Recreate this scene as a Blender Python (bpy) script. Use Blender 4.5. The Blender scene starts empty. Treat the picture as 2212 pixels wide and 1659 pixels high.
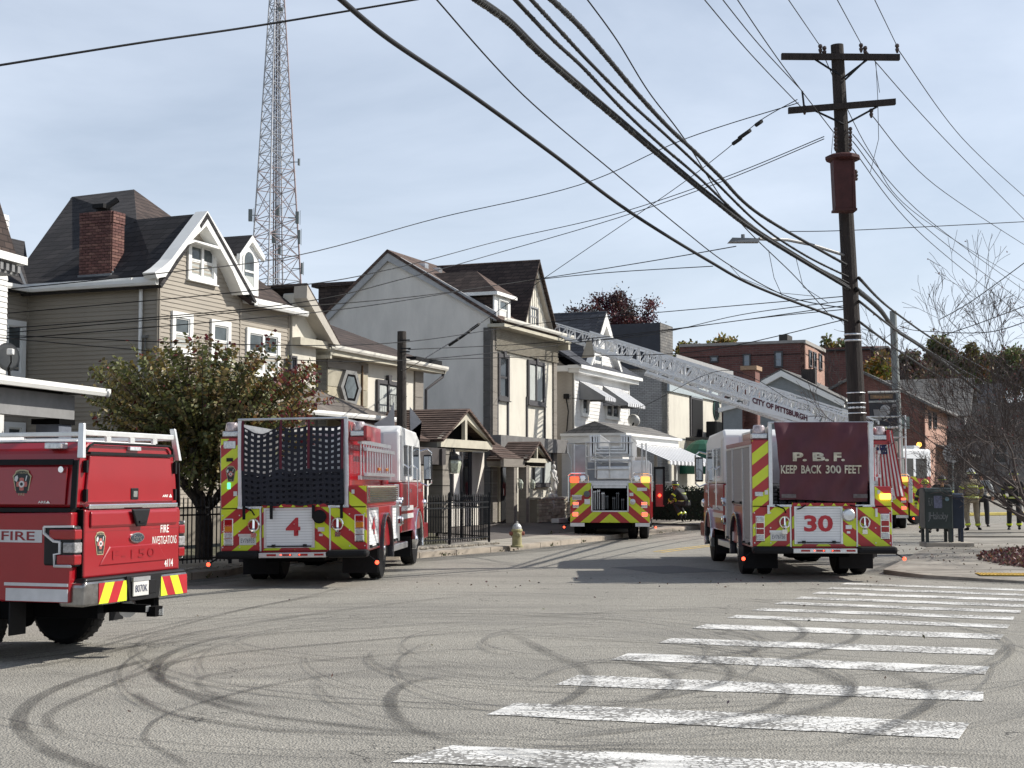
import bpy, math, random
from mathutils import Vector, Matrix
PI = math.pi
R = math.radians
sc = bpy.context.scene
col = sc.collection
# ---------------------------------------------------------------- camera
CAMZ = 1.72
FPX = 3200.0                      # focal length in units of a 2212 px wide picture
PITCH = math.atan2(218.5, FPX)
cd = bpy.data.cameras.new('camera'); cam = bpy.data.objects.new('camera', cd); col.objects.link(cam)
cam.location = (0, 0, CAMZ); cam.rotation_euler = (PI/2 + PITCH, 0, 0)
cd.sensor_width = 36; cd.lens = 36*FPX/2212; cd.clip_end = 3000; cd.clip_start = .1
sc.camera = cam
# ---------------------------------------------------------------- light
SUN_AZ, SUN_EL = R(79), R(38.5)   # clockwise from +Y
SUN_STRENGTH, SKY_STRENGTH, EXPOSURE = 4.6, .076, .36
w = bpy.data.worlds.new('World'); sc.world = w; w.use_nodes = True
nt = w.node_tree; nt.nodes.clear()
N = nt.nodes.new; L = nt.links.new
out = N('ShaderNodeOutputWorld'); bg = N('ShaderNodeBackground'); sky = N('ShaderNodeTexSky')
sky.sky_type = 'NISHITA'; sky.sun_disc = False; sky.sun_elevation = SUN_EL; sky.sun_rotation = SUN_AZ
sky.air_density = 1.0; sky.dust_density = 1.2; sky.ozone_density = 1.5; sky.altitude = 300
tc = N('ShaderNodeTexCoord'); mp = N('ShaderNodeMapping'); mp.inputs['Scale'].default_value = (1.0, 1.0, 3.2)
mp.inputs['Rotation'].default_value = (R(12), R(-18), R(25))
nz = N('ShaderNodeTexNoise'); nz.inputs['Scale'].default_value = 2.3; nz.inputs['Detail'].default_value = 7; nz.inputs['Roughness'].default_value = .55
nz.inputs['Distortion'].default_value = .35
rp = N('ShaderNodeValToRGB'); rp.color_ramp.elements[0].position = .3; rp.color_ramp.elements[1].position = .72
rp.color_ramp.elements[0].color = (.40, .40, .40, 1); rp.color_ramp.elements[1].color = (.84, .84, .84, 1)
mx = N('ShaderNodeMixRGB'); mx.inputs['Color2'].default_value = (10.0, 11.0, 12.6, 1)
L(tc.outputs['Generated'], mp.inputs[0]); L(mp.outputs[0], nz.inputs['Vector']); L(nz.outputs['Fac'], rp.inputs[0])
sxyz = N('ShaderNodeSeparateXYZ'); L(tc.outputs['Generated'], sxyz.inputs[0])
hz = N('ShaderNodeMapRange'); hz.interpolation_type = 'SMOOTHSTEP'; hz.inputs[1].default_value = .12; hz.inputs[2].default_value = .85; hz.inputs[3].default_value = 1.0; hz.inputs[4].default_value = .22
L(sxyz.outputs[2], hz.inputs[0]); hm = N('ShaderNodeMath'); hm.operation = 'MULTIPLY'; L(rp.outputs[0], hm.inputs[0]); L(hz.outputs[0], hm.inputs[1])
L(hm.outputs[0], mx.inputs['Fac']); L(sky.outputs[0], mx.inputs['Color1']); L(mx.outputs[0], bg.inputs[0]); L(bg.outputs[0], out.inputs[0])
bg.inputs[1].default_value = SKY_STRENGTH
sl = bpy.data.lights.new('sun', 'SUN'); sl.energy = SUN_STRENGTH; sl.angle = R(.5); sl.color = (1, .95, .87)
so = bpy.data.objects.new('sun', sl); col.objects.link(so)
sdir = Vector((math.sin(SUN_AZ)*math.cos(SUN_EL), math.cos(SUN_AZ)*math.cos(SUN_EL), math.sin(SUN_EL)))
so.rotation_euler = sdir.to_track_quat('Z', 'Y').to_euler(); so.location = sdir*60
sc.view_settings.view_transform = 'Standard'; sc.view_settings.look = 'None'
sc.view_settings.exposure = EXPOSURE; sc.view_settings.gamma = 1; sc.view_settings.use_curve_mapping = False
sc.cycles.max_bounces = 5; sc.cycles.transparent_max_bounces = 12

# ---------------------------------------------------------------- projection helpers (picture point -> place)
def ray(x, y):
    a = (x-1106)/FPX; c = (829.5-y)/FPX
    return Vector((a, math.cos(PITCH)-c*math.sin(PITCH), math.sin(PITCH)+c*math.cos(PITCH)))
def at(x, y, Y):
    r = ray(x, y); k = Y/r.y
    return Vector((r.x*k, Y, CAMZ+r.z*k))
def gnd(x, y, z=0.):
    r = ray(x, y); k = (z-CAMZ)/r.z
    return Vector((r.x*k, r.y*k, z))
def zf(x0, y0, s):
    return lambda x, y: (x0+s*x, y0+s*y)
z1 = zf(0, 384, .3141); z2 = zf(603.5, 493.7, .2976); z3 = zf(630.9, 822.9, .2728)
z4 = zf(1152, 576, .2645); z5 = zf(1426.4, 685.8, .2315); z6 = zf(1865.3, 685.8, .3638)
class Frame:
    """vertical building frame: u along the facade, b back into the building"""
    def __init__(s, P, ang):
        s.P = Vector((P[0], P[1])); s.rot = PI/2-R(ang)
        s.U = Vector((math.sin(R(ang)), math.cos(R(ang)))); s.B = Vector((-s.U.y, s.U.x))
    def _ray(s, x, y):
        r = ray(x, y); o = -s.P; d = Vector((r.x, r.y))
        return o.dot(s.U), o.dot(s.B), d.dot(s.U), d.dot(s.B), r.z
    def F(s, x, y, b=0.):
        ou, ob, du, db, dz = s._ray(x, y); k = (b-ob)/db
        return ou+k*du, CAMZ+k*dz
    def S(s, x, y, u=0.):
        ou, ob, du, db, dz = s._ray(x, y); k = (u-ou)/du
        return ob+k*db, CAMZ+k*dz
    def W(s, u, b, z):
        q = s.P+s.U*u+s.B*b
        return Vector((q.x, q.y, z))
class Pl:
    """facade ('F', b), left side ('S', u) or right side ('R', u) plane; pt(a, z, d) with d outward"""
    def __init__(s, fr, kind, c): s.fr, s.k, s.c = fr, kind, c
    def px(s, x, y): return s.fr.F(x, y, s.c) if s.k == 'F' else s.fr.S(x, y, s.c)
    def pt(s, a, z, d=0.):
        return (a, s.c-d, z) if s.k == 'F' else ((s.c-d, a, z) if s.k == 'S' else (s.c+d, a, z))

# ---------------------------------------------------------------- mesh builder
class MB:
    def __init__(s, M=None): s.v = []; s.f = []; s.M = M; s.c = None
    def add(s, vs, fs):
        n = len(s.v)
        s.v += [tuple(s.M @ Vector(p)) if s.M else tuple(p) for p in vs]
        s.f += [tuple(i+n for i in f) for f in fs]
        return s
    def box(s, x0, x1, y0, y1, z0, z1):
        return s.add([(x0,y0,z0),(x1,y0,z0),(x1,y1,z0),(x0,y1,z0),(x0,y0,z1),(x1,y0,z1),(x1,y1,z1),(x0,y1,z1)],
                     [(0,3,2,1),(4,5,6,7),(0,1,5,4),(1,2,6,5),(2,3,7,6),(3,0,4,7)])
    def hull(s, a, b):
        """two matching rings of points joined by side walls and capped"""
        n = len(a)
        return s.add(list(a)+list(b), [tuple(range(n))[::-1], tuple(range(n, 2*n))]+[(i, (i+1) % n, n+(i+1) % n, n+i) for i in range(n)])
    def pbox(s, pl, a0, a1, z0, z1, d0, d1):
        q = [(a0,z0),(a1,z0),(a1,z1),(a0,z1)]
        return s.hull([pl.pt(a,z,d0) for a,z in q], [pl.pt(a,z,d1) for a,z in q])
    def ppoly(s, pl, pts, d0, d1):
        return s.hull([pl.pt(a,z,d0) for a,z in pts], [pl.pt(a,z,d1) for a,z in pts])
    def pris(s, axis, pts, c0, c1):
        f = {'x': lambda p,c: (c,p[0],p[1]), 'y': lambda p,c: (p[0],c,p[1]), 'z': lambda p,c: (p[0],p[1],c)}[axis]
        return s.hull([f(p,c0) for p in pts], [f(p,c1) for p in pts])
    def cyl(s, p0, p1, r0, r1=None, n=10, cap=True):
        p0, p1 = Vector(p0), Vector(p1); r1 = r0 if r1 is None else r1
        d = (p1-p0)
        if d.length < 1e-6: return s
        q = d.to_track_quat('Z', 'Y'); a = []; b = []
        for i in range(n):
            t = 2*PI*i/n; o = q @ Vector((math.cos(t), math.sin(t), 0)); a.append(p0+o*r0); b.append(p1+o*r1)
        fs = [(i, (i+1) % n, n+(i+1) % n, n+i) for i in range(n)]
        if cap: fs += [tuple(range(n))[::-1], tuple(range(n, 2*n))]
        return s.add(a+b, fs)
    def tube(s, pts, r, n=6, r1=None):
        pts = [Vector(p) for p in pts]; m = len(pts); vs = []; ref = None
        for k, p in enumerate(pts):
            d = (pts[min(k+1, m-1)]-pts[max(k-1, 0)]).normalized()
            if ref is None: ref = d.orthogonal().normalized()
            x = (ref-d*ref.dot(d))
            x = x.normalized() if x.length > 1e-5 else d.orthogonal().normalized()
            ref = x; y = d.cross(x); rr = r if r1 is None else r+(r1-r)*k/max(1, m-1)
            for i in range(n):
                t = 2*PI*i/n; vs.append(p+(x*math.cos(t)+y*math.sin(t))*rr)
        fs = [(k*n+i, k*n+(i+1) % n, (k+1)*n+(i+1) % n, (k+1)*n+i) for k in range(m-1) for i in range(n)]
        fs += [tuple(range(n))[::-1], tuple(range((m-1)*n, m*n))]
        return s.add(vs, fs)
    def ball(s, c, rx, ry=None, rz=None, n=10, m=6, zmin=-1):
        ry = rx if ry is None else ry; rz = rx if rz is None else rz; vs = []; fs = []
        t0 = math.asin(zmin)
        for j in range(m+1):
            t = t0+(PI/2-t0)*j/m
            for i in range(n):
                a = 2*PI*i/n; vs.append((c[0]+rx*math.cos(t)*math.cos(a), c[1]+ry*math.cos(t)*math.sin(a), c[2]+rz*math.sin(t)))
        for j in range(m):
            for i in range(n): fs.append((j*n+i, j*n+(i+1) % n, (j+1)*n+(i+1) % n, (j+1)*n+i))
        fs.append(tuple(range(n))[::-1])
        return s.add(vs, fs)
    def lathe(s, c, prof, n=14, axis='z'):
        vs = []; fs = []
        for r, h in prof:
            for i in range(n):
                a = 2*PI*i/n; x, y = r*math.cos(a), r*math.sin(a)
                vs.append((c[0]+x, c[1]+y, c[2]+h) if axis == 'z' else ((c[0]+x, c[1]+h, c[2]+y) if axis == 'y' else (c[0]+h, c[1]+x, c[2]+y)))
        m = len(prof)
        for j in range(m-1):
            for i in range(n): fs.append((j*n+i, j*n+(i+1) % n, (j+1)*n+(i+1) % n, (j+1)*n+i))
        fs += [tuple(range(n))[::-1], tuple(range((m-1)*n, m*n))]
        return s.add(vs, fs)
    def quad(s, a, b, c, d): return s.add([a, b, c, d], [(0,1,2,3)])
    def build(s, name, mat=None, parent=None, smooth=False, bevel=0, off=None, **kw):
        me = bpy.data.meshes.new(name)
        v = s.v if off is None else [(p[0]-off[0], p[1]-off[1], p[2]-off[2]) for p in s.v]
        me.from_pydata(v, [], s.f)
        if mat: me.materials.append(mat)
        if smooth: me.polygons.foreach_set('use_smooth', [True]*len(me.polygons))
        import bmesh
        if not kw.pop('open', False):
            bm = bmesh.new(); bm.from_mesh(me); bmesh.ops.recalc_face_normals(bm, faces=bm.faces); bm.to_mesh(me); bm.free()
        o = bpy.data.objects.new(name, me); col.objects.link(o)
        if parent: o.parent = parent
        if bevel:
            m = o.modifiers.new('bevel', 'BEVEL'); m.width = bevel; m.segments = 2; m.limit_method = 'ANGLE'; m.angle_limit = R(35)
        tag(o, **kw)
        return o
def tag(o, label=None, cat=None, group=None, kind=None):
    if label: o['label'] = label
    if cat: o['category'] = cat
    if group: o['group'] = group
    if kind: o['kind'] = kind
    return o
def root(name, loc, rz=0, **kw):
    o = bpy.data.objects.new(name, None); col.objects.link(o); o.location = loc; o.rotation_euler = (0, 0, rz)
    o.empty_display_size = .2
    return tag(o, **kw)
def inst(me, name, parent, loc=(0,0,0), rot=None, scale=None, mat=None, **kw):
    """another object on a shared mesh"""
    o = bpy.data.objects.new(name, me); col.objects.link(o); o.parent = parent; o.location = loc
    if rot: o.rotation_euler = rot
    if scale: o.scale = scale
    return tag(o, **kw)
def copy_tree(o, parent=None):
    c = o.copy(); col.objects.link(c); c.parent = parent
    for ch in list(o.children): copy_tree(ch, c)
    return c

def text_mesh(s, bold=.0, space=1.0):
    cu = bpy.data.curves.new('t', 'FONT'); cu.body = s; cu.offset = bold; cu.space_character = space; cu.resolution_u = 3
    o = bpy.data.objects.new('t', cu); col.objects.link(o)
    dg = bpy.context.evaluated_depsgraph_get(); me = bpy.data.meshes.new_from_object(o.evaluated_get(dg))
    bpy.data.objects.remove(o); bpy.data.curves.remove(cu)
    return me
def text(s, f, a0, a1, z0, z1, mat, parent, name='lettering', bold=.0, off=None, space=1.0, sub=0, **kw):
    """flat lettering fitted into the rectangle a0..a1 x z0..z1 of the surface f(a, z)"""
    me = text_mesh(s, bold, space); vs = [v.co.copy() for v in me.vertices]
    if not vs: return None
    xa, xb = min(v.x for v in vs), max(v.x for v in vs); ya, yb = min(v.y for v in vs), max(v.y for v in vs)
    for v in me.vertices:
        p = f(a0+(v.co.x-xa)/(xb-xa)*(a1-a0), z0+(v.co.y-ya)/(yb-ya)*(z1-z0))
        v.co = Vector(p)-(Vector(off) if off else Vector((0,0,0)))
    me.materials.clear(); me.materials.append(mat); me.name = name
    o = bpy.data.objects.new(name, me); col.objects.link(o); o.parent = parent
    return tag(o, **kw)

# ---------------------------------------------------------------- materials
MATS = {}
def M(name, c, rough=.6, metal=0., var=.12, scale=4., bump=0., bscale=60., coat=0., emit=None, spec=.5, alpha=None, stretch=None, dirt=0., trans=0., rand=0.):
    if name in MATS: return MATS[name]
    m = bpy.data.materials.new(name); m.use_nodes = True; t = m.node_tree; n = t.nodes; l = t.links
    b = n['Principled BSDF']; b.inputs['Roughness'].default_value = rough; b.inputs['Metallic'].default_value = metal
    b.inputs['Coat Weight'].default_value = coat; b.inputs['Coat Roughness'].default_value = .06
    b.inputs['Specular IOR Level'].default_value = spec
    if trans: b.inputs['Transmission Weight'].default_value = trans
    tcn = n.new('ShaderNodeTexCoord'); src = tcn.outputs['Object']
    if stretch:
        mpn = n.new('ShaderNodeMapping'); mpn.inputs['Scale'].default_value = stretch; l.new(src, mpn.inputs[0]); src = mpn.outputs[0]
    no = n.new('ShaderNodeTexNoise'); no.inputs['Scale'].default_value = scale; no.inputs['Detail'].default_value = 6; no.inputs['Roughness'].default_value = .62
    l.new(src, no.inputs['Vector'])
    rpn = n.new('ShaderNodeValToRGB'); rpn.color_ramp.elements[0].position = .32; rpn.color_ramp.elements[1].position = .68
    rpn.color_ramp.elements[0].color = tuple(max(0, x*(1-var)) for x in c)+(1,); rpn.color_ramp.elements[1].color = tuple(min(1, x*(1+var)) for x in c)+(1,)
    l.new(no.outputs['Fac'], rpn.inputs[0]); last = rpn.outputs[0]
    if dirt:
        n2 = n.new('ShaderNodeTexNoise'); n2.inputs['Scale'].default_value = scale*.35; n2.inputs['Detail'].default_value = 8; n2.inputs['Roughness'].default_value = .7
        l.new(src, n2.inputs['Vector'])
        r2 = n.new('ShaderNodeMapRange'); r2.inputs['From Min'].default_value = .5; r2.inputs['From Max'].default_value = .75; r2.inputs['To Max'].default_value = dirt
        l.new(n2.outputs['Fac'], r2.inputs[0])
        mm = n.new('ShaderNodeMixRGB'); mm.inputs['Color2'].default_value = tuple(x*.45 for x in c)+(1,)
        l.new(r2.outputs[0], mm.inputs['Fac']); l.new(last, mm.inputs['Color1']); last = mm.outputs[0]
    if rand:
        oi = n.new('ShaderNodeObjectInfo'); mr = n.new('ShaderNodeMapRange'); mr.inputs[3].default_value = 1-rand; mr.inputs[4].default_value = 1+rand; l.new(oi.outputs['Random'], mr.inputs[0])
        mu = n.new('ShaderNodeMixRGB'); mu.blend_type = 'MULTIPLY'; mu.inputs[0].default_value = 1; l.new(last, mu.inputs[1]); l.new(mr.outputs[0], mu.inputs[2]); last = mu.outputs[0]
    l.new(last, b.inputs['Base Color'])
    if bump:
        n3 = n.new('ShaderNodeTexNoise'); n3.inputs['Scale'].default_value = bscale; n3.inputs['Detail'].default_value = 4
        l.new(src, n3.inputs['Vector']); bp = n.new('ShaderNodeBump'); bp.inputs['Strength'].default_value = bump; bp.inputs['Distance'].default_value = .02
        l.new(n3.outputs['Fac'], bp.inputs['Height']); l.new(bp.outputs[0], b.inputs['Normal'])
    if emit: b.inputs['Emission Color'].default_value = emit[:3]+(1,); b.inputs['Emission Strength'].default_value = emit[3]
    m.diffuse_color = tuple(c)+(1,)
    MATS[name] = m
    return m
def brickmat(name, c1, c2, mortar, bw, bh, axis='F', gap=.012, rough=.85, off=.5, bump=.5, fr=None):
    """wall of small units: u,z of the facade frame drive the brick texture"""
    if name in MATS: return MATS[name]
    m = bpy.data.materials.new(name); m.use_nodes = True; t = m.node_tree; n = t.nodes; l = t.links; b = n['Principled BSDF']
    b.inputs['Roughness'].default_value = rough
    tcn = n.new('ShaderNodeTexCoord'); sp = n.new('ShaderNodeSeparateXYZ'); cb = n.new('ShaderNodeCombineXYZ'); l.new(tcn.outputs['Object'], sp.inputs[0])
    ad = n.new('ShaderNodeMath'); ad.operation = 'ADD'; l.new(sp.outputs[0], ad.inputs[0]); l.new(sp.outputs[1], ad.inputs[1])
    l.new(ad.outputs[0], cb.inputs[0]); l.new(sp.outputs[2], cb.inputs[1])
    bt = n.new('ShaderNodeTexBrick'); bt.inputs['Scale'].default_value = 1; bt.inputs['Brick Width'].default_value = bw; bt.inputs['Row Height'].default_value = bh
    bt.inputs['Mortar Size'].default_value = gap; bt.offset = off; bt.inputs['Bias'].default_value = 0; bt.inputs['Mortar Smooth'].default_value = .2
    bt.inputs['Color1'].default_value = tuple(c1)+(1,); bt.inputs['Color2'].default_value = tuple(c2)+(1,); bt.inputs['Mortar'].default_value = tuple(mortar)+(1,)
    l.new(cb.outputs[0], bt.inputs[0])
    no = n.new('ShaderNodeTexNoise'); no.inputs['Scale'].default_value = 1.3; no.inputs['Detail'].default_value = 8; l.new(tcn.outputs['Object'], no.inputs[0])
    mr = n.new('ShaderNodeMapRange'); mr.inputs['To Min'].default_value = .65; mr.inputs['To Max'].default_value = 1.35; l.new(no.outputs['Fac'], mr.inputs[0])
    mu = n.new('ShaderNodeMixRGB'); mu.blend_type = 'MULTIPLY'; mu.inputs['Fac'].default_value = 1; l.new(bt.outputs['Color'], mu.inputs[1]); l.new(mr.outputs[0], mu.inputs[2])
    l.new(mu.outputs[0], b.inputs['Base Color'])
    bp = n.new('ShaderNodeBump'); bp.inputs['Strength'].default_value = bump; bp.inputs['Distance'].default_value = .02; bp.invert = True
    l.new(bt.outputs['Fac'], bp.inputs['Height']); l.new(bp.outputs[0], b.inputs['Normal'])
    MATS[name] = m
    return m
def chevron(name, period=.43, k=.82, cx=0., ph=0.):
    if name in MATS: return MATS[name]
    m = bpy.data.materials.new(name); m.use_nodes = True; t = m.node_tree; n = t.nodes; l = t.links; b = n['Principled BSDF']
    b.inputs['Roughness'].default_value = .35; b.inputs['Coat Weight'].default_value = .25
    tcn = n.new('ShaderNodeTexCoord'); sp = n.new('ShaderNodeSeparateXYZ'); l.new(tcn.outputs['Object'], sp.inputs[0])
    def ma(op, a, bb=None):
        q = n.new('ShaderNodeMath'); q.operation = op
        for i, s in enumerate((a, bb)):
            if s is None: continue
            if isinstance(s, (int, float)): q.inputs[i].default_value = s
            else: l.new(s, q.inputs[i])
        return q.outputs[0]
    a = ma('ABSOLUTE', ma('SUBTRACT', sp.outputs[0], cx))
    v = ma('FRACT', ma('DIVIDE', ma('ADD', ma('ADD', sp.outputs[2], ma('MULTIPLY', a, k)), ph+10), period))
    g = ma('GREATER_THAN', v, .5)
    no = n.new('ShaderNodeTexNoise'); no.inputs['Scale'].default_value = 3.; no.inputs['Detail'].default_value = 6; l.new(tcn.outputs['Object'], no.inputs[0])
    mr = n.new('ShaderNodeMapRange'); mr.inputs['To Min'].default_value = .8; mr.inputs['To Max'].default_value = 1.15; l.new(no.outputs['Fac'], mr.inputs[0])
    mm = n.new('ShaderNodeMixRGB'); mm.inputs[1].default_value = (.40, .016, .02, 1); mm.inputs[2].default_value = (.60, .69, .02, 1); l.new(g, mm.inputs[0])
    mu = n.new('ShaderNodeMixRGB'); mu.blend_type = 'MULTIPLY'; mu.inputs['Fac'].default_value = 1; l.new(mm.outputs[0], mu.inputs[1]); l.new(mr.outputs[0], mu.inputs[2])
    l.new(mu.outputs[0], b.inputs['Base Color'])
    MATS[name] = m
    return m
def attrmat(name, rough=.6, attr='tint', trans=0.):
    """colour from a per-face colour attribute (leaf by leaf colour)"""
    if name in MATS: return MATS[name]
    m = bpy.data.materials.new(name); m.use_nodes = True; t = m.node_tree; n = t.nodes; l = t.links; b = n['Principled BSDF']
    b.inputs['Roughness'].default_value = rough
    a = n.new('ShaderNodeAttribute'); a.attribute_name = attr; l.new(a.outputs['Color'], b.inputs['Base Color'])
    if trans:
        tr = n.new('ShaderNodeBsdfTranslucent'); l.new(a.outputs['Color'], tr.inputs[0]); ms = n.new('ShaderNodeMixShader'); ms.inputs[0].default_value = trans
        l.new(b.outputs[0], ms.inputs[1]); l.new(tr.outputs[0], ms.inputs[2]); l.new(ms.outputs[0], n['Material Output'].inputs[0])
    MATS[name] = m
    return m
red = M('red_paint', (.29,.005,.011), .30, coat=.38, var=.06, scale=2)
dred = M('dark_red_paint', (.22,.006,.012), .35, coat=.4, var=.06)
white = M('white_paint', (.78,.78,.76), .35, coat=.4, var=.04, scale=2)
wtrim = M('white_trim', (.80,.80,.77), .5, var=.05, scale=2, dirt=.25)
silver = M('aluminium', (.62,.63,.64), .34, .85, var=.12, scale=6)
chrome = M('chrome', (.82,.83,.84), .12, 1., var=.05)
plate_m = M('diamond_plate', (.62,.63,.64), .3, .9, var=.2, scale=40, bump=.6, bscale=45)
shutter = M('shutter_aluminium', (.30,.295,.30), .5, .3, var=.06, scale=3)
wshut = M('white_shutter', (.74,.74,.74), .4, .0, var=.05)
black = M('black_rubber', (.007,.007,.008), .7, var=.3, scale=8, spec=.25)
bplastic = M('black_plastic', (.009,.009,.010), .45, var=.2, spec=.3)
dark = M('dark_void', (.004,.004,.0045), .9, spec=.1)
iron = M('black_iron', (.008,.009,.011), .5, .0, var=.3, spec=.3)
glass = M('dark_glass', (.018,.022,.026), .06, var=.3, spec=.6)
hglass = M('house_glass', (.075,.09,.095), .08, var=.5, scale=1.5, spec=.6)
curtain = M('curtain', (.40,.42,.40), .8, var=.2, scale=9, stretch=(6,6,.6))
redlamp = M('red_lens', (.30,.006,.01), .15, coat=.6)
amblamp = M('amber_lens', (.55,.20,.02), .15, coat=.6)
clrlamp = M('clear_lens', (.55,.57,.58), .12, .3, coat=.6, var=.3, scale=30)
redlit = M('lit_red_lamp', (.8,.05,.02), .3, emit=(1,.07,.03,3.5))
amblit = M('lit_amber_lamp', (.9,.45,.1), .3, emit=(1,.42,.06,3))
fluo = M('fluorescent_yellow', (.62,.72,.03), .4, var=.08)
wood = M('weathered_pole_wood', (.026,.019,.016), .85, var=.45, scale=3, bump=.8, bscale=25, stretch=(6,6,.5))
wood2 = M('old_pole_wood', (.042,.035,.031), .85, var=.5, scale=4, bump=.9, bscale=25, stretch=(6,6,.5))
cable = M('black_cable', (.006,.006,.007), .6, var=.3, spec=.25)
cableg = M('grey_wire', (.10,.10,.10), .5, .5, var=.3)
conc = M('sidewalk_concrete', (.36,.33,.28), .9, var=.18, scale=1.2, bump=.4, bscale=40, dirt=.5)
kerbm = M('kerb_concrete', (.36,.31,.25), .9, var=.2, scale=2, bump=.3, dirt=.5)
bark = M('bark', (.045,.036,.030), .9, var=.4, scale=8, bump=.6)
skin = M('skin', (.45,.25,.17), .55, var=.1)
# ================================================================ ground, road, pavements
def H(x, y):
    if y < 45: return 0.
    return min(3., .0004*(y-45)**1.9) if y < 110 else min(3., 1.12+(y-110)*.03)
def asphalt():
    m = bpy.data.materials.new('asphalt'); m.use_nodes = True; t = m.node_tree; n = t.nodes; l = t.links; b = n['Principled BSDF']
    b.inputs['Roughness'].default_value = .82; b.inputs['Specular IOR Level'].default_value = .35
    g = n.new('ShaderNodeTexCoord').outputs['Object']
    def noise(s, d=5, r=.6, st=None):
        src = g
        if st: mpp = n.new('ShaderNodeMapping'); mpp.inputs['Scale'].default_value = st; mpp.inputs['Rotation'].default_value = (0,0,R(-70)); l.new(g, mpp.inputs[0]); src = mpp.outputs[0]
        q = n.new('ShaderNodeTexNoise'); q.inputs['Scale'].default_value = s; q.inputs['Detail'].default_value = d; q.inputs['Roughness'].default_value = r; l.new(src, q.inputs[0]); return q.outputs['Fac']
    def mix(f, a, c, mode='MIX'):
        q = n.new('ShaderNodeMixRGB'); q.blend_type = mode
        for i, s in ((0,f),(1,a),(2,c)):
            if isinstance(s, (int,float)): q.inputs[i].default_value = s
            elif isinstance(s, tuple): q.inputs[i].default_value = s
            else: l.new(s, q.inputs[i])
        return q.outputs[0]
    def rng(v, a, bb, c=0., d=1.):
        q = n.new('ShaderNodeMapRange'); q.inputs[1].default_value = a; q.inputs[2].default_value = bb; q.inputs[3].default_value = c; q.inputs[4].default_value = d; l.new(v, q.inputs[0]); return q.outputs[0]
    vo = n.new('ShaderNodeTexVoronoi'); vo.inputs['Scale'].default_value = 62; l.new(g, vo.inputs[0])
    base = mix(rng(vo.outputs['Color'], .15, .85), (.195,.184,.158,1), (.43,.408,.355,1))
    base = mix(rng(noise(34, 4), .35, .65, 0, .6), base, (.285,.27,.236,1))
    base = mix(rng(noise(.33, 4), .38, .66, .0, .38), base, (.18,.172,.156,1))
    base = mix(rng(noise(1., 5, .6, (.12, 1.3, 1)), .5, .72, 0, .45), base, (.14,.134,.122,1))
    vc = n.new('ShaderNodeTexVoronoi'); vc.feature = 'DISTANCE_TO_EDGE'; vc.inputs['Scale'].default_value = .42
    ds = n.new('ShaderNodeVectorMath'); ds.operation = 'ADD'; nn = n.new('ShaderNodeTexNoise'); nn.inputs['Scale'].default_value = 2.2; nn.inputs['Detail'].default_value = 6
    l.new(g, nn.inputs[0]); l.new(g, ds.inputs[0]); l.new(nn.outputs['Color'], ds.inputs[1]); l.new(ds.outputs[0], vc.inputs[0])
    ck = n.new('ShaderNodeMath'); ck.operation = 'MULTIPLY'; l.new(rng(vc.outputs['Distance'], .0, .006, 1, 0), ck.inputs[0]); l.new(rng(noise(.7,3), .52, .6), ck.inputs[1])
    base = mix(ck.outputs[0], base, (.03,.029,.027,1))
    l.new(base, b.inputs['Base Color'])
    bp = n.new('ShaderNodeBump'); bp.inputs['Strength'].default_value = .9; bp.inputs['Distance'].default_value = .012
    l.new(vo.outputs['Distance'], bp.inputs['Height']); l.new(bp.outputs[0], b.inputs['Normal'])
    return m
ASPH = asphalt()
def sheet(name, x0, x1, y0, y1, nx, ny, dz, mat, **kw):
    mb = MB(); vs = []; fs = []
    for j in range(ny+1):
        for i in range(nx+1):
            x = x0+(x1-x0)*i/nx; y = y0+(y1-y0)*j/ny; vs.append((x, y, H(x,y)+dz))
    for j in range(ny):
        for i in range(nx): a = j*(nx+1)+i; fs.append((a, a+1, a+nx+2, a+nx+1))
    mb.add(vs, fs)
    return mb.build(name, mat, kind='structure', **kw)
sheet('ground', -900, 900, -300, 1500, 30, 180, -.06, M('dry_grass_ground', (.085,.085,.045), .95, var=.4, scale=.5))
road = sheet('road', -70, 70, -40, 140, 4, 72, 0, ASPH, label='grey worn asphalt intersection covered in dark tyre skid marks')

# kerb lines
KL = [(-30,8.), (-14,17.), (-8.2,23.), (-6.3,26.0), (-5.35,28.2), (-4.95,32.6), (-2.6,34.4), (-.14,38.8), (1.7,43.4), (6.2,55.), (12.5,71.), (24,92.), (45,122)]
KR = [(60,16.), (30,20.6), (12,24.9), (8.9,26.2), (7.6,27.6), (7.2,28.9), (8.6,32.4), (10.6,37.5), (14.7,48.), (19.5,58.), (27,70.), (46,92.), (75,118)]
def offset(line, d):
    o = []
    for i, p in enumerate(line):
        a = Vector(line[max(0,i-1)]); c = Vector(line[min(len(line)-1,i+1)]); t = (c-a).normalized()
        o.append((p[0]-t.y*d, p[1]+t.x*d))
    return o
def kz(y): return min(.30, max(.05, .05+.017*(y-26)))
def strip(name, l0, l1, z0, z1, mat, parent=None, thick=.2, zl=None, **kw):
    mb = MB(); n = len(l0); vs = []; fs = []
    for i in range(n):
        h = H(0, l0[i][1]) if zl is None else zl[i]+H(0, l0[i][1])
        vs += [(l0[i][0], l0[i][1], h+z0), (l1[i][0], l1[i][1], h+z1), (l0[i][0], l0[i][1], h+z0-thick), (l1[i][0], l1[i][1], h+z1-thick)]
    for i in range(n-1):
        a = 4*i; b = a+4; fs += [(a,b,b+1,a+1), (a+2,a+3,b+3,b+2), (a,a+2,b+2,b), (a+1,b+1,b+3,a+3)]
    mb.add(vs, fs)
    if parent is None: kw.setdefault('kind', 'structure')
    return mb.build(name, mat, parent, **kw)
strip('kerb', KL, offset(KL, .18), .13, .14, kerbm, label='pale worn kerb along the pavement on the houses\' side')
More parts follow.
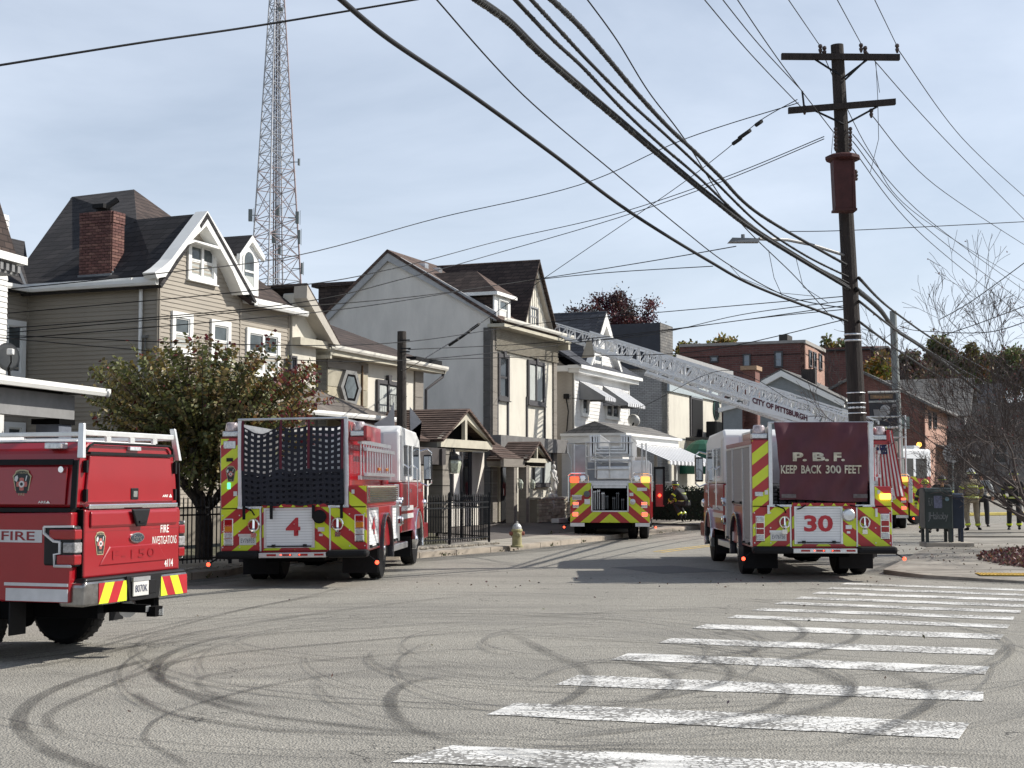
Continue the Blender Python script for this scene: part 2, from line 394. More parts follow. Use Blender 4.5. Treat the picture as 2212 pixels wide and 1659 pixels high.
slw = strip('sidewalk', offset(KL, .18), offset(KL, 1.7), .14, .17, conc, label='tan concrete pavement strip along the fence and houses')
OUT = offset(KL, 1.7)
yardm = M('yard_dirt_grass', (.10,.095,.06), .95, var=.45, scale=1.6, bump=.6, bscale=30)
strip('yard', OUT[:8], [(-60,30),(-40,40),(-19,42),(-17,46),(-16,48),(-13,50),(-8,54),(-4,58)], .16, .46, yardm, label='scruffy garden ground behind the black iron fence')
drv = M('driveway_asphalt', (.13,.115,.105), .9, var=.2, scale=2, bump=.5, bscale=60, dirt=.4)
strip('driveway', OUT[7:], [(-4,58),(2,61),(9,75),(10,90),(14,112),(30,140)], .165, .46, drv, label='sloping dark driveway apron in front of the stucco building')
strip('kerb', offset(KR,-.18)[::-1], KR[::-1], .0, -.01, M('corner_kerb', (.25,.225,.19), .9, var=.3, scale=2, bump=.3, dirt=.7), zl=[kz(p[1]) for p in KR[::-1]], label='pale corner kerb beside the mailboxes')
def grid_pave():
    m = M('corner_pavement', (.27,.25,.215), .9, var=.28, scale=.9, bump=.4, bscale=40, dirt=.75); return m
cs = strip('sidewalk', [(90,12.),(60,13),(45,14),(40,16),(36,20),(34,26),(33,32),(34,37),(36,48),(38,58),(44,70),(60,92),(90,118)], offset(KR,-.18), .02, .0, grid_pave(), zl=[kz(p[1]) for p in KR], label='wide concrete corner pavement under the bare tree')
# raise the pavement slightly towards the back with joints cut as dark grooves
jm = M('joint_dark', (.13,.115,.095), .95)
KI = offset(KR, -.2); KO = [(90,12.),(60,13),(45,14),(40,16),(36,20),(34,26),(33,32),(34,37),(36,48),(38,58),(44,70),(60,92),(90,118)]
for k in range(15):
    t = 3.3+k*.34; i_ = int(t); p0 = Vector(KI[i_]).lerp(Vector(KI[i_+1]), t-i_); p1 = p0.lerp(Vector(KO[i_]).lerp(Vector(KO[i_+1]), t-i_), .28); za, zc = kz(KR[i_][1]*(1-t+i_)+KR[i_+1][1]*(t-i_))+.003, kz(KR[i_][1]*(1-t+i_)+KR[i_+1][1]*(t-i_))+.010
    MB().hull([(p0.x,p0.y-.01,za),(p1.x,p1.y-.01,zc),(p1.x,p1.y+.01,zc),(p0.x,p0.y+.01,za)],[(p0.x,p0.y-.01,za-.04),(p1.x,p1.y-.01,zc-.04),(p1.x,p1.y+.01,zc-.04),(p0.x,p0.y+.01,za-.04)]).build('joint', jm, cs)
# tactile paving
tp = root('tactile_paving', (9.15, 27.25, .085), R(-8), label='worn yellow tactile paving panel at the kerb ramp', cat='tactile paving')
ty = M('tactile_yellow', (.50,.33,.06), .8, var=.3, scale=6)
MB().box(-.6,.9,-.25,.4,0,.012).build('panel', ty, tp)
d = MB()
for i in range(22):
    for j in range(9): d.cyl((-.56+i*.067,-.2+j*.067,.012), (-.56+i*.067,-.2+j*.067,.02), .017, .012, 6)
d.build('dome', ty, tp, kind='stuff')

# crosswalk stripes (measured left and right ends)
def paintmat():
    m = bpy.data.materials.new('road_paint_white'); m.use_nodes = True; t = m.node_tree; n = t.nodes; l = t.links; b = n['Principled BSDF']
    b.inputs['Roughness'].default_value = .6
    g = n.new('ShaderNodeTexCoord').outputs['Object']
    vo = n.new('ShaderNodeTexVoronoi'); vo.feature = 'DISTANCE_TO_EDGE'; vo.inputs['Scale'].default_value = 17
    ad = n.new('ShaderNodeVectorMath'); nn = n.new('ShaderNodeTexNoise'); nn.inputs['Scale'].default_value = 14; nn.inputs['Detail'].default_value = 3
    sc_ = n.new('ShaderNodeVectorMath'); sc_.operation = 'SCALE'; sc_.inputs['Scale'].default_value = .08
    l.new(g, nn.inputs[0]); l.new(nn.outputs['Color'], sc_.inputs[0]); l.new(g, ad.inputs[0]); l.new(sc_.outputs[0], ad.inputs[1]); l.new(ad.outputs[0], vo.inputs[0])
    n1 = n.new('ShaderNodeTexNoise'); n1.inputs['Scale'].default_value = 1.7; n1.inputs['Detail'].default_value = 6; l.new(g, n1.inputs[0])
    th = n.new('ShaderNodeMapRange'); th.inputs[1].default_value = .38; th.inputs[2].default_value = .70; th.inputs[3].default_value = .004; th.inputs[4].default_value = .26; l.new(n1.outputs['Fac'], th.inputs[0])
    lt = n.new('ShaderNodeMath'); lt.operation = 'LESS_THAN'; l.new(vo.outputs['Distance'], lt.inputs[0]); l.new(th.outputs[0], lt.inputs[1])
    n2 = n.new('ShaderNodeTexNoise'); n2.inputs['Scale'].default_value = 45; n2.inputs['Detail'].default_value = 3; l.new(g, n2.inputs[0])
    r2 = n.new('ShaderNodeMapRange'); r2.inputs[1].default_value = .3; r2.inputs[2].default_value = .7; r2.inputs[3].default_value = .74; r2.inputs[4].default_value = 1; l.new(n2.outputs['Fac'], r2.inputs[0])
    a = n.new('ShaderNodeMixRGB'); a.blend_type = 'MULTIPLY'; a.inputs[0].default_value = 1; a.inputs[1].default_value = (.84,.83,.79,1); l.new(r2.outputs[0], a.inputs[2])
    mm = n.new('ShaderNodeMixRGB'); l.new(lt.outputs[0], mm.inputs[0]); l.new(a.outputs[0], mm.inputs[1]); mm.inputs[2].default_value = (.24,.23,.21,1)
    l.new(mm.outputs[0], b.inputs['Base Color'])
    bp = n.new('ShaderNodeBump'); bp.inputs['Strength'].default_value = .6; bp.inputs['Distance'].default_value = .01; l.new(n2.outputs['Fac'], bp.inputs['Height']); l.new(bp.outputs[0], b.inputs['Normal'])
    return m
PW = paintmat()
zr = zf(1097.2, 1261.8, .504)
ST = [((-240,688),(-505,762),(2600,812),(2600,880)), ((30,507),(-90,560),(1975,592),(1935,662)), ((300,388),(203,432),(2035,458),(2042,503)), ((515,295),(445,324),(2065,352),(2048,387)),
      ((700,230),(643,252),(2103,277),(2086,304)), ((855,170),(790,189),(2127,215),(2112,237)), ((980,132),(940,144),(2152,173),(2143,189)), ((1090,102),(1045,112),(2172,139),(2168,153)),
      ((1180,75),(1140,85),(2200,112),(2195,124)), ((1260,53),(1228,62),(2225,87),(2220,99)), ((1335,32),(1300,41),(2260,64),(2255,75)), ((1395,12),(1365,20),(2300,44),(2296,53)),
      ((1450,-6),(1425,1),(2340,25),(2335,33))]
rr = random.Random(4)
for s in ST:
    tl, bl, tr, br = [gnd(*zr(*p), z=.006) for p in s]
    # worn edge outline with small bites
    top = [tl.lerp(tr, i/24)+Vector((0, rr.uniform(-.03,.008), 0)) for i in range(25)]
    bot = [bl.lerp(br, i/24)+Vector((0, rr.uniform(-.008,.03), 0)) for i in range(25)]
    mb = MB(); mb.add(top+bot, [(i+25, i+26, i+1, i) for i in range(24)]); mb.build('crosswalk_stripe', PW, road)
yl = M('road_paint_yellow', (.55,.38,.10), .7, var=.3, scale=8)
for (x0,y0,x1,y1,w_) in ((1413,1191.5,1528,1177.5,.11), (1428,1193.3,1535,1179.6,.11)):
    a, b = gnd(x0,y0,.005), gnd(x1,y1,.005); dd = (b-a).normalized(); b = b+dd*9; nx = Vector((dd.y,-dd.x,0))*w_/2
    MB().quad(a-nx, a+nx, b+nx, b-nx).build('centre_line', yl, road)

# tyre skid marks: thin rubber films on the road
def skidmat(name, dens):
    m = bpy.data.materials.new(name); m.use_nodes = True; t = m.node_tree; n = t.nodes; l = t.links; b = n['Principled BSDF']
    b.inputs['Base Color'].default_value = (.028,.027,.026,1); b.inputs['Roughness'].default_value = .7
    uv = n.new('ShaderNodeUVMap'); sp = n.new('ShaderNodeSeparateXYZ'); l.new(uv.outputs[0], sp.inputs[0])
    def ma(op, a, bb=None):
        q = n.new('ShaderNodeMath'); q.operation = op
        for i, s in enumerate((a, bb)):
            if s is None: continue
            if isinstance(s, (int, float)): q.inputs[i].default_value = s
            else: l.new(s, q.inputs[i])
        return q.outputs[0]
    e = ma('ABSOLUTE', ma('SUBTRACT', sp.outputs[0], .5)); edge = n.new('ShaderNodeMapRange'); edge.interpolation_type = 'SMOOTHSTEP'
    edge.inputs[1].default_value = .5; edge.inputs[2].default_value = .3; l.new(e, edge.inputs[0])
    g = n.new('ShaderNodeTexCoord').outputs['Object']
    no = n.new('ShaderNodeTexNoise'); no.inputs['Scale'].default_value = 55; no.inputs['Detail'].default_value = 2; l.new(g, no.inputs[0])
    r1 = n.new('ShaderNodeMapRange'); r1.inputs[1].default_value = .3; r1.inputs[2].default_value = .65; r1.inputs[3].default_value = .25; l.new(no.outputs['Fac'], r1.inputs[0])
    n2 = n.new('ShaderNodeTexNoise'); n2.inputs['Scale'].default_value = .8; l.new(g, n2.inputs[0])
    r2 = n.new('ShaderNodeMapRange'); r2.inputs[1].default_value = .3; r2.inputs[2].default_value = .65; r2.inputs[3].default_value = .45; l.new(n2.outputs['Fac'], r2.inputs[0])
    en = n.new('ShaderNodeMapRange'); en.interpolation_type = 'SMOOTHSTEP'; en.inputs[1].default_value = .5; en.inputs[2].default_value = .36; l.new(ma('ABSOLUTE', ma('SUBTRACT', sp.outputs[1], .5)), en.inputs[0])
    f = ma('MULTIPLY', ma('MULTIPLY', ma('MULTIPLY', edge.outputs[0], r1.outputs[0]), ma('MULTIPLY', r2.outputs[0], en.outputs[0])), dens)
    tr = n.new('ShaderNodeBsdfTransparent'); ms = n.new('ShaderNodeMixShader'); l.new(f, ms.inputs[0]); l.new(tr.outputs[0], ms.inputs[1]); l.new(b.outputs[0], ms.inputs[2])
    l.new(ms.outputs[0], n['Material Output'].inputs[0])
    return m
SK = [skidmat('tyre_mark_light', .42), skidmat('tyre_mark', .56), skidmat('tyre_mark_heavy', .6)]
def spline(pts, k=8):
    o = []; p = [pts[0]]+list(pts)+[pts[-1]]
    for i in range(1, len(p)-2):
        a, b, c, d = (Vector(q) for q in p[i-1:i+3])
        for j in range(k):
            t = j/k; o.append(.5*((2*b)+(c-a)*t+(2*a-5*b+4*c-d)*t*t+(3*b-a-3*c+d)*t**3))
    o.append(Vector(pts[-1])); return o
zl = zf(0, 1261.8, .496)
SKN = [0]
def skid(pts, w_, m, zz=zl):
    w_ *= .44
    SKN[0] += 1; z = .0085+.0006*SKN[0]
    q = spline([gnd(*zz(*p), z=z) for p in pts])
    n_ = len(q); vs = []; fs = []; uv = []
    for i, p in enumerate(q):
        t = (q[min(i+1,n_-1)]-q[max(i-1,0)]).normalized(); s = Vector((-t.y, t.x, 0))*w_/2; vs += [p-s, p+s]
    for i in range(n_-1): fs.append((2*i, 2*i+1, 2*i+3, 2*i+2)); uv += [(0,i/(n_-1)),(1,i/(n_-1)),(1,(i+1)/(n_-1)),(0,(i+1)/(n_-1))]
    mb = MB(); mb.add(vs, fs); o = mb.build('tyre_mark', SK[m], road, open=True)
    u = o.data.uv_layers.new(name='UVMap')
    for i, c in enumerate(uv): u.data[i].uv = c
    return o
skid([(760,300),(560,350),(330,420),(170,490),(95,560),(90,620),(160,690),(300,760),(520,820),(760,860)], .34, 2)
skid([(1150,195),(900,245),(760,290),(690,340),(675,385),(740,435),(880,500),(1100,560),(1400,600),(1800,640),(2300,655)], .30, 2)
skid([(2250,190),(1700,235),(1300,270),(1000,300),(760,340),(700,400),(760,440),(1000,510),(1300,570)], .24, 1)
skid([(1000,250),(760,330),(450,450),(250,540),(210,600),(330,680)], .24, 0)
skid([(600,460),(620,500),(740,560),(900,590),(1200,630),(1700,650),(2400,640)], .22, 1)
skid([(2300,270),(1900,290),(1400,330),(1000,380),(870,410),(900,460),(1100,520),(1500,560)], .2, 0)
skid([(2250,340),(1700,365),(1300,415),(1000,480),(740,560),(650,620),(640,680),(780,760),(860,830)], .13, 1)
skid([(2000,395),(1800,420),(1715,470),(1705,530),(1760,600),(1900,660),(2150,700)], .30, 1)
skid([(1800,350),(2100,400),(2500,420),(3000,440)], .16, 0)
skid([(100,440),(600,440),(1100,440),(1700,445),(2300,436)], .1, 1)
skid([(0,340),(400,290),(900,235),(1500,195),(2200,150)], .2, 2)
skid([(0,370),(300,330),(900,200),(1500,110),(2100,40)], .2, 1)
skid([(200,330),(700,200),(1100,100),(1500,30)], .16, 1)
skid([(400,260),(800,160),(1300,60),(1500,10)], .16, 0)
skid([(600,120),(1000,105),(1500,85),(2300,40)], .12, 0)
skid([(150,370),(500,410),(800,430),(1300,440)], .1, 0)
skid([(1250,175),(1700,165),(2200,170),(2700,178)], .14, 0)
for p, w_, m in ([[(-30,140),(400,120),(900,100),(1400,96),(2300,100)], .22, 2], [[(0,215),(350,235),(700,248),(1000,290),(1150,330)], .15, 1],
                 [[(0,330),(300,325),(620,335),(900,370),(1120,415),(1195,460),(1150,510),(1000,555),(700,600),(300,640),(0,660)], .26, 2],
                 [[(1000,128),(1160,150),(1255,185),(1262,220),(1150,260),(950,295),(700,320)], .26, 1],
                 [[(600,265),(800,300),(930,345),(960,385),(880,430),(600,490),(300,515)], .24, 1],
                 [[(0,200),(200,300),(320,350),(350,410),(280,480),(150,530)], .28, 1], [[(450,310),(620,350),(720,405),(690,450),(560,500)], .3, 1],
                 [[(1380,170),(1490,200),(1480,235),(1300,290),(1050,345)], .26, 1], [[(1150,300),(1330,360),(1460,430),(1430,490),(1150,570),(900,620)], .32, 1],
                 [[(1500,330),(1720,400),(1820,460),(1790,520),(1600,620),(1350,690)], .3, 1], [[(2150,250),(2050,330),(1800,360),(1400,380)], .2, 0],
                 [[(0,280),(500,262),(1000,275),(1500,310)], .12, 0], [[(0,420),(700,430),(1400,400),(2000,330)], .16, 0], [[(0,700),(700,690),(1500,700),(2200,720)], .3, 0],
                 [[(900,62),(1400,70),(1900,75),(2400,80)], .3, 1], [[(1000,60),(1300,85),(1800,110),(2300,118)], .25, 1], [[(1300,110),(1800,140),(2300,165)], .25, 0],
                 [[(-100,690),(200,745),(600,760),(1100,770)], .3, 1]):
    skid(p, w_, m, zr)

def arcs(cx, cy, r, a0, a1, w_, m, sq=1.0):
    SKN[0] += 1; z = .0085+.0006*SKN[0]; n_ = 48; vs = []; fs = []; uv = []
    for i in range(n_+1):
        a = a0+(a1-a0)*i/n_; c, s = math.cos(a), math.sin(a); dr = .12*math.sin(3*a+cx)
        for q in (-w_/2, w_/2): vs.append((cx+(r+dr+q)*c, cy+(r*sq+dr+q)*s, z))
    for i in range(n_): fs.append((2*i,2*i+1,2*i+3,2*i+2)); uv += [(0,i/n_),(1,i/n_),(1,(i+1)/n_),(0,(i+1)/n_)]
    mb = MB(); mb.add(vs, fs); o = mb.build('tyre_mark', SK[m], road, open=True); u = o.data.uv_layers.new(name='UVMap')
    for i, c in enumerate(uv): u.data[i].uv = c
ra_ = random.Random(31)
for k in range(30):
    a0 = ra_.uniform(0, 2*PI); arcs(ra_.uniform(-2.5,2.5), ra_.uniform(12.5,17.5), ra_.uniform(2.2,5.2), a0, a0+ra_.uniform(1.5,4.2), ra_.uniform(.035,.09), ra_.choice((0,1,1)), ra_.uniform(.8,1.3))
pm_ = M('patch_asphalt', (.16,.155,.145), .9, var=.25, scale=30, bump=.6, bscale=90)
for (x,y,w_,h_,a) in ((3.2,30.5,1.6,2.4,.4),):
    c,s = math.cos(a), math.sin(a); MB().add([(x+c*p-s*q, y+s*p+c*q, .0035) for p,q in ((-w_/2,-h_/2),(w_/2,-h_/2+.05),(w_/2-.04,h_/2),(-w_/2+.03,h_/2-.04))], [(0,1,2,3)]).build('repair_patch', pm_, road)

def ribbon(line, d, w_, m, z=.006):
    q = offset(line, d); P = []
    for i in range(len(q)-1):
        n_ = max(1, int((Vector(q[i+1])-Vector(q[i])).length/1.0))
        P += [Vector(q[i]).lerp(Vector(q[i+1]), k/n_) for k in range(n_)]
    P.append(Vector(q[-1])); n_ = len(P); vs = []; fs = []; uv = []
    for i, p in enumerate(P):
        t = (P[min(i+1,n_-1)]-P[max(i-1,0)]).normalized(); s = Vector((-t.y, t.x))*w_/2; vs += [(p.x-s.x,p.y-s.y,H(0,p.y)+z), (p.x+s.x,p.y+s.y,H(0,p.y)+z)]
    for i in range(n_-1): fs.append((2*i,2*i+1,2*i+3,2*i+2)); uv += [(0,.5),(1,.5),(1,.5),(0,.5)]
    mb = MB(); mb.add(vs, fs); o = mb.build('gutter_dirt', SK[m], road, open=True); u = o.data.uv_layers.new(name='UVMap')
    for i, c in enumerate(uv): u.data[i].uv = c
ribbon(KL[1:11], -.22, .5, 1); ribbon(KR[2:9], .25, .45, 1); ribbon(KL[1:11], -.7, .8, 0, .0065)
kj = M('kerb_joint', (.06,.05,.04), .95); kerb0 = bpy.data.objects['kerb']
for (a,b) in zip(KL[2:10], KL[3:11]):
    A_, B_ = Vector(a), Vector(b); t = (B_-A_).normalized(); n_ = int((B_-A_).length/2.4)+1; nn = Vector((-t.y,t.x))
    for k in range(n_):
        p = A_.lerp(B_, (k+.5)/n_)-nn*.006; q = p+nn*.19; h = H(0,p.y); MB().hull([(p.x,p.y,h),(q.x,q.y,h),(q.x,q.y,h+.143),(p.x,p.y,h+.134)],[(p.x+t.x*.015,p.y+t.y*.015,h),(q.x+t.x*.015,q.y+t.y*.015,h),(q.x+t.x*.015,q.y+t.y*.015,h+.143),(p.x+t.x*.015,p.y+t.y*.015,h+.134)]).build('joint', kj, kerb0)
KI2 = offset(KL, .2); KO2 = offset(KL, 1.68)
for i in range(3, 10):
    n_ = int((Vector(KL[i+1])-Vector(KL[i])).length/1.5)+1
    for k in range(n_):
        t = k/n_; p, q = Vector(KI2[i]).lerp(Vector(KI2[i+1]), t), Vector(KO2[i]).lerp(Vector(KO2[i+1]), t); d_ = (Vector(KL[i+1])-Vector(KL[i])).normalized()*.008; h = H(0,p.y)
        MB().hull([(p.x-d_.x,p.y-d_.y,h+.142),(q.x-d_.x,q.y-d_.y,h+.172),(q.x+d_.x,q.y+d_.y,h+.172),(p.x+d_.x,p.y+d_.y,h+.142)],[(p.x-d_.x,p.y-d_.y,h+.1),(q.x-d_.x,q.y-d_.y,h+.1),(q.x+d_.x,q.y+d_.y,h+.1),(p.x+d_.x,p.y+d_.y,h+.1)]).build('joint', kj, slw)
# ================================================================ vehicles
def emblem(parent, f, a, z, w_, h, off=None):
    """keystone shaped fire badge on the surface f(a, z, d)"""
    g = M('badge_gold', (.42,.36,.22), .5); k = M('badge_black', (.012,.018,.02), .5); r_ = M('badge_pink', (.45,.13,.11), .5); wh = M('badge_white', (.6,.6,.6), .5)
    P = [(-.46,.27),(-.33,.38),(-.31,.46),(-.12,.5),(.12,.5),(.31,.46),(.33,.38),(.46,.27),(.27,-.5),(-.25,-.5)]
    def pol(pts, d0, d1, mat, name, par):
        mb = MB(); mb.hull([f(a+p[0]*w_, z+p[1]*h, d0) for p in pts], [f(a+p[0]*w_, z+p[1]*h, d1) for p in pts])
        return mb.build(name, mat, par)
    e = pol(P, 0, .004, g, 'emblem', parent)
    pol([(x*.88, y*.92) for x, y in P], .004, .006, k, 'field', e)
    circ = lambda r0, n=12, cx=0, cy=-.02: [(cx+r0*math.cos(2*PI*i/n), cy+r0*math.sin(2*PI*i/n)*w_/h) for i in range(n)]
    st = []
    for i in range(16):
        t = 2*PI*i/16; rr_ = .27 if i % 4 in (0, 1, 3) else .15
        st.append((rr_*math.cos(t), -.02+rr_*math.sin(t)*w_/h))
    pol(st, .006, .008, r_, 'cross', e); pol(circ(.14), .008, .010, wh, 'disc', e); pol(circ(.07, 8), .010, .011, k, 'helmet', e)
    pol([(-.36,.12),(-.24,.06),(-.18,.2),(-.22,.3),(-.34,.24)], .006, .008, wh, 'hydrant_mark', e); pol([(.17,.1),(.21,.1),(.27,.28),(.22,.29)], .006, .008, wh, 'hook_mark', e)
    ft = lambda x, y: f(x, y, .0085)
    text('FIRE', ft, a-.15*w_, a+.15*w_, z-.43*h, z-.34*h, g, e)
    text('PITTSBURGH', ft, a-.28*w_, a+.28*w_, z+.36*h, z+.43*h, g, e)
    return e
def wheel(parent, x, y, r, w_, side, dual=False, rim=chrome, rname='wheel'):
    """side -1 left / +1 right; outer face at x"""
    xi = x-side*w_
    mb = MB(); k = min(.05, w_*.2)
    prof = [(r*.62,0),(r*.86,0),(r*.97,side*k*.6),(r,side*k*1.6),(r,side*(w_-k*1.6)),(r*.97,side*(w_-k*.6)),(r*.6,side*w_)]
    mb.lathe((xi,y,r), prof, 26, 'x')
    if dual: mb.lathe((xi-side*(w_+.06),y,r), prof, 26, 'x')
    wh = mb.build(rname, black, parent, smooth=False)
    tr = MB()
    for i in range(34):
        t = 2*PI*i/34; c, s_ = math.cos(t), math.sin(t)
        for q in (.28, .72):
            xx = xi+side*w_*q
            tr.hull([(xx-.035, y+c*(r-.004)-s_*.012, r+s_*(r-.004)+c*.012), (xx+.035, y+c*(r-.004)-s_*.012, r+s_*(r-.004)+c*.012), (xx+.035, y+c*(r-.004)+s_*.012, r+s_*(r-.004)-c*.012), (xx-.035, y+c*(r-.004)+s_*.012, r+s_*(r-.004)-c*.012)],
                    [(xx-.035, y+c*(r+.002)-s_*.012, r+s_*(r+.002)+c*.012), (xx+.035, y+c*(r+.002)-s_*.012, r+s_*(r+.002)+c*.012), (xx+.035, y+c*(r+.002)+s_*.012, r+s_*(r+.002)-c*.012), (xx-.035, y+c*(r+.002)+s_*.012, r+s_*(r+.002)-c*.012)])
    tr.build('tread', black, wh, kind='stuff')
    rb = MB(); o = x-side*.012
    rb.lathe((o,y,r), [(r*.63,0),(r*.6,-side*.02),(r*.52,-side*.07),(r*.22,-side*.05),(r*.2,side*.03),(r*.1,side*.05),(.01,side*.05)], 24, 'x')
    rb.build('rim', rim, wh, smooth=True)
    hb = MB()
    for i in range(8):
        t = 2*PI*i/8; hb.cyl((o-side*.075,y+.37*r*math.cos(t),r+.37*r*math.sin(t)),(o-side*.055,y+.37*r*math.cos(t),r+.37*r*math.sin(t)),r*.075,n=8)
    hb.build('rim_hole', dark, wh)
    return wh
def arch(parent, x, y, r, side, mat, w_=.09, name='fender'):
    mb = MB(); pts = []
    a = []; b = []
    for i in range(13):
        t = PI*(-.08+1.16*i/12); a.append((y+(r+.16)*math.cos(t), .52+(r+.16)*math.sin(t))); b.append((y+(r+.09)*math.cos(t), .52+(r+.09)*math.sin(t)))
    poly = a+b[::-1]
    mb.pris('x', poly, x, x+side*w_); mb.build(name, mat, parent, bevel=.015)
    d = MB(); d.pris('x', b, x-side*.5, x+side*.012); d.build('wheel_well', dark, parent)
def plate(parent, f, a, z, w_, h, s, under=None, top=''):
    pm = M('plate_white', (.62,.61,.58), .5); nv = M('plate_navy', (.03,.04,.09), .5)
    mb = MB(); q = [(a-w_/2,z-h/2),(a+w_/2,z-h/2),(a+w_/2,z+h/2),(a-w_/2,z+h/2)]
    mb.hull([f(x,y,.005) for x,y in q],[f(x,y,.022) for x,y in q]); p = mb.build('license_plate', pm, parent, bevel=.004)
    text(s, lambda x,y: f(x,y,.026), a-w_*.4, a+w_*.4, z-h*.24, z+h*.24, nv, p, bold=-.004)
    fm = MB()
    for x0,x1,y0,y1 in ((a-w_/2-.015,a+w_/2+.015,z+h/2,z+h/2+.04),):
        q = [(x0,y0),(x1,y0),(x1,y1),(x0,y1)]; fm.hull([f(x,y,0) for x,y in q],[f(x,y,.03) for x,y in q])
    fm.build('plate_bracket', silver, p)
    return p
def roller(parent, f, a0, a1, z0, z1, mat, name='roller_door', step=.045, frame=silver):
    mb = MB(); q = [(a0,z0),(a1,z0),(a1,z1),(a0,z1)]
    def bx(m, x0, x1, y0, y1, d0, d1): q = [(x0,y0),(x1,y0),(x1,y1),(x0,y1)]; m.hull([f(x,y,d0) for x,y in q],[f(x,y,d1) for x,y in q])
    w_ = .035
    bx(mb,a0-w_,a0,z0,z1+w_,0,.03); bx(mb,a1,a1+w_,z0,z1+w_,0,.03); bx(mb,a0,a1,z1,z1+w_,0,.03)
    d = mb.build(name, frame, parent)
    n = int((z1-z0)/step); s0 = MB(); h = (z1-z0)/n
    bx(s0, a0, a1, z0, z0+h*.9, .004, .012)
    me = s0.build('slat', mat, d, bevel=0).data
    for i in range(1, n):
        inst(me, 'slat', d, loc=(0,0,i*h))
    bk = MB(); bx(bk, a0, a1, z0, z1, .0, .005); bk.build('curtain_back', M('shutter_joint', (.34,.34,.34), .6), d)
    hd = MB(); bx(hd, a0+.1, a0+.16, z0+.01, z0+.06, .016, .06); bx(hd, a1-.16, a1-.1, z0+.01, z0+.06, .016, .06); bx(hd, a0+.02, a1-.02, z0+.015, z0+.035, .03, .05)
    hd.build('lift_bar', bplastic, d)
    return d
def beacon(parent, x, y, z, lit=None):
    b = MB(); b.lathe((x,y,z+.1), [(.12,0),(.12,.02),(.105,.13),(.085,.155),(.01,.16)], 14); o = b.build('beacon', M('beacon_dome', (.45,.38,.38), .12, .1, coat=.8, var=.4, scale=20), parent, smooth=True)
    h = MB(); h.box(x-.14,x+.14,y-.12,y+.12,z,z+.1); h.build('beacon_base', silver, o, bevel=.02)
    l_ = MB(); l_.box(x-.11,x+.11,y-.13,y-.118,z+.015,z+.085); l_.build('beacon_lens', clrlamp, o, bevel=.004)
    return o
def cluster(parent, f, a, z0, z1, w_, cols, name='tail_light'):
    mb = MB(); q = [(a-w_/2,z0),(a+w_/2,z0),(a+w_/2,z1),(a-w_/2,z1)]
    mb.hull([f(x,y,0) for x,y in q],[f(x,y,.03) for x,y in q]); t = mb.build(name, chrome, parent, bevel=.02)
    n = len(cols); h = (z1-z0-.03)/n
    for i, c in enumerate(cols):
        m2 = MB(); y0 = z1-.015-h*(i+1)+.012; y1 = z1-.015-h*i-.006; q = [(a-w_/2+.018,y0),(a+w_/2-.018,y0),(a+w_/2-.018,y1),(a-w_/2+.018,y1)]
        m2.hull([f(x,y,.03) for x,y in q],[f(x,y,.05) for x,y in q]); m2.build('lens', c, t, bevel=.012)
    return t
def feeler(parent, side):
    s = MB(); s.tube([(side*1.1,.1,.55),(side*1.3,-.02,.5),(side*1.42,-.1,.42)], .014, 6); o = s.build('feeler_lamp', black, parent)
    l_ = MB(); l_.ball((side*1.44,-.13,.40), .035, n=8, m=5); l_.build('lens', redlit, o)
RB = lambda a, z, d=0: (a, -d, z)

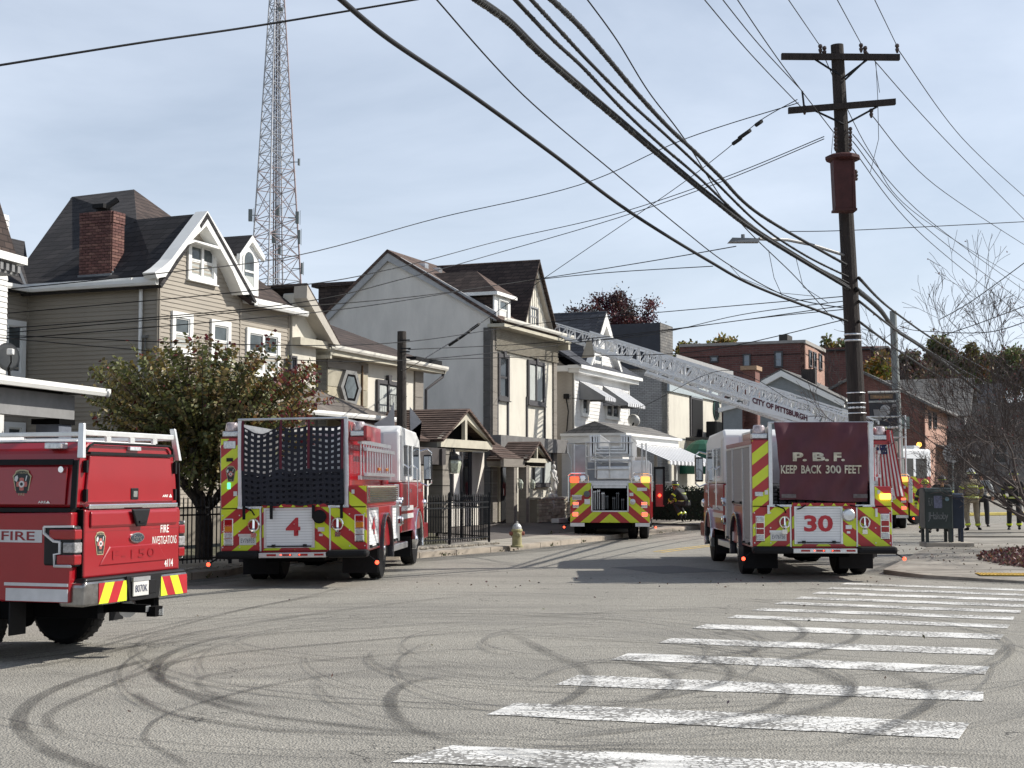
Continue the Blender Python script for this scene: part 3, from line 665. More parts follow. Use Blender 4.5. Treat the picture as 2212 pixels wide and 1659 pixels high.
def engine(label, loc, head, number, plate_no, net, front_axle=7.0, roll=0):
    rt = root('fire_engine', loc, -R(head), label=label, cat='fire engine'); rt.rotation_euler.y = R(roll)
    CH = chevron('chevron_'+number, .43, .80, 0.02, .12 if net else .02)
    ra = 2.15
    # body shell
    b = MB(); b.box(-1.25,-.95,0,3.7,1.33,2.55); b.box(-1.25,1.25,.005,3.7,.58,1.33); b.box(.93,1.25,0,3.7,1.33,1.70)
    b.box(-1.0,1.0,3.7,4.4,.58,2.3)
    b.build('body', red, rt, bevel=.02)
    # rear chevron sheets
    for nm, x0, x1, z0, z1 in (('chevron_panel',-1.25,-.955,1.33,2.53),('chevron_panel',-1.25,-.565,.62,1.325),('chevron_panel',.635,1.25,.62,1.325),('chevron_panel',.955,1.25,1.33,1.69),('chevron_panel',-.54,.615,.62,1.40)):
        MB().box(x0,x1,-.012,.004,z0,z1).build(nm, CH, rt, bevel=.004)
    # trim
    for q in ((-.955,-.885,-.03,.05,1.36,2.86),(.865,.945,-.03,.05,1.36,2.86),(-.585,-.555,-.025,.02,.6,1.34),(.61,.64,-.025,.02,.6,1.34)): MB().box(*q).build('frame_post', silver, rt, bevel=.008)
    t = MB(); t.tube([(-.95,-.02,2.85),(.93,-.02,2.85)], .02, 8); t.box(-.93,-.88,0,3.4,2.66,2.72); t.box(.87,.93,0,3.4,2.78,2.84); t.build('top_rail', silver, rt)
    MB().box(-.96,-.55,-.035,.03,1.33,1.37).build('tread_ledge', plate_m, rt); MB().box(.6,.95,-.035,.03,1.33,1.37).build('tread_ledge', plate_m, rt)
    # hose bed
    t = MB(); t.box(-.95,-.92,.02,3.6,1.34,2.78); t.box(-.95,.93,3.5,3.6,1.34,2.62); t.box(-.9,.9,0,3.6,1.34,1.37); t.build('hose_bed', silver, rt)
    t = MB(); t.box(.92,.955,.06,3.7,1.70,2.80); t.build('hose_bed_wall', red, rt, bevel=.01)
    hs = MB(); rr_ = random.Random(7)
    for k in range(11):
        x = -.84+k*.165; zt = 1.72+rr_.uniform(-.04,.12)
        for j in range(5):
            hs.box(x-.07,x+.07,.15+rr_.uniform(-.03,.03),3.3,1.38+j*(zt-1.38)/5,1.38+(j+.85)*(zt-1.38)/5)
    hs.build('hose_load', M('packed_hose', (.03,.032,.04) if net else (.05,.05,.055), .9, var=.5, scale=12), rt, bevel=.02)
    # roller door with number
    d = roller(rt, lambda a,z,d=0: (a,-.014-d,z), -.47, .33, .66, 1.30, wshut)
    NR = M('number_red', (.42,.02,.03), .5)
    if len(number) == 1: text(number, lambda a,z: (a,-.034,z), -.13, .12, .86, 1.17, NR, d, bold=.03)
    else: text(number, lambda a,z: (a,-.034,z), -.33, .19, .88, 1.18, NR, d, bold=.035)
    # bumpers and step
    for x0, x1 in ((-1.28,-.57),(.6,1.3)):
        t = MB(); t.box(x0,x1,-.28,.02,.49,.62); t.build('rear_bumper', black, rt, bevel=.05)
    t = MB(); t.box(-.56,.59,-.22,.0,.50,.585); s = t.build('tailboard_step', silver, rt, bevel=.01)
    for k in range(4):
        x = -.42+k*.27; MB().box(x,x+.16,-.226,-.219,.53,.565).build('reflector', redlamp, s)
    for k in range(3): MB().ball((-.18+k*.16,-.225,.55), .012, n=6, m=4).build('marker_lamp', redlit, s)
    # lamps, plates, fittings
    cols = [redlamp, amblamp, clrlamp, clrlamp] if net else [clrlamp, redlamp, redlamp, clrlamp]
    cluster(rt, RB, -1.12, .70, 1.17, .17, cols); cluster(rt, RB, 1.13, .74, 1.21, .17, cols)
    plate(rt, RB, -.79, .79, .29, .15, plate_no)
    for x in (-.68, .76):
        t = MB(); q = [(x+.088*math.cos(2*PI*i/16), 1.05+.10*math.sin(2*PI*i/16)) for i in range(16)]
        t.tube([(p[0],-.05,p[1]) for p in q+q[:1]], .017, 6); t.tube([(x,-.05,1.14),(x,-.06,.95)], .02, 6); t.ball((x,-.06,.96), .045, n=8, m=5); t.box(x-.045,x+.045,-.06,-.01,.84,.92)
        t.build('grab_handle', chrome, rt, smooth=False)
    t = MB(); t.lathe((.46,-.01,1.18), [(.10,0),(.115,-.05),(.115,-.12),(.095,-.14),(.02,-.15)], 16, 'y'); t.build('rear_intake', black if net else silver, rt)
    t = MB(); t.box(.42,.53,-.03,-.012,.93,1.0); t.box(.44,.5,-.03,-.012,.85,.89); t.build('label_plate', silver, rt)
    t = MB(); t.box(-1.03,-.97,-.03,-.01,1.55,1.63) ; t.box(1.0,1.05,-.03,-.01,1.56,1.63); t.build('reflector_tag', M('tag_white', (.6,.6,.58), .5), rt)
    feeler(rt, -1); feeler(rt, 1)
    beacon(rt, -1.10, .16, 2.56); 
    t = MB(); t.box(.96,1.26,.05,.5,2.46,2.53); t.box(1.2,1.26,.05,.5,2.46,2.72); t.build('light_bracket', red, rt, bevel=.01); beacon(rt, 1.10, .2, 2.535)
    if net:
        t = MB(); t.box(-1.2,-.99,-.04,-.012,2.36,2.49); t.build('scene_light', clrlamp, rt, bevel=.01)
        t = MB(); t.box(-1.15,-1.04,-.03,-.012,2.14,2.2); t.build('warning_light', bplastic, rt)
        emblem(rt, lambda a,z,d=0: (a,-.015-d,z), -1.08, 1.93, .19, .27)
        t = MB(); t.box(-1.14,-1.08,-.03,-.012,1.67,1.78); t.build('green_lamp', M('lit_green', (.1,.7,.35), .4, emit=(.15,.9,.45,1.2)), rt, bevel=.01)
    else:
        t = MB(); t.box(1.04,1.24,-.05,-.012,1.46,1.57); t.build('amber_light', amblit, rt, bevel=.02)
        t = MB(); t.box(-1.21,-1.06,-.04,-.012,1.52,1.60); t.build('marker_light', clrlamp, rt, bevel=.01)
        t = MB(); t.box(-.99,-.95,-.06,-.012,1.2,1.36); t.box(.95,.99,-.06,-.012,1.15,1.3); t.build('latch', silver, rt)
    for x in (-1.22,-.93,.96,1.22):
        for z in (.68,.95,1.22): MB().cyl((x,-.012,z),(x,-.022,z),.012,n=8).build('bolt', silver, rt)
    for x0,x1,z in ((-1.24,-.96,1.335),(.96,1.24,1.335)): MB().box(x0,x1,-.016,-.011,z,z+.012).build('panel_seam', dark, rt)
    MB().box(-.53,.60,-.03,-.014,1.345,1.40).build('reflective_board', M('board_red', (.36,.012,.02), .4), rt)
    for k in range(5): MB().hull([(-.46+k*.21,-.031,1.35),(-.38+k*.21,-.031,1.35),(-.42+k*.21,-.031,1.395)],[(-.46+k*.21,-.035,1.35),(-.38+k*.21,-.035,1.35),(-.42+k*.21,-.035,1.395)]).build('reflective_triangle', fluo, rt)
    sr = MB(); sr.tube([(-.85,-.06,1.36),(-.7,-.1,1.30),(-.66,-.06,1.22)], .014, 5); sr.build('tie_strap', black, rt)
    # underbody
    t = MB(); t.box(-.5,.5,.1,8.3,.42,.6); t.box(-.3,.3,1.8,2.5,.32,.5); t.ball((0,ra,.5),.26,n=10,m=6); t.cyl((-1.0,ra,.5),(1.0,ra,.5),.09); t.cyl((-1,front_axle,.5),(1,front_axle,.5),.07); t.box(-1.0,1.0,3.2,4.6,.35,.6)
    t.build('chassis', dark, rt)
    for s in (-1,1):
        wheel(rt, s*1.22, ra, .52, .28, s, True); wheel(rt, s*1.22, front_axle, .52, .32, s)
        arch(rt, s*1.2, ra, .52, s, M('fender_black', (.03,.03,.035), .25, coat=.5) , .12); arch(rt, s*1.2, front_axle, .52, s, chrome, .1)
        t = MB(); t.box(*sorted((s*.58,s*1.22)),1.42,1.45,.14,.56); f = t.build('mud_flap', black, rt)
        t = MB(); t.box(*sorted((s*.7,s*1.2)),front_axle-.8,front_axle-.78,.2,.62); t.build('mud_flap', black, rt)
        mb = MB(); mb.box(*sorted((s*1.0,s*1.27)),3.1,5.2,.44,.56); mb.build('side_step', plate_m, rt, bevel=.01)
    # sides
    LS = lambda a, z, d=0: (-1.25-d, a, z); RS = lambda a, z, d=0: (1.25+d, a, z)
    for y0, y1, z0 in ((.12,1.12,.62),(1.2,2.6,1.35),(2.72,3.6,.62)):
        roller(rt, LS, y0, y1, z0, 2.42, shutter, 'side_shutter', .06)
    MB().box(-1.262,-1.25,0.02,3.68,2.47,2.54).build('red_cap_trim', dred, rt)
    for y0, y1 in ((.1,1.15),(2.95,3.6)): roller(rt, RS, y0, y1, .62, 1.28, wshut, 'side_shutter', .06)
    if net: text('4', lambda a,z: (1.275,a,z), .45, .8, .85, 1.15, NR, rt, bold=.03)
    lv = MB().box(1.252,1.262,.05,3.65,1.40,1.69).build('grille_panel', M('grille_back', (.25,.26,.2), .5), rt)
    me = MB().box(1.262,1.30,.08,3.6,0,.022).build('slat', chrome, lv).data; lv.children[0].location.z = 1.42
    for k in range(1, 7): inst(me, 'slat', lv, loc=(0,0,1.42+k*.037))
    # ladder on the right side
    ld = MB()
    for z in (1.80, 2.42): ld.box(1.05,1.1,.35,4.1,z,z+.07)
    for z in (1.86, 2.30): ld.box(1.14,1.19,.5,4.0,z,z+.06)
    lo = ld.build('ground_ladder', silver, rt)
    me = MB().cyl((1.075,0,1.84),(1.075,0,2.45),.018,n=8).build('rung', silver, lo).data; lo.children[0].location.y = .5
    for k in range(1, 12): inst(me, 'rung', lo, loc=(0,.5+k*.3,0))
    me = MB().cyl((1.165,0,1.9),(1.165,0,2.32),.016,n=8).build('rung', silver, lo).data; lo.children[-1].location.y = .65
    for k in range(1, 11): inst(me, 'rung', lo, loc=(0,.65+k*.3,0))
    for k in (1.7, 2.7): MB().box(1.19,1.22,k,k+.22,1.96,2.02).build('ladder_clamp', amblamp, lo, bevel=.01)
    # pump panel
    t = MB(); t.box(-1.22,1.22,3.75,4.35,.6,1.72); t.build('pump_panel', plate_m, rt, bevel=.01)
    for s in (-1,1):
        t = MB()
        for (yy,zz,r_) in ((3.95,1.0,.09),(4.2,1.0,.07),(4.0,1.35,.06),(4.2,1.4,.06)): t.lathe((s*1.22,yy,zz), [(r_,0),(r_*1.1,s*.08),(r_*.8,s*.1)], 12, 'x')
        t.build('pump_outlet', chrome, rt)
    # cab
    P = [(4.45,.75),(4.45,2.78),(4.6,2.9),(7.2,2.86),(7.75,2.72),(8.2,1.76),(8.3,.75)]
    lo_ = [(4.45,.75),(4.45,1.75),(8.205,1.75),(8.3,.75)]; up = [(4.45,1.752),(4.45,2.78),(4.6,2.9),(7.2,2.86),(7.75,2.72),(8.2,1.752)]
    MB().pris('x', lo_, -1.24, 1.24).build('cab_lower', red, rt, bevel=.03); cu = MB().pris('x', up, -1.22, 1.22).build('cab_upper', white, rt, bevel=.05)
    MB().box(-.9,.9,4.44,4.452,1.8,2.75).build('cab_rear_panel', M('cab_rear_grey', (.55,.57,.6), .4, coat=.3), rt)
    for s in (-1,1):
        MB().box(*sorted((s*1.222,s*1.232)),4.5,4.85,1.8,2.7).build('tread_plate', plate_m, rt)
        for y0,y1,y2 in ((4.98,5.6,1.92),(5.75,6.25,1.92),(6.5,7.55,1.85)):
            MB().box(*sorted((s*1.218,s*1.231)),y0,y1,y2,2.5).build('cab_window', glass, rt, bevel=.03)
            fr = MB()
            for (a0,a1,b0,b1) in ((y0-.03,y0,y2-.03,2.53),(y1,y1+.03,y2-.03,2.53),(y0,y1,2.5,2.53),(y0,y1,y2-.03,y2)): fr.box(*sorted((s*1.22,s*1.237)),a0,a1,b0,b1)
            fr.build('window_frame', chrome, rt)
        for y in (4.95,6.42):
            t = MB(); t.tube([(s*1.24,y,1.2),(s*1.33,y,1.25),(s*1.33,y,2.05),(s*1.24,y,2.12)], .018, 6); t.build('handrail', chrome, rt)
        for z0 in (1.02,1.18): MB().box(*sorted((s*1.241,s*1.248)),4.5,6.35,z0,z0+.1).build('white_stripe', white, rt)
        for y in (5.7, 7.5): MB().box(*sorted((s*1.24,s*1.28)),y,y+.14,1.55,1.62).build('door_handle', chrome, rt)
        m_ = MB(); m_.tube([(s*1.2,7.9,2.45),(s*1.36,8.05,2.5),(s*1.45,8.05,2.42),(s*1.45,8.05,1.75),(s*1.36,8.05,1.68),(s*1.2,8.0,1.75)], .022, 6); mo = m_.build('mirror_arm', chrome, rt)
        MB().box(*sorted((s*1.27,s*1.46)),8.0,8.1,1.8,2.38).build('mirror', bplastic, mo, bevel=.03)
        MB().box(*sorted((s*1.29,s*1.44)),7.99,7.999,1.84,2.34).build('mirror_glass', M('mirror_glass', (.5,.52,.55), .05, 1.), mo)
        t = MB(); t.ball((s*1.22,8.35,1.3), .08, .12, .1, 10, 6); t.build('head_light', chrome, rt, smooth=True)
    t = MB(); t.box(-1.24,1.24,8.3,9.05,.5,.85); t.build('front_bumper', dred, rt, bevel=.03)
    MB().pris('x', [(7.8,2.6),(8.2,1.8),(8.22,1.8),(7.82,2.62)], -1.05, 1.05).build('windshield', glass, rt)
    t = MB(); t.box(-.9,.9,7.0,7.3,2.87,3.0); t.build('light_bar', clrlamp, rt, bevel=.03)
    if net:
        ns = M('net_webbing', (.012,.013,.022), .8, var=.3); nr = M('net_red_strap', (.10,.012,.025), .8)
        def top(a):
            ks = [-.86,-.2,.28,.86]; zs = [2.78,2.80,2.80,2.80]; s_ = [.13,.07,.05]
            for i in range(3):
                if a <= ks[i+1]+1e-6:
                    t = (a-ks[i])/(ks[i+1]-ks[i]); return zs[i]*(1-t)+zs[i+1]*t-s_[i]*4*t*(1-t)
            return 2.8
        def pt(a, t, d=0): zt = top(a)-.05; z = zt+(1.38-zt)*t; return (a*(1-.0*t), -.05-.05*math.sin(PI*t)-.03*math.sin(a*9)*t-d, z+.012*math.sin(a*14+t*9))
        nb = MB(); nc, nrw = 16, 14
        for i in range(nc+1):
            a = -.85+1.7*i/nc; w2 = .031
            r0 = [pt(a-w2, j/28) for j in range(29)]; r1 = [pt(a+w2, j/28) for j in range(29)]
            nb.add(r0+r1, [(j, j+1, 30+j, 29+j) for j in range(28)])
        for j in range(nrw+1):
            t = j/nrw; w2 = .021
            r0 = [pt(-.86+1.72*i/34, max(0,t-w2), .006) for i in range(35)]; r1 = [pt(-.86+1.72*i/34, min(1,t+w2), .006) for i in range(35)]
            nb.add(r0+r1, [(i, i+1, 36+i, 35+i) for i in range(34)])
        nb.build('net', ns, rt, open=True)
        tp_ = MB(); n = 40; r0 = [pt(-.87+1.74*i/n, .58+.025*math.sin(i*1.3), -.02) for i in range(n+1)]; rm = [pt(-.87+1.74*i/n, .8, -.03) for i in range(n+1)]; r1 = [pt(-.87+1.74*i/n, 1., -.02) for i in range(n+1)]
        tp_.add(r0+rm+r1, [(i,i+1,n+2+i,n+1+i) for i in range(n)]+[(n+1+i,n+2+i,2*n+3+i,2*n+2+i) for i in range(n)]); tp_.build('net_skirt', M('net_tarp', (.008,.009,.018), .85, var=.5, scale=20, bump=.6, bscale=40), rt, open=True)
        for a in (-.86,-.2,.28,.86):
            q = MB(); r0 = [pt(a-.022, j/20*.55, .012) for j in range(21)]; r1 = [pt(a+.022, j/20*.55, .012) for j in range(21)]; r0[0] = (a-.02,-.03,2.85); r1[0] = (a+.02,-.03,2.85)
            q.add(r0+r1, [(j,j+1,22+j,21+j) for j in range(20)]); q.build('strap', nr, rt, open=True)
        for a in (-.83,-.36,.36,.84): MB().box(a-.025,a+.025,-.12,-.105,1.15,1.38).build('strap', black, rt)
    else:
        cm = M('maroon_vinyl', (.085,.018,.028), .62, var=.22, scale=2.5, bump=.25, bscale=6, stretch=(1,1,.4), dirt=.3)
        q = MB(); nx, nz = 48, 30; vs = []; rr_ = random.Random(3)
        def cy(a, z):
            t = (2.86-z)/1.42
            return -.075-.04*math.sin(a*5+1)*t-.03*math.sin(a*15+t*5)*(.35+.65*t)-.04*max(0,.6-abs(a+.7)*2.5)*math.sin(t*6)-.03*math.sin((a*.8+z)*7)*(1-t)-.02*math.sin((a-z)*11)
        for j in range(nz+1):
            for i in range(nx+1):
                t = j/nz; x0 = -.86+.1*min(1,t*1.6); x1 = .84-.02*t; a = x0+(x1-x0)*i/nx; z = 2.86-1.42*t-.02*math.sin(a*3)*t; vs.append((a, cy(a,z), z))
        q.add(vs, [(j*(nx+1)+i, j*(nx+1)+i+1, (j+1)*(nx+1)+i+1, (j+1)*(nx+1)+i) for j in range(nz) for i in range(nx)])
        c_ = q.build('curtain', cm, rt, smooth=True, open=True)
        lm = M('faded_lettering', (.52,.48,.38), .7, var=.35, scale=14)
        fc = lambda a,z: (a, cy(a,z)-.024, z)
        for s_, a0, a1 in (('P.', -.53,-.27), ('B.', -.17,.12), ('F.', .21,.41)): text(s_, fc, a0, a1, 2.15, 2.31, lm, c_, bold=.045)
        for s_, a0, a1 in (('KEEP', -.74,-.45), ('BACK', -.37,-.02), ('300', .06,.33), ('FEET', .40,.71)): text(s_, fc, a0, a1, 1.93, 2.08, lm, c_, bold=.025)
        for a0,a1 in ((-.74,-.48),(.55,.8)): MB().box(a0,a1,-.115,-.10,1.49,1.56).build('curtain_patch', M('patch_grey', (.13,.11,.11), .8, var=.4, scale=12), rt)
        t = MB(); t.tube([(.5,-.05,1.36),(.62,-.1,1.33),(.72,-.06,1.34)], .012, 5); t.tube([(-.3,-.06,1.36),(-.4,-.1,1.3),(-.45,-.06,1.29)], .014, 5); t.build('strap', black, rt)
        bx_ = MB().box(-1.2,-.98,.5,1.6,2.56,2.68).build('roof_box', dred, rt)
        for k in range(2): MB().box(-1.22,-1.0,.4+k*.0,.42,2.57,2.75).build('flood_light', clrlamp, bx_, bevel=.02)
        wc = MB(); wc.pris('y', [(-1.35,0),(-1.05,0),(-1.1,.12),(-1.3,.12)], .95, 1.1); 
    return rt
def ctr(xl, xr, Y): return ((xl+xr)/2-1106)/FPX*Y
E4 = engine('red and white fire engine with black cargo net and number 4 on its rear door', (ctr(480,797,25.3), 25.3, 0), 3.4, '4', 'EV76935', True, roll=-.9)
E30 = engine('red and grey fire engine with maroon curtain lettered KEEP BACK 300 FEET and number 30', (ctr(1625,1921,26.9), 26.9, 0), 1.2, '30', 'EV76756', False)

def ladder_truck(label, loc, head, nested):
    rt = root('ladder_truck', loc, -R(head), label=label, cat='ladder truck')
    CH = chevron('chevron_truck_%d' % nested, .52, .85, 0, .1)
    b = MB(); b.box(-1.25,-.57,0,7,.56,1.78); b.box(.57,1.25,0,7,.56,1.78); b.box(-.57,.57,1.6,7,.56,1.78); b.box(-.57,.57,0,.2,.56,.9); b.build('body', red, rt, bevel=.02)
    for x0,x1,z0,z1 in ((-1.25,-.57,.54,1.79),(.57,1.25,.54,1.79),(-.57,.57,.54,.89)): MB().box(x0,x1,-.012,.004,z0,z1).build('chevron_panel', CH, rt)
    t = MB(); t.box(-.59,-.55,-.03,.05,.88,1.76); t.box(.55,.59,-.03,.05,.88,1.76); t.box(-.59,.59,-.03,.05,1.70,1.78); t.box(-.59,.59,-.03,.05,.88,.92); t.box(-.52,.52,-.02,.03,1.63,1.69); t.build('bay_frame', silver, rt)
    t = MB(); t.box(-.56,.56,1.5,1.6,.9,1.72); t.build('bay_back', dark, rt)
    for k,(x,z0,z1) in enumerate(((-.48,.95,1.55),(-.36,.95,1.58),(-.22,.95,1.5),(-.1,.98,1.4),(.12,.95,1.35),(.24,.95,1.5),(.4,.95,1.3))):
        t = MB(); t.box(x-.035,x-.02,.1,1.4,z0,z1); t.box(x+.02,x+.035,.1,1.4,z0,z1); t.box(x-.05,x+.05,.06,.12,z1-.06,z1-.03); t.build('stored_ladder', silver if k < 3 else M('dull_tool', (.12,.13,.14), .5), rt)
    for s in (-1,1):
        cluster(rt, RB, s*1.08, 1.0, 1.2, .2, [redlit, clrlamp]); cluster(rt, RB, s*1.09, .72, .88, .2, [redlit])
        t = MB(); t.box(*sorted((s*.98,s*1.26)),-.05,.2,1.80,1.99); t.build('warning_light', M('lit_red_soft', (.7,.05,.02), .3, emit=(1,.10,.04,1.6)) if s < 0 else M('lit_amber_soft', (.8,.35,.08), .3, emit=(1,.38,.08,1.6)), rt, bevel=.03)
        t = MB(); t.lathe((s*.85,-.03,1.92),[(.11,0),(.11,-.04),(.07,-.05)],12,'y'); t.build('speaker_horn', chrome, rt)
        t = MB(); t.tube([(s*.68,-.06,1.79),(s*.68,-.06,2.02),(s*.78,-.06,2.1),(s*1.22,-.06,2.1),(s*1.32,-.04,2.02),(s*1.32,-.04,1.2)],.022,6); t.build('grab_rail', chrome, rt)
        feeler(rt, s)
        wheel(rt, s*1.2, 2.4, .52, .3, s, True); wheel(rt, s*1.2, 1.2, .52, .3, s, True); wheel(rt, s*1.2, 8.2, .52, .3, s)
    t = MB(); t.box(-1.25,-.8,-.05,.0,.42,.53); t.box(.8,1.25,-.05,0,.42,.53); t.build('rear_step', silver, rt)
    MB().box(-.7,.7,.1,9,.35,.56).build('chassis', dark, rt)
    t = MB(); t.lathe((-.72,-.01,1.44),[(.09,0),(.1,-.1),(.02,-.12)],12,'y'); t.build('rear_inlet', M('dull_tool', (.12,.13,.14)), rt)
    MB().lathe((.72,-.01,1.2),[(.08,0),(.09,-.08),(.02,-.1)],12,'y').build('gauge', silver, rt); MB().box(.62,.74,-.03,-.01,1.38,1.48).build('label_plate', silver, rt); MB().box(-.8,-.62,-.03,-.01,1.12,1.28).build('label_plate', silver, rt)
    plate(rt, RB, -1.04, 1.31, .29, .12, 'EV66610' )
    MB().box(.86,1.17,-.025,-.01,1.54,1.64).build('sign_plate', silver, rt)
    MB().box(-1.2,1.2,0,6.8,1.78,1.86).build('deck', plate_m, rt)
    # cab
    MB().pris('x', [(7,.8),(7,1.84),(9.62,1.84),(9.75,.8)], -1.22, 1.22).build('cab', red if nested else white, rt, bevel=.04); MB().pris('x', [(7.02,1.84),(7.02,2.55),(9.3,2.55),(9.6,1.84)], -1.2, 1.2).build('cab_upper', M('cab_grey', (.30,.31,.33), .4, .3), rt, bevel=.04)
    if nested:
        MB().box(.56,1.24,.3,1.0,1.86,2.5).build('control_pedestal', silver, rt, bevel=.03)
        MB().box(-1.2,-.78,.3,1.4,1.86,3.0).build('equipment_cabinet', M('cabinet_grey', (.42,.43,.45), .45), rt, bevel=.02)
        MB().box(.78,1.15,.6,1.4,2.2,2.62).build('equipment_cabinet', M('cabinet_beige', (.45,.40,.36), .5), rt, bevel=.02)
        MB().box(-.42,.64,.0,.5,1.9,2.32).build('turntable_housing', silver, rt, bevel=.03)
        for k, (w_, zt, zb) in enumerate(((.62,3.3,2.5),(.52,3.31,2.72),(.44,3.32,2.82),(.36,3.32,2.9))):
            s = MB()
            for sg in (-1,1):
                x = .02+sg*w_; s.box(x-.03,x+.03,.1,7.5,zb,zt); s.box(x-.045,x+.045,.05,7.5,zt-.06,zt)
            s.box(.02-w_,.02+w_,.06,.14,zb,zb+.05); o = s.build('ladder_section', silver, rt)
            me = MB().cyl((.02-w_,0,zb+.03),(.02+w_,0,zb+.03),.02,n=6).build('rung', silver, o).data; o.children[0].location.y = .5
            for q in range(1,14): inst(me,'rung',o,loc=(0,.5+q*.4,.002*q))
        rl = MB()
        for z in (2.22,2.62,3.06): rl.tube([(-.75,-.1,z),(.75 if z > 2.3 else .6,-.1,z)],.022,6)
        for x in (-.75,-.45,0,.7): rl.tube([(x,-.1,1.95),(x,-.1,3.06)],.022,6)
        rl.tube([(-1.33,-.02,3.02),(-1.12,-.02,3.02),(-1.12,-.02,1.9)],.024,6); rl.tube([(-1.33,-.02,3.02),(-1.33,-.02,2.75),(-1.22,-.02,2.5),(-1.22,-.02,2.1)],.024,6)
        rl.tube([(1.02,-.02,2.0),(1.02,-.02,3.05),(1.15,-.02,3.05),(1.15,-.02,2.1)],.024,6); rl.build('guard_rail', silver, rt)
        # open cab door on the right
        d = MB()
        for (x0,x1,z0,z1) in ((1.3,1.36,.95,2.35),(1.62,1.7,1.0,2.38),(1.3,1.7,2.3,2.38)): d.box(x0,x1,6.9,6.98,z0,z1)
        do = d.build('open_door', black, rt); MB().box(1.33,1.66,6.92,6.96,.95,1.75).build('door_panel', red, do); MB().box(1.36,1.62,6.93,6.95,1.76,2.3).build('door_glass', hglass, do)
        MB().ball((1.5,6.88,1.35),.06,n=8,m=4).build('door_lamp', redlit, do)
    return rt
def H2(x, y): return H(x, y)
LT = ladder_truck('ladder truck seen square from behind with its nested ladder bedded on top', (ctr(1231.5,1402,46.9), 46.9, 0), 6.2, True)
FT = ladder_truck('ladder truck flying an American flag and raising the CITY OF PITTSBURGH ladder', (13.9, 57, .05), 13.7, False)

# raised aerial ladder (three telescoping sections) of the flag truck, built in world space under its truck
Minv = (Matrix.Translation(FT.location) @ Matrix.Rotation(-R(13.7), 4, 'Z')).inverted()
LW = M('ladder_white', (.72,.73,.74), .4, .2, var=.06)
def aerial(name, p0, p1, h0, h1, wd, rail, n, solid=None, dz=0.):
    """p0 base, p1 tip of the lower chord"""
    p0, p1 = Vector(p0), Vector(p1); ax = (p1-p0); hz = Vector((-ax.y, ax.x, 0)).normalized(); up = ax.cross(hz).normalized()
    if up.z < 0: up = -up
    s = MB(Minv)
    for sg in (-1,1):
        o = hz*wd/2*sg
        a0, a1 = p0+o, p1+o; b0, b1 = a0+up*h0, a1+up*h1
        s.tube([a0,a1], rail*1.25, 4); s.tube([b0,b1], rail, 4)
    sec = s.build(name, LW, FT)
    br = MB(Minv); rg = MB(Minv)
    for k in range(n):
        t0, t1, tm = k/n, (k+1)/n, (k+.5)/n
        for sg in (-1,1):
            o = hz*wd/2*sg
            a = lambda t: p0.lerp(p1, t)+o
            c = lambda t: p0.lerp(p1, t)+o+up*(h0+(h1-h0)*t)
            br.cyl(a(t0), c(tm), rail*.5, n=4); br.cyl(c(tm), a(t1), rail*.5, n=4)
            if k % 2 == 0: br.cyl(a(t0), c(t0), rail*.45, n=4)
        for t in (t0, tm): rg.cyl(p0.lerp(p1,t)-hz*wd/2, p0.lerp(p1,t)+hz*wd/2, rail*.45, n=5)
    br.build('lattice_brace', LW, sec, kind='stuff'); rg.build('rung', LW, sec, kind='stuff')
    return sec, up, hz
L0, L1_ = at(1880,975,57.6), at(1395,806,57.6)
sec, up, hz = aerial('aerial_section', L0, L1_, .92, .82, 1.05, .055, 18)
L2, L3 = at(1880,952,57.5), at(1262,750,57.5)
aerial('aerial_section', L2, L3, .78, .6, .85, .045, 26)
aerial('aerial_section', at(1700,885,57.5), at(1192,722,57.6), .62, .42, .66, .035, 30)
# solid plates with the lettering, near side
ax = (L1_-L0).normalized()
nh = hz if hz.y < 0 else -hz
def LP(x, y):  # picture point on the near side plane of the base section
    o = L0+nh*.60; nrm = nh; r = ray(x, y); k = (o-Vector((0,0,CAMZ))).dot(nrm)/r.dot(nrm); return Vector((0,0,CAMZ))+r*k
q = [z5(*p) for p in ((845,725),(1440,905),(1440,1010),(820,855))]
pl_ = [LP(*p) for p in q]; pb = MB(Minv); pb.hull(pl_, [p-nh*.05 for p in pl_]); po = pb.build('name_plate', LW, FT, bevel=.01)
e0, e1 = LP(*z5(858,797)), LP(*z5(1372,968)); ux = (e1-e0); uz = (LP(*z5(858,742))-e0)
def LF(a, z): return Minv @ (e0+ux*a+uz*z+nh*.02)
text('CITY OF PITTSBURGH', LF, 0, 1, 0, 1, M('lettering_maroon', (.09,.02,.035), .5), po, bold=.045)
q = [LP(*z5(*p)) for p in ((1160,750),(1810,905),(1820,985),(1700,960),(1150,800))]; pb = MB(Minv); pb.hull([p-nh*1.0 for p in q], [p-nh*1.04 for p in q]); pb.build('side_plate', M('ladder_cream', (.62,.62,.58), .5), FT)
tb = MB(Minv); p = at(1271,760,57.2); tb.hull([p+nh*.3+Vector((-.25,0,-.22)), p+nh*.3+Vector((.22,0,-.18)), p+nh*.3+Vector((.12,0,.42)), p+nh*.3+Vector((-.06,0,.42))], [p-nh*.3+Vector((-.25,0,-.22)), p-nh*.3+Vector((.22,0,-.18)), p-nh*.3+Vector((.12,0,.42)), p-nh*.3+Vector((-.06,0,.42))])
tb.build('nozzle_bracket', M('bracket_tan', (.35,.31,.25), .6), FT)
MB().box(-.5,.5,1.5,2.6,1.86,3.3).build('turntable_pedestal', LW, FT, bevel=.05)
rl = MB()
for (x,y) in ((-.6,.1),(.2,.1),(1.0,.1),(1.2,.1)): rl.tube([(x,y,1.86),(x,y,4.35 if x > .9 else 4.1)], .035, 6)
for z in (2.7,3.5,4.3): rl.tube([(-.6,.1,z),(1.22,.1,z)], .03, 6)
rl.build('guard_rail', silver, FT)
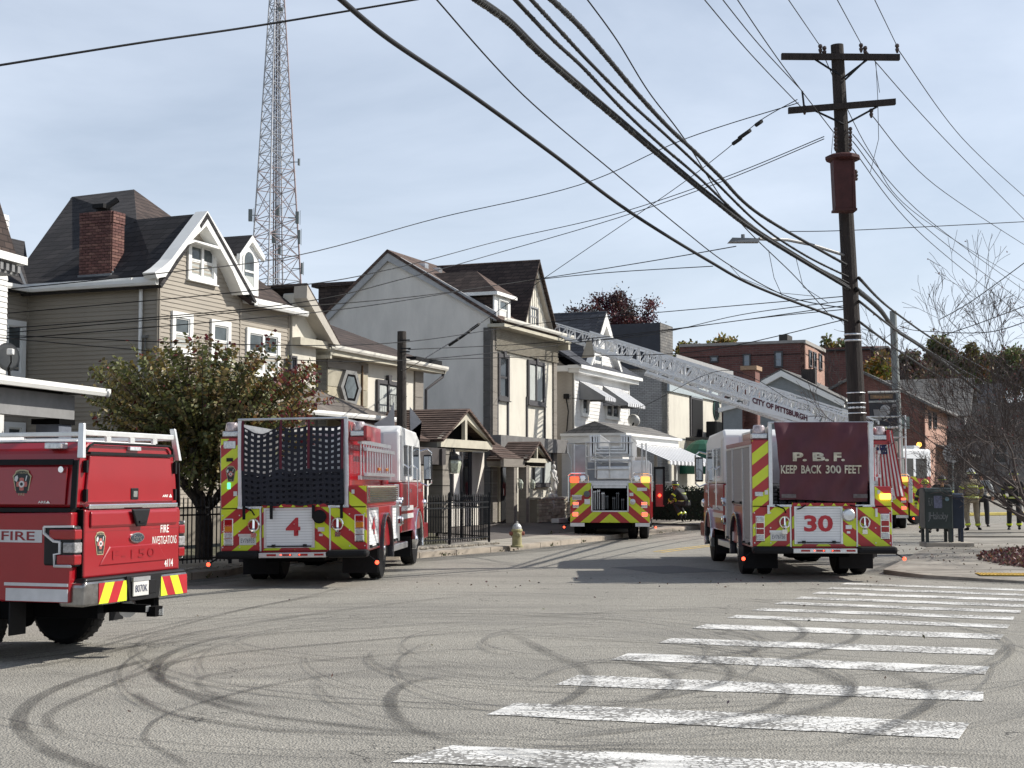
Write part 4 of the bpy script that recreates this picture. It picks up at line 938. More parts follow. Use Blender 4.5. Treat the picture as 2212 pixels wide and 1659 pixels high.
MB().box(-.6,.9,.2,1.0,2.9,3.35).build('equipment_cabinet', M('cabinet_beige', (.45,.40,.36)), FT, bevel=.03)
d = MB(); d.hull([(1.32,.3,.5),(1.82,.55,.5),(1.82,.55,1.5),(1.55,.4,2.0),(1.32,.3,2.0)],[(1.32,.36,.5),(1.82,.61,.5),(1.82,.61,1.5),(1.55,.46,2.0),(1.32,.36,2.0)]); d.build('open_door', chevron('chevron_truck_0'), FT)
MB().box(1.27,1.42,-.1,-.02,1.0,1.9).build('door_gear', silver, FT, bevel=.02)

# American flag hung on the tailboard of that truck
fl = root('flag', FT.matrix_basis @ Vector((.38,-.35,1.25)), -R(13.7), label='American flag hanging from the back of the ladder truck beside the maroon curtain', cat='flag')
def fy(a, z): return .05*math.sin(a*11+z*2)+.02*math.sin(z*6)
def fx(a, z): return a*(.75-.3*(z/2.6))+.28*(1-z/2.6)
def fq(name, a0, a1, z0, z1, mat, d=0.):
    mb = MB(); n = 5; m_ = max(2, int((z1-z0)/.12)); vs = [(fx(a0+(a1-a0)*i/n, z0+(z1-z0)*j/m_), fy(a0+(a1-a0)*i/n, z0+(z1-z0)*j/m_)-d, z0+(z1-z0)*j/m_) for j in range(m_+1) for i in range(n+1)]
    mb.add(vs, [(j*(n+1)+i, j*(n+1)+i+1, (j+1)*(n+1)+i+1, (j+1)*(n+1)+i) for j in range(m_) for i in range(n)]); return mb.build(name, mat, fl, open=True)
FR, FW, FB = M('flag_red', (.40,.03,.04), .8), M('flag_white', (.66,.64,.62), .8), M('flag_blue', (.02,.03,.10), .8)
for i in range(13): fq('stripe', -.65+i*.1, -.55+i*.1, 0, 2.5, FR if i % 2 == 0 else FW)
fq('canton', -.655, .05, 1.6, 2.52, FB, .012)
st = MB()
for i in range(4):
    for j in range(5):
        a, z = -.56+i*.17+(j % 2)*.06, 1.7+j*.17; c = (fx(a,z), fy(a,z)-.02, z)
        st.add([(c[0]+(.035 if k % 2 == 0 else .015)*math.sin(k*PI/5), c[1], c[2]+(.035 if k % 2 == 0 else .015)*math.cos(k*PI/5)) for k in range(10)], [tuple(range(10))])
st.build('star', FW, fl)
MB().cyl((-.1,-.06,2.6),(.55,-.02,2.62),.02).build('pole', silver, fl)
# turnout gear bundle on the truck's tail
gb = root('turnout_coat', FT.matrix_basis @ Vector((.1,-.02,3.55)), 0, label='dark turnout coat with yellow reflective bands hung at the ladder truck tail', cat='turnout coat')
MB().ball((0,0,.15),.45,.2,.32,12,6).build('coat', M('turnout_black', (.03,.028,.025), .8), gb); 
for z in (.0,.26): 
    t = MB(); t.tube([(.46*math.sin(k/10*2*PI)*(.9 if z else 1), .21*math.cos(k/10*2*PI), z+.05) for k in range(11)], .04, 4); t.build('reflective_band', fluo, gb)

# ---------------------------------------------------------------- pickup truck
def pickup():
    rt = root('pickup_truck', (-3.87, 15.1, 0), R(71.5), label='red fire investigations pickup truck with a matching red canopy and ladder rack', cat='pickup truck')
    P = [(0,.62),(-.01,.85),(.0,1.50),(.03,1.52),(5.9,1.35),(5.9,.62)]
    # bed side bodies with wheel arch cut-outs
    arc = [(1.3+.50*math.cos(PI-PI*i/12), .42+.50*math.sin(PI-PI*i/12)) for i in range(13)]
    side = [(.03,.60)]+[(p[0],max(.60,p[1])) for p in arc]+[(4.3,.60)]+[(4.9+.5*math.cos(PI-PI*i/12), max(.60,.42+.5*math.sin(PI-PI*i/12))) for i in range(13)]+[(5.85,.60),(5.85,1.15),(4.6,1.28),(4.4,1.40),(.02,1.46)]
    for s in (-1,1):
        mb = MB(); mb.pris('x', side, s*.86, s*.985); mb.build('body_side', red, rt, bevel=.03)
        MB().pris('x', [(.3+p[0]*.0+q[0], q[1]) for p, q in [((0,0),(-.25,1.46)),((0,0),(2.0,1.46)),((0,0),(2.0,1.50)),((0,0),(-.27,1.50))]], s*.84, s*.965).build('rub_strip', black, rt)
    MB().box(-.86,.86,.03,5.8,.60,1.30).build('bed', dred, rt)
    MB().pris('x', [(2.2,1.3),(2.25,1.5),(2.6,1.93),(3.9,1.93),(4.6,1.35),(4.6,1.2)], -.84, .84).build('cab', red, rt, bevel=.06)
    MB().box(-.85,.85,2.55,3.95,1.5,1.85).build('cab_glass', glass, rt, bevel=.03)
    MB().box(-.92,.92,4.5,5.8,1.0,1.22).build('hood', red, rt, bevel=.05)
    # tailgate with its raised and sunken surfaces
    g = MB(); g.box(-.86,.86,-.045,.05,.83,1.485); tg = g.build('tailgate', red, rt, bevel=.018)
    MB().pris('x', [(-.048,1.30),(-.068,1.33),(-.068,1.45),(-.048,1.475)], -.78, .78).build('spoiler_lip', red, tg, bevel=.012)
    MB().hull([(-.62,-.046,.93),(.62,-.046,.93),(.44,-.046,1.12),(-.44,-.046,1.12)],[(-.60,-.056,.945),(.60,-.056,.945),(.43,-.056,1.11),(-.43,-.056,1.11)]).build('raised_panel', red, tg, bevel=.004)
    text('F-150', lambda a,z: (a,-.062,z), -.40, .36, 0.985, 1.075, M('emboss_red', (.27,.006,.012), .3, coat=.5), tg, bold=.0, space=1.15)
    MB().box(-.868,-.86,-.03,.04,.83,1.485).build('panel_gap_shade', dark, rt); MB().box(.86,.868,-.03,.04,.83,1.485).build('panel_gap_shade', dark, rt); MB().box(-.84,.84,-.0465,-.0445,1.268,1.274).build('crease_line', dred, tg)  # dark strips paint shade into the tailgate gaps and crease
    MB().box(-.80,.80,-.06,.03,1.487,1.535).build('chrome_strip', chrome, rt, bevel=.01)
    h = MB(); h.hull([(-.14,-.087,1.485),(.2,-.087,1.485),(.13,-.087,1.30),(-.05,-.087,1.30)],[(-.13,-.11,1.475),(.19,-.11,1.475),(.12,-.11,1.31),(-.04,-.11,1.31)]); hh = h.build('tailgate_handle', bplastic, tg, bevel=.01)
    MB().box(-.02,.1,-.125,-.11,1.34,1.36).build('lever', black, hh)
    ov = MB(); ov.lathe((.03,-.047,1.19),[(.5,0),(.5,-.012),(.42,-.018)],24,'y'); 
    ovv = MB(); pts = [(.03+.125*math.cos(2*PI*i/24), 1.19+.052*math.sin(2*PI*i/24)) for i in range(24)]; ovv.hull([(a,-.046,z) for a,z in pts],[(a,-.062,z) for a,z in pts]); oo = ovv.build('badge', chrome, tg)
    pts = [(.03+.112*math.cos(2*PI*i/24), 1.19+.042*math.sin(2*PI*i/24)) for i in range(24)]; MB().hull([(a,-.062,z) for a,z in pts],[(a,-.066,z) for a,z in pts]).build('badge_field', M('badge_field', (.03,.045,.06), .2, coat=.6), oo)
    text('Ford', lambda a,z: (a+(z-1.19)*.3,-.0685,z), -.045, .105, 1.165, 1.215, chrome, oo)
    WL = M('white_lettering', (.80,.78,.74), .5)
    ft = lambda a,z: (a,-.0475,z)
    text('FIRE', ft, .485, .645, 1.225, 1.31, WL, tg, bold=.01); text('INVESTIGATIONS', ft, .33, .80, 1.105, 1.19, WL, tg, bold=.0)
    text('4114', ft, .57, .735, .865, .945, WL, tg, bold=.02)
    emblem(tg, lambda a,z,d=0: (a,-.0455-d,z), -.60, 1.155, .20, .225)
    # lamps
    for s in (-1,1):
        sh = lambda x0,x1,y0,y1,z0,z1: MB().box(*sorted((s*x0,s*x1)),y0,y1,z0,z1)
        tl = sh(.868,.992,-.03,.33,.94,1.335).build('tail_light', bplastic, rt, bevel=.03)
        sh(.875,.998,-.036,.26,1.20,1.30).build('red_lens', redlamp, tl, bevel=.015); sh(.875,.998,-.036,.10,1.075,1.175).build('clear_lens', M('pickup_clear', (.34,.33,.33), .2, .2, var=.5, scale=25), tl, bevel=.01); sh(.875,.998,-.036,.17,.96,1.06).build('red_lens', redlamp, tl, bevel=.015)
        cc = MB(); xs = s*1.0
        for a in ([(.31,1.322),(.31,1.26),(.2,1.185),(.13,1.18)], [(.31,1.322),(-.02,1.328)], [(.13,1.18),(.13,1.07),(.19,1.06),(.19,.95),(0,.95)]): cc.tube([(xs, y, z) for y, z in a], .014, 4)
        cc.build('light_trim', M('lens_white', (.62,.62,.62), .3), tl)
    # bumper
    bp = [(-.99,.56),(-.99,.77),(-.95,.80),(.95,.80),(.99,.77),(.99,.56)]
    b = MB(); b.pris('y', bp, -.30, -.02); bo = b.build('rear_bumper', M('bumper_steel', (.28,.27,.26), .22, .9, var=.4, scale=6), rt, bevel=.035)
    MB().pris('y', [(-.97,.785),(-.93,.83),(.93,.83),(.97,.785)], -.29, -.03).build('bumper_pad', bplastic, bo, bevel=.02)
    MB().hull([(-.2,-.303,.565),(.36,-.303,.565),(.42,-.303,.82),(-.26,-.303,.82)],[(-.2,-.315,.565),(.36,-.315,.565),(.42,-.315,.82),(-.26,-.315,.82)]).build('bumper_centre', bplastic, bo, bevel=.008)
    CY, CR = fluo, M('reflective_red', (.42,.012,.02), .45)
    for x0, x1 in ((-.74,-.24),(.42,.96)):
        n = 4; w_ = (x1-x0)
        edges = [(-.3,0),(0,.33),(.33,.66),(.66,1.0)] if x0 < 0 else [(-.15,.25),(.25,.55),(.55,.85),(.85,1.2)]
        sl_ = .22 if x0 < 0 else -.22
        for i, (t0,t1) in enumerate(edges):
            q = [(x0+w_*t0-0, .575),(x0+w_*t1, .575),(x0+w_*(t1+sl_), .775),(x0+w_*(t0+sl_), .775)]
            q = [(min(max(a,x0),x1), z) for a,z in q]
            MB().hull([(a,-.301,z) for a,z in q],[(a,-.306,z) for a,z in q]).build('chevron_stripe', (CR,CY)[i % 2] if x0 < 0 else (CY,CR)[i % 2], bo)
    plate(bo, lambda a,z,d=0: (a,-.316-d,z), -.02, .685, .29, .15, '8070K'); MB().box(-.15,.11,-.333,-.328,.612,.632).build('plate_band', M('plate_gold', (.5,.33,.07)), bo)
    MB().box(.16,.3,-.325,-.315,.62,.76).build('socket', black, bo, bevel=.01); bo.location.y = .19; bo.scale.x = .955
    hk = MB(); hk.box(-.03,.05,-.42,.3,.44,.52); hk.box(.0,.14,-.5,-.4,.4,.5); hko = hk.build('tow_hitch', dark, rt); MB().box(.06,.16,-.5,-.44,.40,.48).build('work_light', clrlamp, hko, bevel=.01)
    MB().box(-.05,.03,-.428,-.42,.45,.51).build('hitch_socket', silver, hko); hko.location.y = .2
    ub = MB(); ub.box(-.55,-.45,0,5.5,.42,.55); ub.box(.45,.55,0,5.5,.42,.55); ub.cyl((-.8,1.3,.42),(.8,1.3,.42),.06); ub.ball((0,1.3,.42),.19,n=8,m=5); ub.box(-.5,.5,.3,1,.42,.58); ub.build('chassis', dark, rt); MB().cyl((.2,.15,.45),(.6,.4,.48),.09).build('muffler', silver, rt)
    for s in (-1,1):
        wheel(rt, s*.98, 1.3, .41, .28, s); wheel(rt, s*.98, 4.9, .41, .28, s)
        MB().box(*sorted((s*.72,s*.97)),.70,.715,.27,.60).build('mud_flap', black, rt)
        w2 = MB(); w2.pris('x', [(1.3+.56*math.cos(PI*i/12), .42+.56*math.sin(PI*i/12)) for i in range(13)], s*.3, s*.87); w2.build('wheel_well', dark, rt)
        MB().box(*sorted((s*.985,s*.991)),.34,2.3,1.17,1.29).build('white_stripe', M('stripe_grey', (.55,.55,.56), .5), rt)
        MB().box(*sorted((s*.985,s*.990)),.04,.76,.755,.785).build('white_stripe', MATS['stripe_grey'], rt); MB().box(*sorted((s*.985,s*.990)),.04,.74,.61,.73).build('white_stripe', MATS['stripe_grey'], rt)
    text('FIRE', lambda a,z: (-.994,-a,z), -.80, -.42, 1.19, 1.275, M('letter_red', (.22,.01,.015), .5), rt, bold=.012)
    emblem(rt, lambda a,z,d=0: (-.935-d,-a,z), -.62, 1.735, .235, .27)
    # canopy
    cp = [(-.93,1.50),(-.90,1.78),(-.84,2.06),(-.72,2.14),(.72,2.14),(.84,2.06),(.90,1.78),(.93,1.50)]
    c = MB(); c.hull([(x,.02,z) for x,z in cp],[(x*.98,2.25,z*.985+.02) for x,z in cp]); co = c.build('canopy', red, rt, bevel=.035)
    for s in (-1,1):
        sd = MB(); sd.hull([(s*.935,.12,1.53),(s*.935,2.1,1.53),(s*.905,2.1,1.90),(s*.905,.12,1.90)],[(s*.95,.12,1.53),(s*.95,2.1,1.53),(s*.92,2.1,1.90),(s*.92,.12,1.90)]); sd.build('canopy_side_door', red, co, bevel=.008)
        MB().hull([(s*.925,.05,1.915),(s*.925,2.2,1.915),(s*.915,2.2,1.97),(s*.915,.05,1.97)],[(s*.94,.05,1.915),(s*.94,2.2,1.915),(s*.93,2.2,1.97),(s*.93,.05,1.97)]).build('drip_rail', black, co)
        MB().hull([(s*.93,.0,1.5),(s*.93,.06,1.5),(s*.90,.06,1.96),(s*.90,.0,1.96)],[(s*.95,.0,1.5),(s*.95,.06,1.5),(s*.92,.06,1.96),(s*.92,.0,1.96)]).build('door_seal', black, co)
        MB().cyl((s*.93,.17,1.87),(s*.955,.17,1.87),.03,n=12).build('door_lock', chrome, co)
    text('ARE', lambda a,z: (-.955,-a,z), -.42, -.33, 1.545, 1.568, WL, co, bold=.02); MB().hull([(-.956,.28,1.545),(-.956,.33,1.545),(-.956,.305,1.572)],[(-.958,.28,1.545),(-.958,.33,1.545),(-.958,.305,1.572)]).build('logo', WL, co)
    MB().hull([(-.80,.018,1.55),(.80,.018,1.55),(.72,.018,2.01),(-.74,.018,2.01)],[(-.80,-.012,1.55),(.80,-.012,1.55),(.72,-.012,2.01),(-.74,-.012,2.01)]).build('rear_hatch', red, co, bevel=.012)
    MB().box(-.76,.76,-.03,.02,2.018,2.045).build('hatch_seal', black, co); 
    t = MB(); t.tube([(-.80,.0,2.03),(-.76,-.015,2.10),(-.68,-.015,2.13),(.68,-.015,2.13),(.74,-.015,2.10),(.77,0,2.03)], .013, 6); t.build('brake_light_trim', black, co)
    MB().box(-.06,.14,-.02,.02,2.07,2.11).build('third_brake_light', clrlamp, co, bevel=.005)
    lk = MB().box(-.03,.1,-.022,-.012,1.575,1.69).build('hatch_handle', bplastic, co, bevel=.01); MB().box(0.0,.07,-.028,-.022,1.6,1.66).build('lock_cylinder', chrome, lk)
    text('ARE', lambda a,z: (a+(z-1.6)*.2,-.0145,z), .565, .67, 1.595, 1.62, WL, co, bold=.03); MB().hull([(.69,-.013,1.592),(.75,-.013,1.592),(.72,-.013,1.628)],[(.69,-.016,1.592),(.75,-.016,1.592),(.72,-.016,1.628)]).build('logo', WL, co)
    for s in (-1,1):
        for z in (1.62,1.90): MB().box(*sorted((s*.79,s*.82)),-.03,.01,z-.06,z+.06).build('hatch_strut', black, co)
    # ladder rack
    rk = MB()
    for s in (-1,1):
        rk.hull([(s*.90,-.04,1.98),(s*.85,-.04,1.98),(s*.80,-.0,2.32),(s*.84,-.0,2.32)],[(s*.90,.03,1.98),(s*.85,.03,1.98),(s*.80,.06,2.32),(s*.84,.06,2.32)])
        rk.box(*sorted((s*.80,s*.84)),.06,2.2,2.19,2.235)
    rk.box(-.80,.80,.0,.05,2.20,2.255)
    rk.box(-.80,.80,1.9,1.95,2.20,2.255)
    ro = rk.build('ladder_rack', M('rack_aluminium', (.72,.72,.70), .35, .5), rt, bevel=.008)
    for x in (-.42,0,.42): MB().box(x-.04,x+.04,-.006,.02,2.15,2.2).build('rack_foot', MATS['rack_aluminium'], ro)
    MB().hull([(-.72,.15,2.142),(.72,.15,2.142),(.7,2.2,2.15),(-.7,2.2,2.15)],[(-.70,.17,2.165),(.70,.17,2.165),(.68,2.18,2.17),(-.68,2.18,2.17)]).build('roof_panel', white, co, bevel=.01)
    MB().box(-.93,-.8,.2,.38,2.07,2.13).build('corner_light', clrlamp, co, bevel=.01)
    return rt
PK = pickup()
# ================================================================ houses
FA = Frame(at(220, 854, 28), 12.5)
FB_ = Frame((-8.16, 34.0), 22)
class Hs:
    def __init__(s, name, label, cat, fr, u0, b0, z0=.2, group=None):
        s.fr = fr; s.off = (u0, b0, z0); s.r = root(name, fr.W(u0, b0, z0), fr.rot, label=label, cat=cat, group=group)
    def p(s, mb, name, mat, parent=None, **kw): return mb.build(name, mat, parent or s.r, off=s.off, **kw)
    def wall(s, pl, pts, mat, th=.25, name='wall', d=0.):
        return s.p(MB().ppoly(pl, pts, d, d-th), name, mat)
    def boards(s, pl, a0, a1, z0, z1, step, mat, parent, clip=None, th=.022):
        """overlapping siding boards; clip(z) -> (a0, a1) or None"""
        n = int(round((z1-z0)/step)); cache = {}
        for k in range(n):
            z = z0+k*step; q = clip(z+step/2) if clip else (a0, a1)
            if not q or q[1]-q[0] < .1: continue
            key = (round(q[0],3), round(q[1],3))
            if key not in cache:
                mb = MB(); mb.hull([pl.pt(q[0],0,.001), pl.pt(q[0],0,th), pl.pt(q[0],step,.005), pl.pt(q[0],step,.001)], [pl.pt(q[1],0,.001), pl.pt(q[1],0,th), pl.pt(q[1],step,.005), pl.pt(q[1],step,.001)])
                o = mb.build('siding_board', mat, parent, off=s.off); cache[key] = o.data; o.location.z = z
            else: inst(cache[key], 'siding_board', parent, loc=(0,0,z))
    def window(s, pl, a0, a1, z0, z1, fw=.1, frame=None, gl=None, sash=None, halves=2, cols=1, d=.03, cur=None, parent=None, keystone=False, fd=.05):
        frame = frame or wtrim; gl = gl or hglass; sash = sash or frame
        f = MB()
        for q in ((a0-fw,a0,z0-fw,z1+fw),(a1,a1+fw,z0-fw,z1+fw),(a0,a1,z1,z1+fw),(a0,a1,z0-fw,z0)): f.pbox(pl, *q, 0., d+fd)
        w_ = s.p(f, 'window', frame, parent)
        s.p(MB().pbox(pl, a0-fw*1.2, a1+fw*1.2, z0-fw-.03, z0-fw, 0., d+fd+.05), 'sill', frame, w_)
        ww = (a1-a0)/cols
        for c in range(cols):
            c0 = a0+ww*c; c1 = c0+ww
            if c: s.p(MB().pbox(pl, c0-.05, c0+.05, z0, z1, 0., d+fd-.01), 'mullion', frame, w_)
            for h in range(halves):
                h0 = z0+(z1-z0)*h/halves; h1 = z0+(z1-z0)*(h+1)/halves; dd = d-.012*(halves-1-h); b = .035; fr_ = MB()
                for q in ((c0,c0+b,h0,h1),(c1-b,c1,h0,h1),(c0+b,c1-b,h1-b,h1),(c0+b,c1-b,h0,h0+b)): fr_.pbox(pl, *q, 0.005, dd+.012)
                s.p(fr_, 'sash', sash, w_); s.p(MB().pbox(pl, c0+b, c1-b, h0+b, h1-b, .004, dd-.006), 'pane', gl, w_)
                if cur and h in cur: s.p(MB().pbox(pl, c0+b+.02, c1-b-.02, h0+b+.01, h1-b-.01, dd-.006, dd-.003), 'curtain', curtain, w_)
        if keystone: s.p(MB().ppoly(pl, [((a0+a1)/2-.07,z1+.02),((a0+a1)/2+.07,z1+.02),((a0+a1)/2+.11,z1+fw+.16),((a0+a1)/2-.11,z1+fw+.16)], d, d+fd+.04), 'keystone', frame, w_)
        return w_
    def roof(s, polys, mat, th=.14, name='roof', parent=None):
        mb = MB()
        for q in polys:
            q = [Vector(p) for p in q]; n = (q[1]-q[0]).cross(q[2]-q[1]).normalized()
            if n.z < 0: n = -n
            mb.hull(q, [p-n*th for p in q])
        return s.p(mb, name, mat, parent)
    def courses(s, A, B, C, D, n, mat, name='roof', th=.03, parent=None):
        """stepped shingle courses: A-B eave, D-C ridge"""
        A, B, C, D = map(Vector, (A, B, C, D)); nn = (B-A).cross(D-A).normalized()
        if nn.z < 0: nn = -nn
        mb = MB()
        for k in range(n):
            t0, t1 = k/n, (k+1)/n+.15/n; a0, b0 = A.lerp(D,t0), B.lerp(C,t0); a1, b1 = A.lerp(D,min(1,t1)), B.lerp(C,min(1,t1))
            mb.hull([a0+nn*th, b0+nn*th, b1+nn*.004, a1+nn*.004], [a0-nn*.05, b0-nn*.05, b1-nn*.05, a1-nn*.05])
        return s.p(mb, name, mat, parent)
    def gutter(s, p0, p1, mat=None, w_=.12, h=.13, name='gutter', parent=None):
        p0, p1 = Vector(p0), Vector(p1); d = (p1-p0).normalized(); x = Vector((d.y,-d.x,0)).normalized()
        prof = [(0,0),(.75,0),(1,.45),(1,1),(.9,1),(.9,.5),(.7,.12),(.1,.12),(.1,1),(0,1)]
        mb = MB(); mb.hull([p0+x*w_*q[0]+Vector((0,0,h*q[1]-h)) for q in prof], [p1+x*w_*q[0]+Vector((0,0,h*q[1]-h)) for q in prof]); return s.p(mb, name, mat or wtrim, parent)
def shingle(name, c1, c2, w_=.33, h=.14): return brickmat(name, c1, c2, tuple(x*.45 for x in c1), w_, h, gap=.012, rough=.95, bump=.5)
SH_DARK = shingle('shingle_charcoal', (.022,.021,.023), (.044,.040,.041)); SH_BRN = shingle('shingle_brown', (.075,.048,.038), (.125,.085,.07)); SH_DBR = shingle('shingle_dark_brown', (.036,.025,.022), (.075,.053,.045), .3, .13)
SH_GRY = shingle('shingle_grey', (.12,.118,.115), (.20,.19,.175)); SH_BLU = shingle('shingle_slate', (.035,.038,.048), (.07,.075,.088)); SH_TAN = shingle('shingle_taupe', (.10,.088,.078), (.15,.13,.115), .4, .25)
TAN = M('siding_tan', (.31,.275,.225), .6, var=.06, scale=1.2, dirt=.22, rand=.05); TANL = M('siding_backing', (.18,.16,.13), .8)
STUC = M('stucco_cream', (.58,.55,.475), .9, var=.09, scale=1.4, bump=.35, bscale=30, dirt=.35, stretch=(1,1,.5)); STUC_SHADE = M('stucco_shade_tone', (.70,.665,.61), .9, var=.09, scale=1.5, bump=.3, bscale=50, dirt=.3, stretch=(1,1,.35))  # second stucco is the same wall toned apart for its shaded side
BRN = M('timber_taupe', (.20,.18,.155), .8, var=.15, scale=3, stretch=(.5,.5,4)); DKTRIM = M('dark_trim', (.055,.052,.055), .6, var=.15); TRUSS = M('truss_cream', (.46,.43,.345), .8, var=.12, scale=3)
WSID = M('siding_white', (.69,.68,.655), .6, var=.07, scale=1.5, dirt=.35, rand=.05); GSID = M('siding_grey', (.22,.24,.25), .7, var=.08)
BRICK = brickmat('brick_red', (.14,.052,.042), (.20,.078,.062), (.16,.12,.10), .21, .07, gap=.008); BRICK_SUNLIT = brickmat('brick_red_sunlit', (.36,.19,.14), (.46,.27,.2), (.3,.24,.2), .21, .07, gap=.008)  # second brick is the red one lightened to paint sun on street fronts
GBRICK = brickmat('brick_grey', (.36,.35,.33), (.44,.43,.41), (.2,.19,.18), .24, .085, gap=.012)

# ---- near left house (only its porch and edge show)
A = Hs('porch_house', 'white house cropped at the left edge with a wide porch roof and slate turret', 'house', FA, -6, 0, .3)
pa = Pl(FA, 'F', 2.6); uA, _ = pa.px(12, 760)
A.wall(pa, [(-9,.3),(uA,.3),(uA,Pl(FA,'F',1.7).px(60,562)[1]-.1),(-9,Pl(FA,'F',1.7).px(60,562)[1]-.1)], WSID); wv = [c for c in A.r.children if c.name.startswith('wall')][0]
A.boards(pa, uA-3, uA, 3.6, 7.1, .11, WSID, wv)
pr = Pl(FA, 'F', 0); A.p(MB().pbox(pr, -7, -.15, 3.42, 3.5, -2.6, .1), 'porch_roof', SH_DARK); A.gutter((-7,-.12,3.52),(-.12,-.12,3.52), wtrim, .13, .14)
ub, zb = pr.px(174, 874); A.p(MB().pbox(pr, -7, ub, 2.92, 3.36, -.35, -.12), 'porch_beam', M('porch_grey', (.22,.22,.22), .7))
uc0, _ = pr.px(125,900); uc1, _ = pr.px(145,900); A.p(MB().box(uc1-.0, ub-.02, .16, .62, .3, 2.88), 'porch_column', M('column_blue_grey', (.13,.145,.18), .7, var=.15), bevel=.01); A.p(MB().box(uc1-.06, ub+.03, .12, .68, 2.82, 2.92), 'capital', dark)
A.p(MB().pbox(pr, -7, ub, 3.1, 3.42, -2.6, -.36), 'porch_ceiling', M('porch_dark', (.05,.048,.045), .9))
uk, zk = Pl(FA,'F',1.7).px(60, 562)
CZA = zk; A.p(MB().box(-9, uk, 1.7, 3.4, zk-.1, zk+.05), 'cornice', wtrim); A.p(MB().box(-9, uk-.15, 1.85, 3.4, zk-.32, zk-.1), 'cornice_band', M('dull_grey_trim', (.2,.2,.2), .7))
dn = MB()
for i in range(14): dn.box(uk-.25-i*.2, uk-.15-i*.2, 1.76, 1.86, zk-.28, zk-.14)
A.p(dn, 'dentil', MATS['dull_grey_trim'], kind='stuff')
pt_ = Pl(FA,'F',2.5); q0, zz0 = pt_.px(33,560); q1, zz1 = pt_.px(1,412)
A.p(MB().hull([(q1-2,2.4,zk+.05),(q0,2.4,zk+.05),(q0,4.6,zk+.05),(q1-2,4.6,zk+.05)],[(q1-2,2.6,zz1),(q1+.02,2.6,zz1),(q1+.02,4.2,zz1),(q1-2,4.2,zz1)]), 'turret_roof', SH_DBR)
# satellite dish on the porch roof
ds = root('satellite_dish', FA.W(*( (pr.px(17,770)[0]), .9, 3.5)), FA.rot, label='grey satellite dish on the porch roof at the left edge', cat='satellite dish')
w0 = at(17,771,28.8); wl = w0-ds.location
DM = (Matrix.Rotation(-FA.rot, 4, 'Z') @ Matrix.Translation(wl)); 
mb = MB(DM @ Matrix.Rotation(R(100), 4, 'X') @ Matrix.Rotation(R(-18), 4, 'Y')); mb.lathe((0,0,0), [(.01,-.06),(.1,-.055),(.2,-.03),(.275,.0),(.28,.004),(.2,-.024),(.1,-.048),(.01,-.053)], 24); mb.build('dish', M('dish_grey', (.16,.17,.18), .5), ds, smooth=True)
mb = MB(DM); mb.tube([(0,.05,-.2),(.02,.1,-.45),(-.05,.15,-.75)], .03, 6); mb.tube([(0,0,-.24),(.15,-.25,-.12),(.2,-.42,.05)], .015, 6); mb.build('mast', black, ds)
MB(DM).box(.14,.26,-.5,-.38,0,.12).build('receiver', white, ds, bevel=.02)

# ---- tan house
B = Hs('siding_house', 'tan siding house with charcoal roof, white bargeboard gable and arched dormer window', 'house', FB_, 0, 0, .3)
bs, bf = Pl(FB_, 'S', 0), Pl(FB_, 'F', 0); EZ = 6.5
UB = bf.px(624,660)[0]; bd, _ = bs.px(60, 640)
wS = B.wall(bs, [(0.0,.3),(bd,.3),(bd,EZ),(0.0,EZ)], TANL); B.boards(bs, .05, bd-.03, 1.2, EZ-.02, .102, TAN, wS)
bq_ = Pl(FB_, 'F', -.34); UR, ZR = bq_.px(447.6,460); ga, gaz = UR, ZR-.02; gr = bq_.px(548,640)[0]
wF = B.wall(bf, [(0,.3),(UB,.3),(UB,EZ),(gr,EZ),(ga,gaz-.15),(0,EZ)], TANL)
def gclip(z):
    if z < EZ: return (.06, UB-.04)
    t = (z-EZ)/(gaz-.2-EZ); return (0+ga*t, gr-(gr-ga)*t) if t < 1 else None
B.boards(bf, 0, 0, 1.2, gaz, .104, TAN, wF, gclip)
for q in ((0-.0,.05),(UB-.06,UB),(gr-.12,gr-.07)): B.p(MB().pbox(bf, q[0], q[1], .3, EZ, 0, .032), 'corner_trim', TAN)
B.p(MB().pbox(bs, 0, .05, .3, EZ, 0, .03), 'corner_trim', TAN); B.p(MB().pbox(bs, bd-.04, bd+.02, .3, EZ, 0, .03), 'corner_trim', TAN)
# rear wing
wp = Pl(FB_, 'F', bd); wR = B.wall(wp, [(-4,.3),(0,.3),(0,EZ),(-4,EZ)], TANL); B.boards(wp, -2.2, -.03, 1.2, EZ-.02, .102, TAN, wR)
for (y0,y1) in ((688,817),(910,970)):
    a0, z1_ = wp.px(8,y0); a1, z0_ = wp.px(51,y1); B.window(wp, a0+.1, a1-.16, z0_+.12, z1_-.14, .13)
ZA = 6.42
B.roof([[(-.3,-.25,ZA-.12),(-.3,bd+.5,ZA-.12),(3.6,5.4,9.45),(3.6,3.4,9.5),(UR,1.7,ZR-.02),(UR,-.36,ZR)]], SH_DARK, .1)
B.roof([[(3.6,3.4,9.5),(UR,1.7,ZR-.04),(gr,-.3,6.34),(UB+.3,-.3,6.34)]], SH_DBR, .1); B.roof([[(3.6,3.4,9.5),(UB+.3,-.3,6.34),(UB+.3,6,6.34),(3.6,5.4,9.45)]], SH_DARK, .1)  # street slope gets a lighter brown shingle to paint its sunlit tone
B.roof([[(UR,-.36,ZR),(UR,1.75,ZR-.03),(gr+.12,-.36,6.36)]], SH_DARK, .08)
B.roof([[(-4,bd-.3,ZA-.1),(-.2,bd-.3,ZA-.1),(2.2,bd+2.0,8.05),(-4,bd+2.0,8.05)]], SH_DARK, .1)
B.p(MB().tube([(-.22,bd-.12,ZA-.02),(.55,bd+.9,7.3)], .05, 4), 'valley_flashing', M('flashing_grey', (.16,.17,.18), .5, .5))
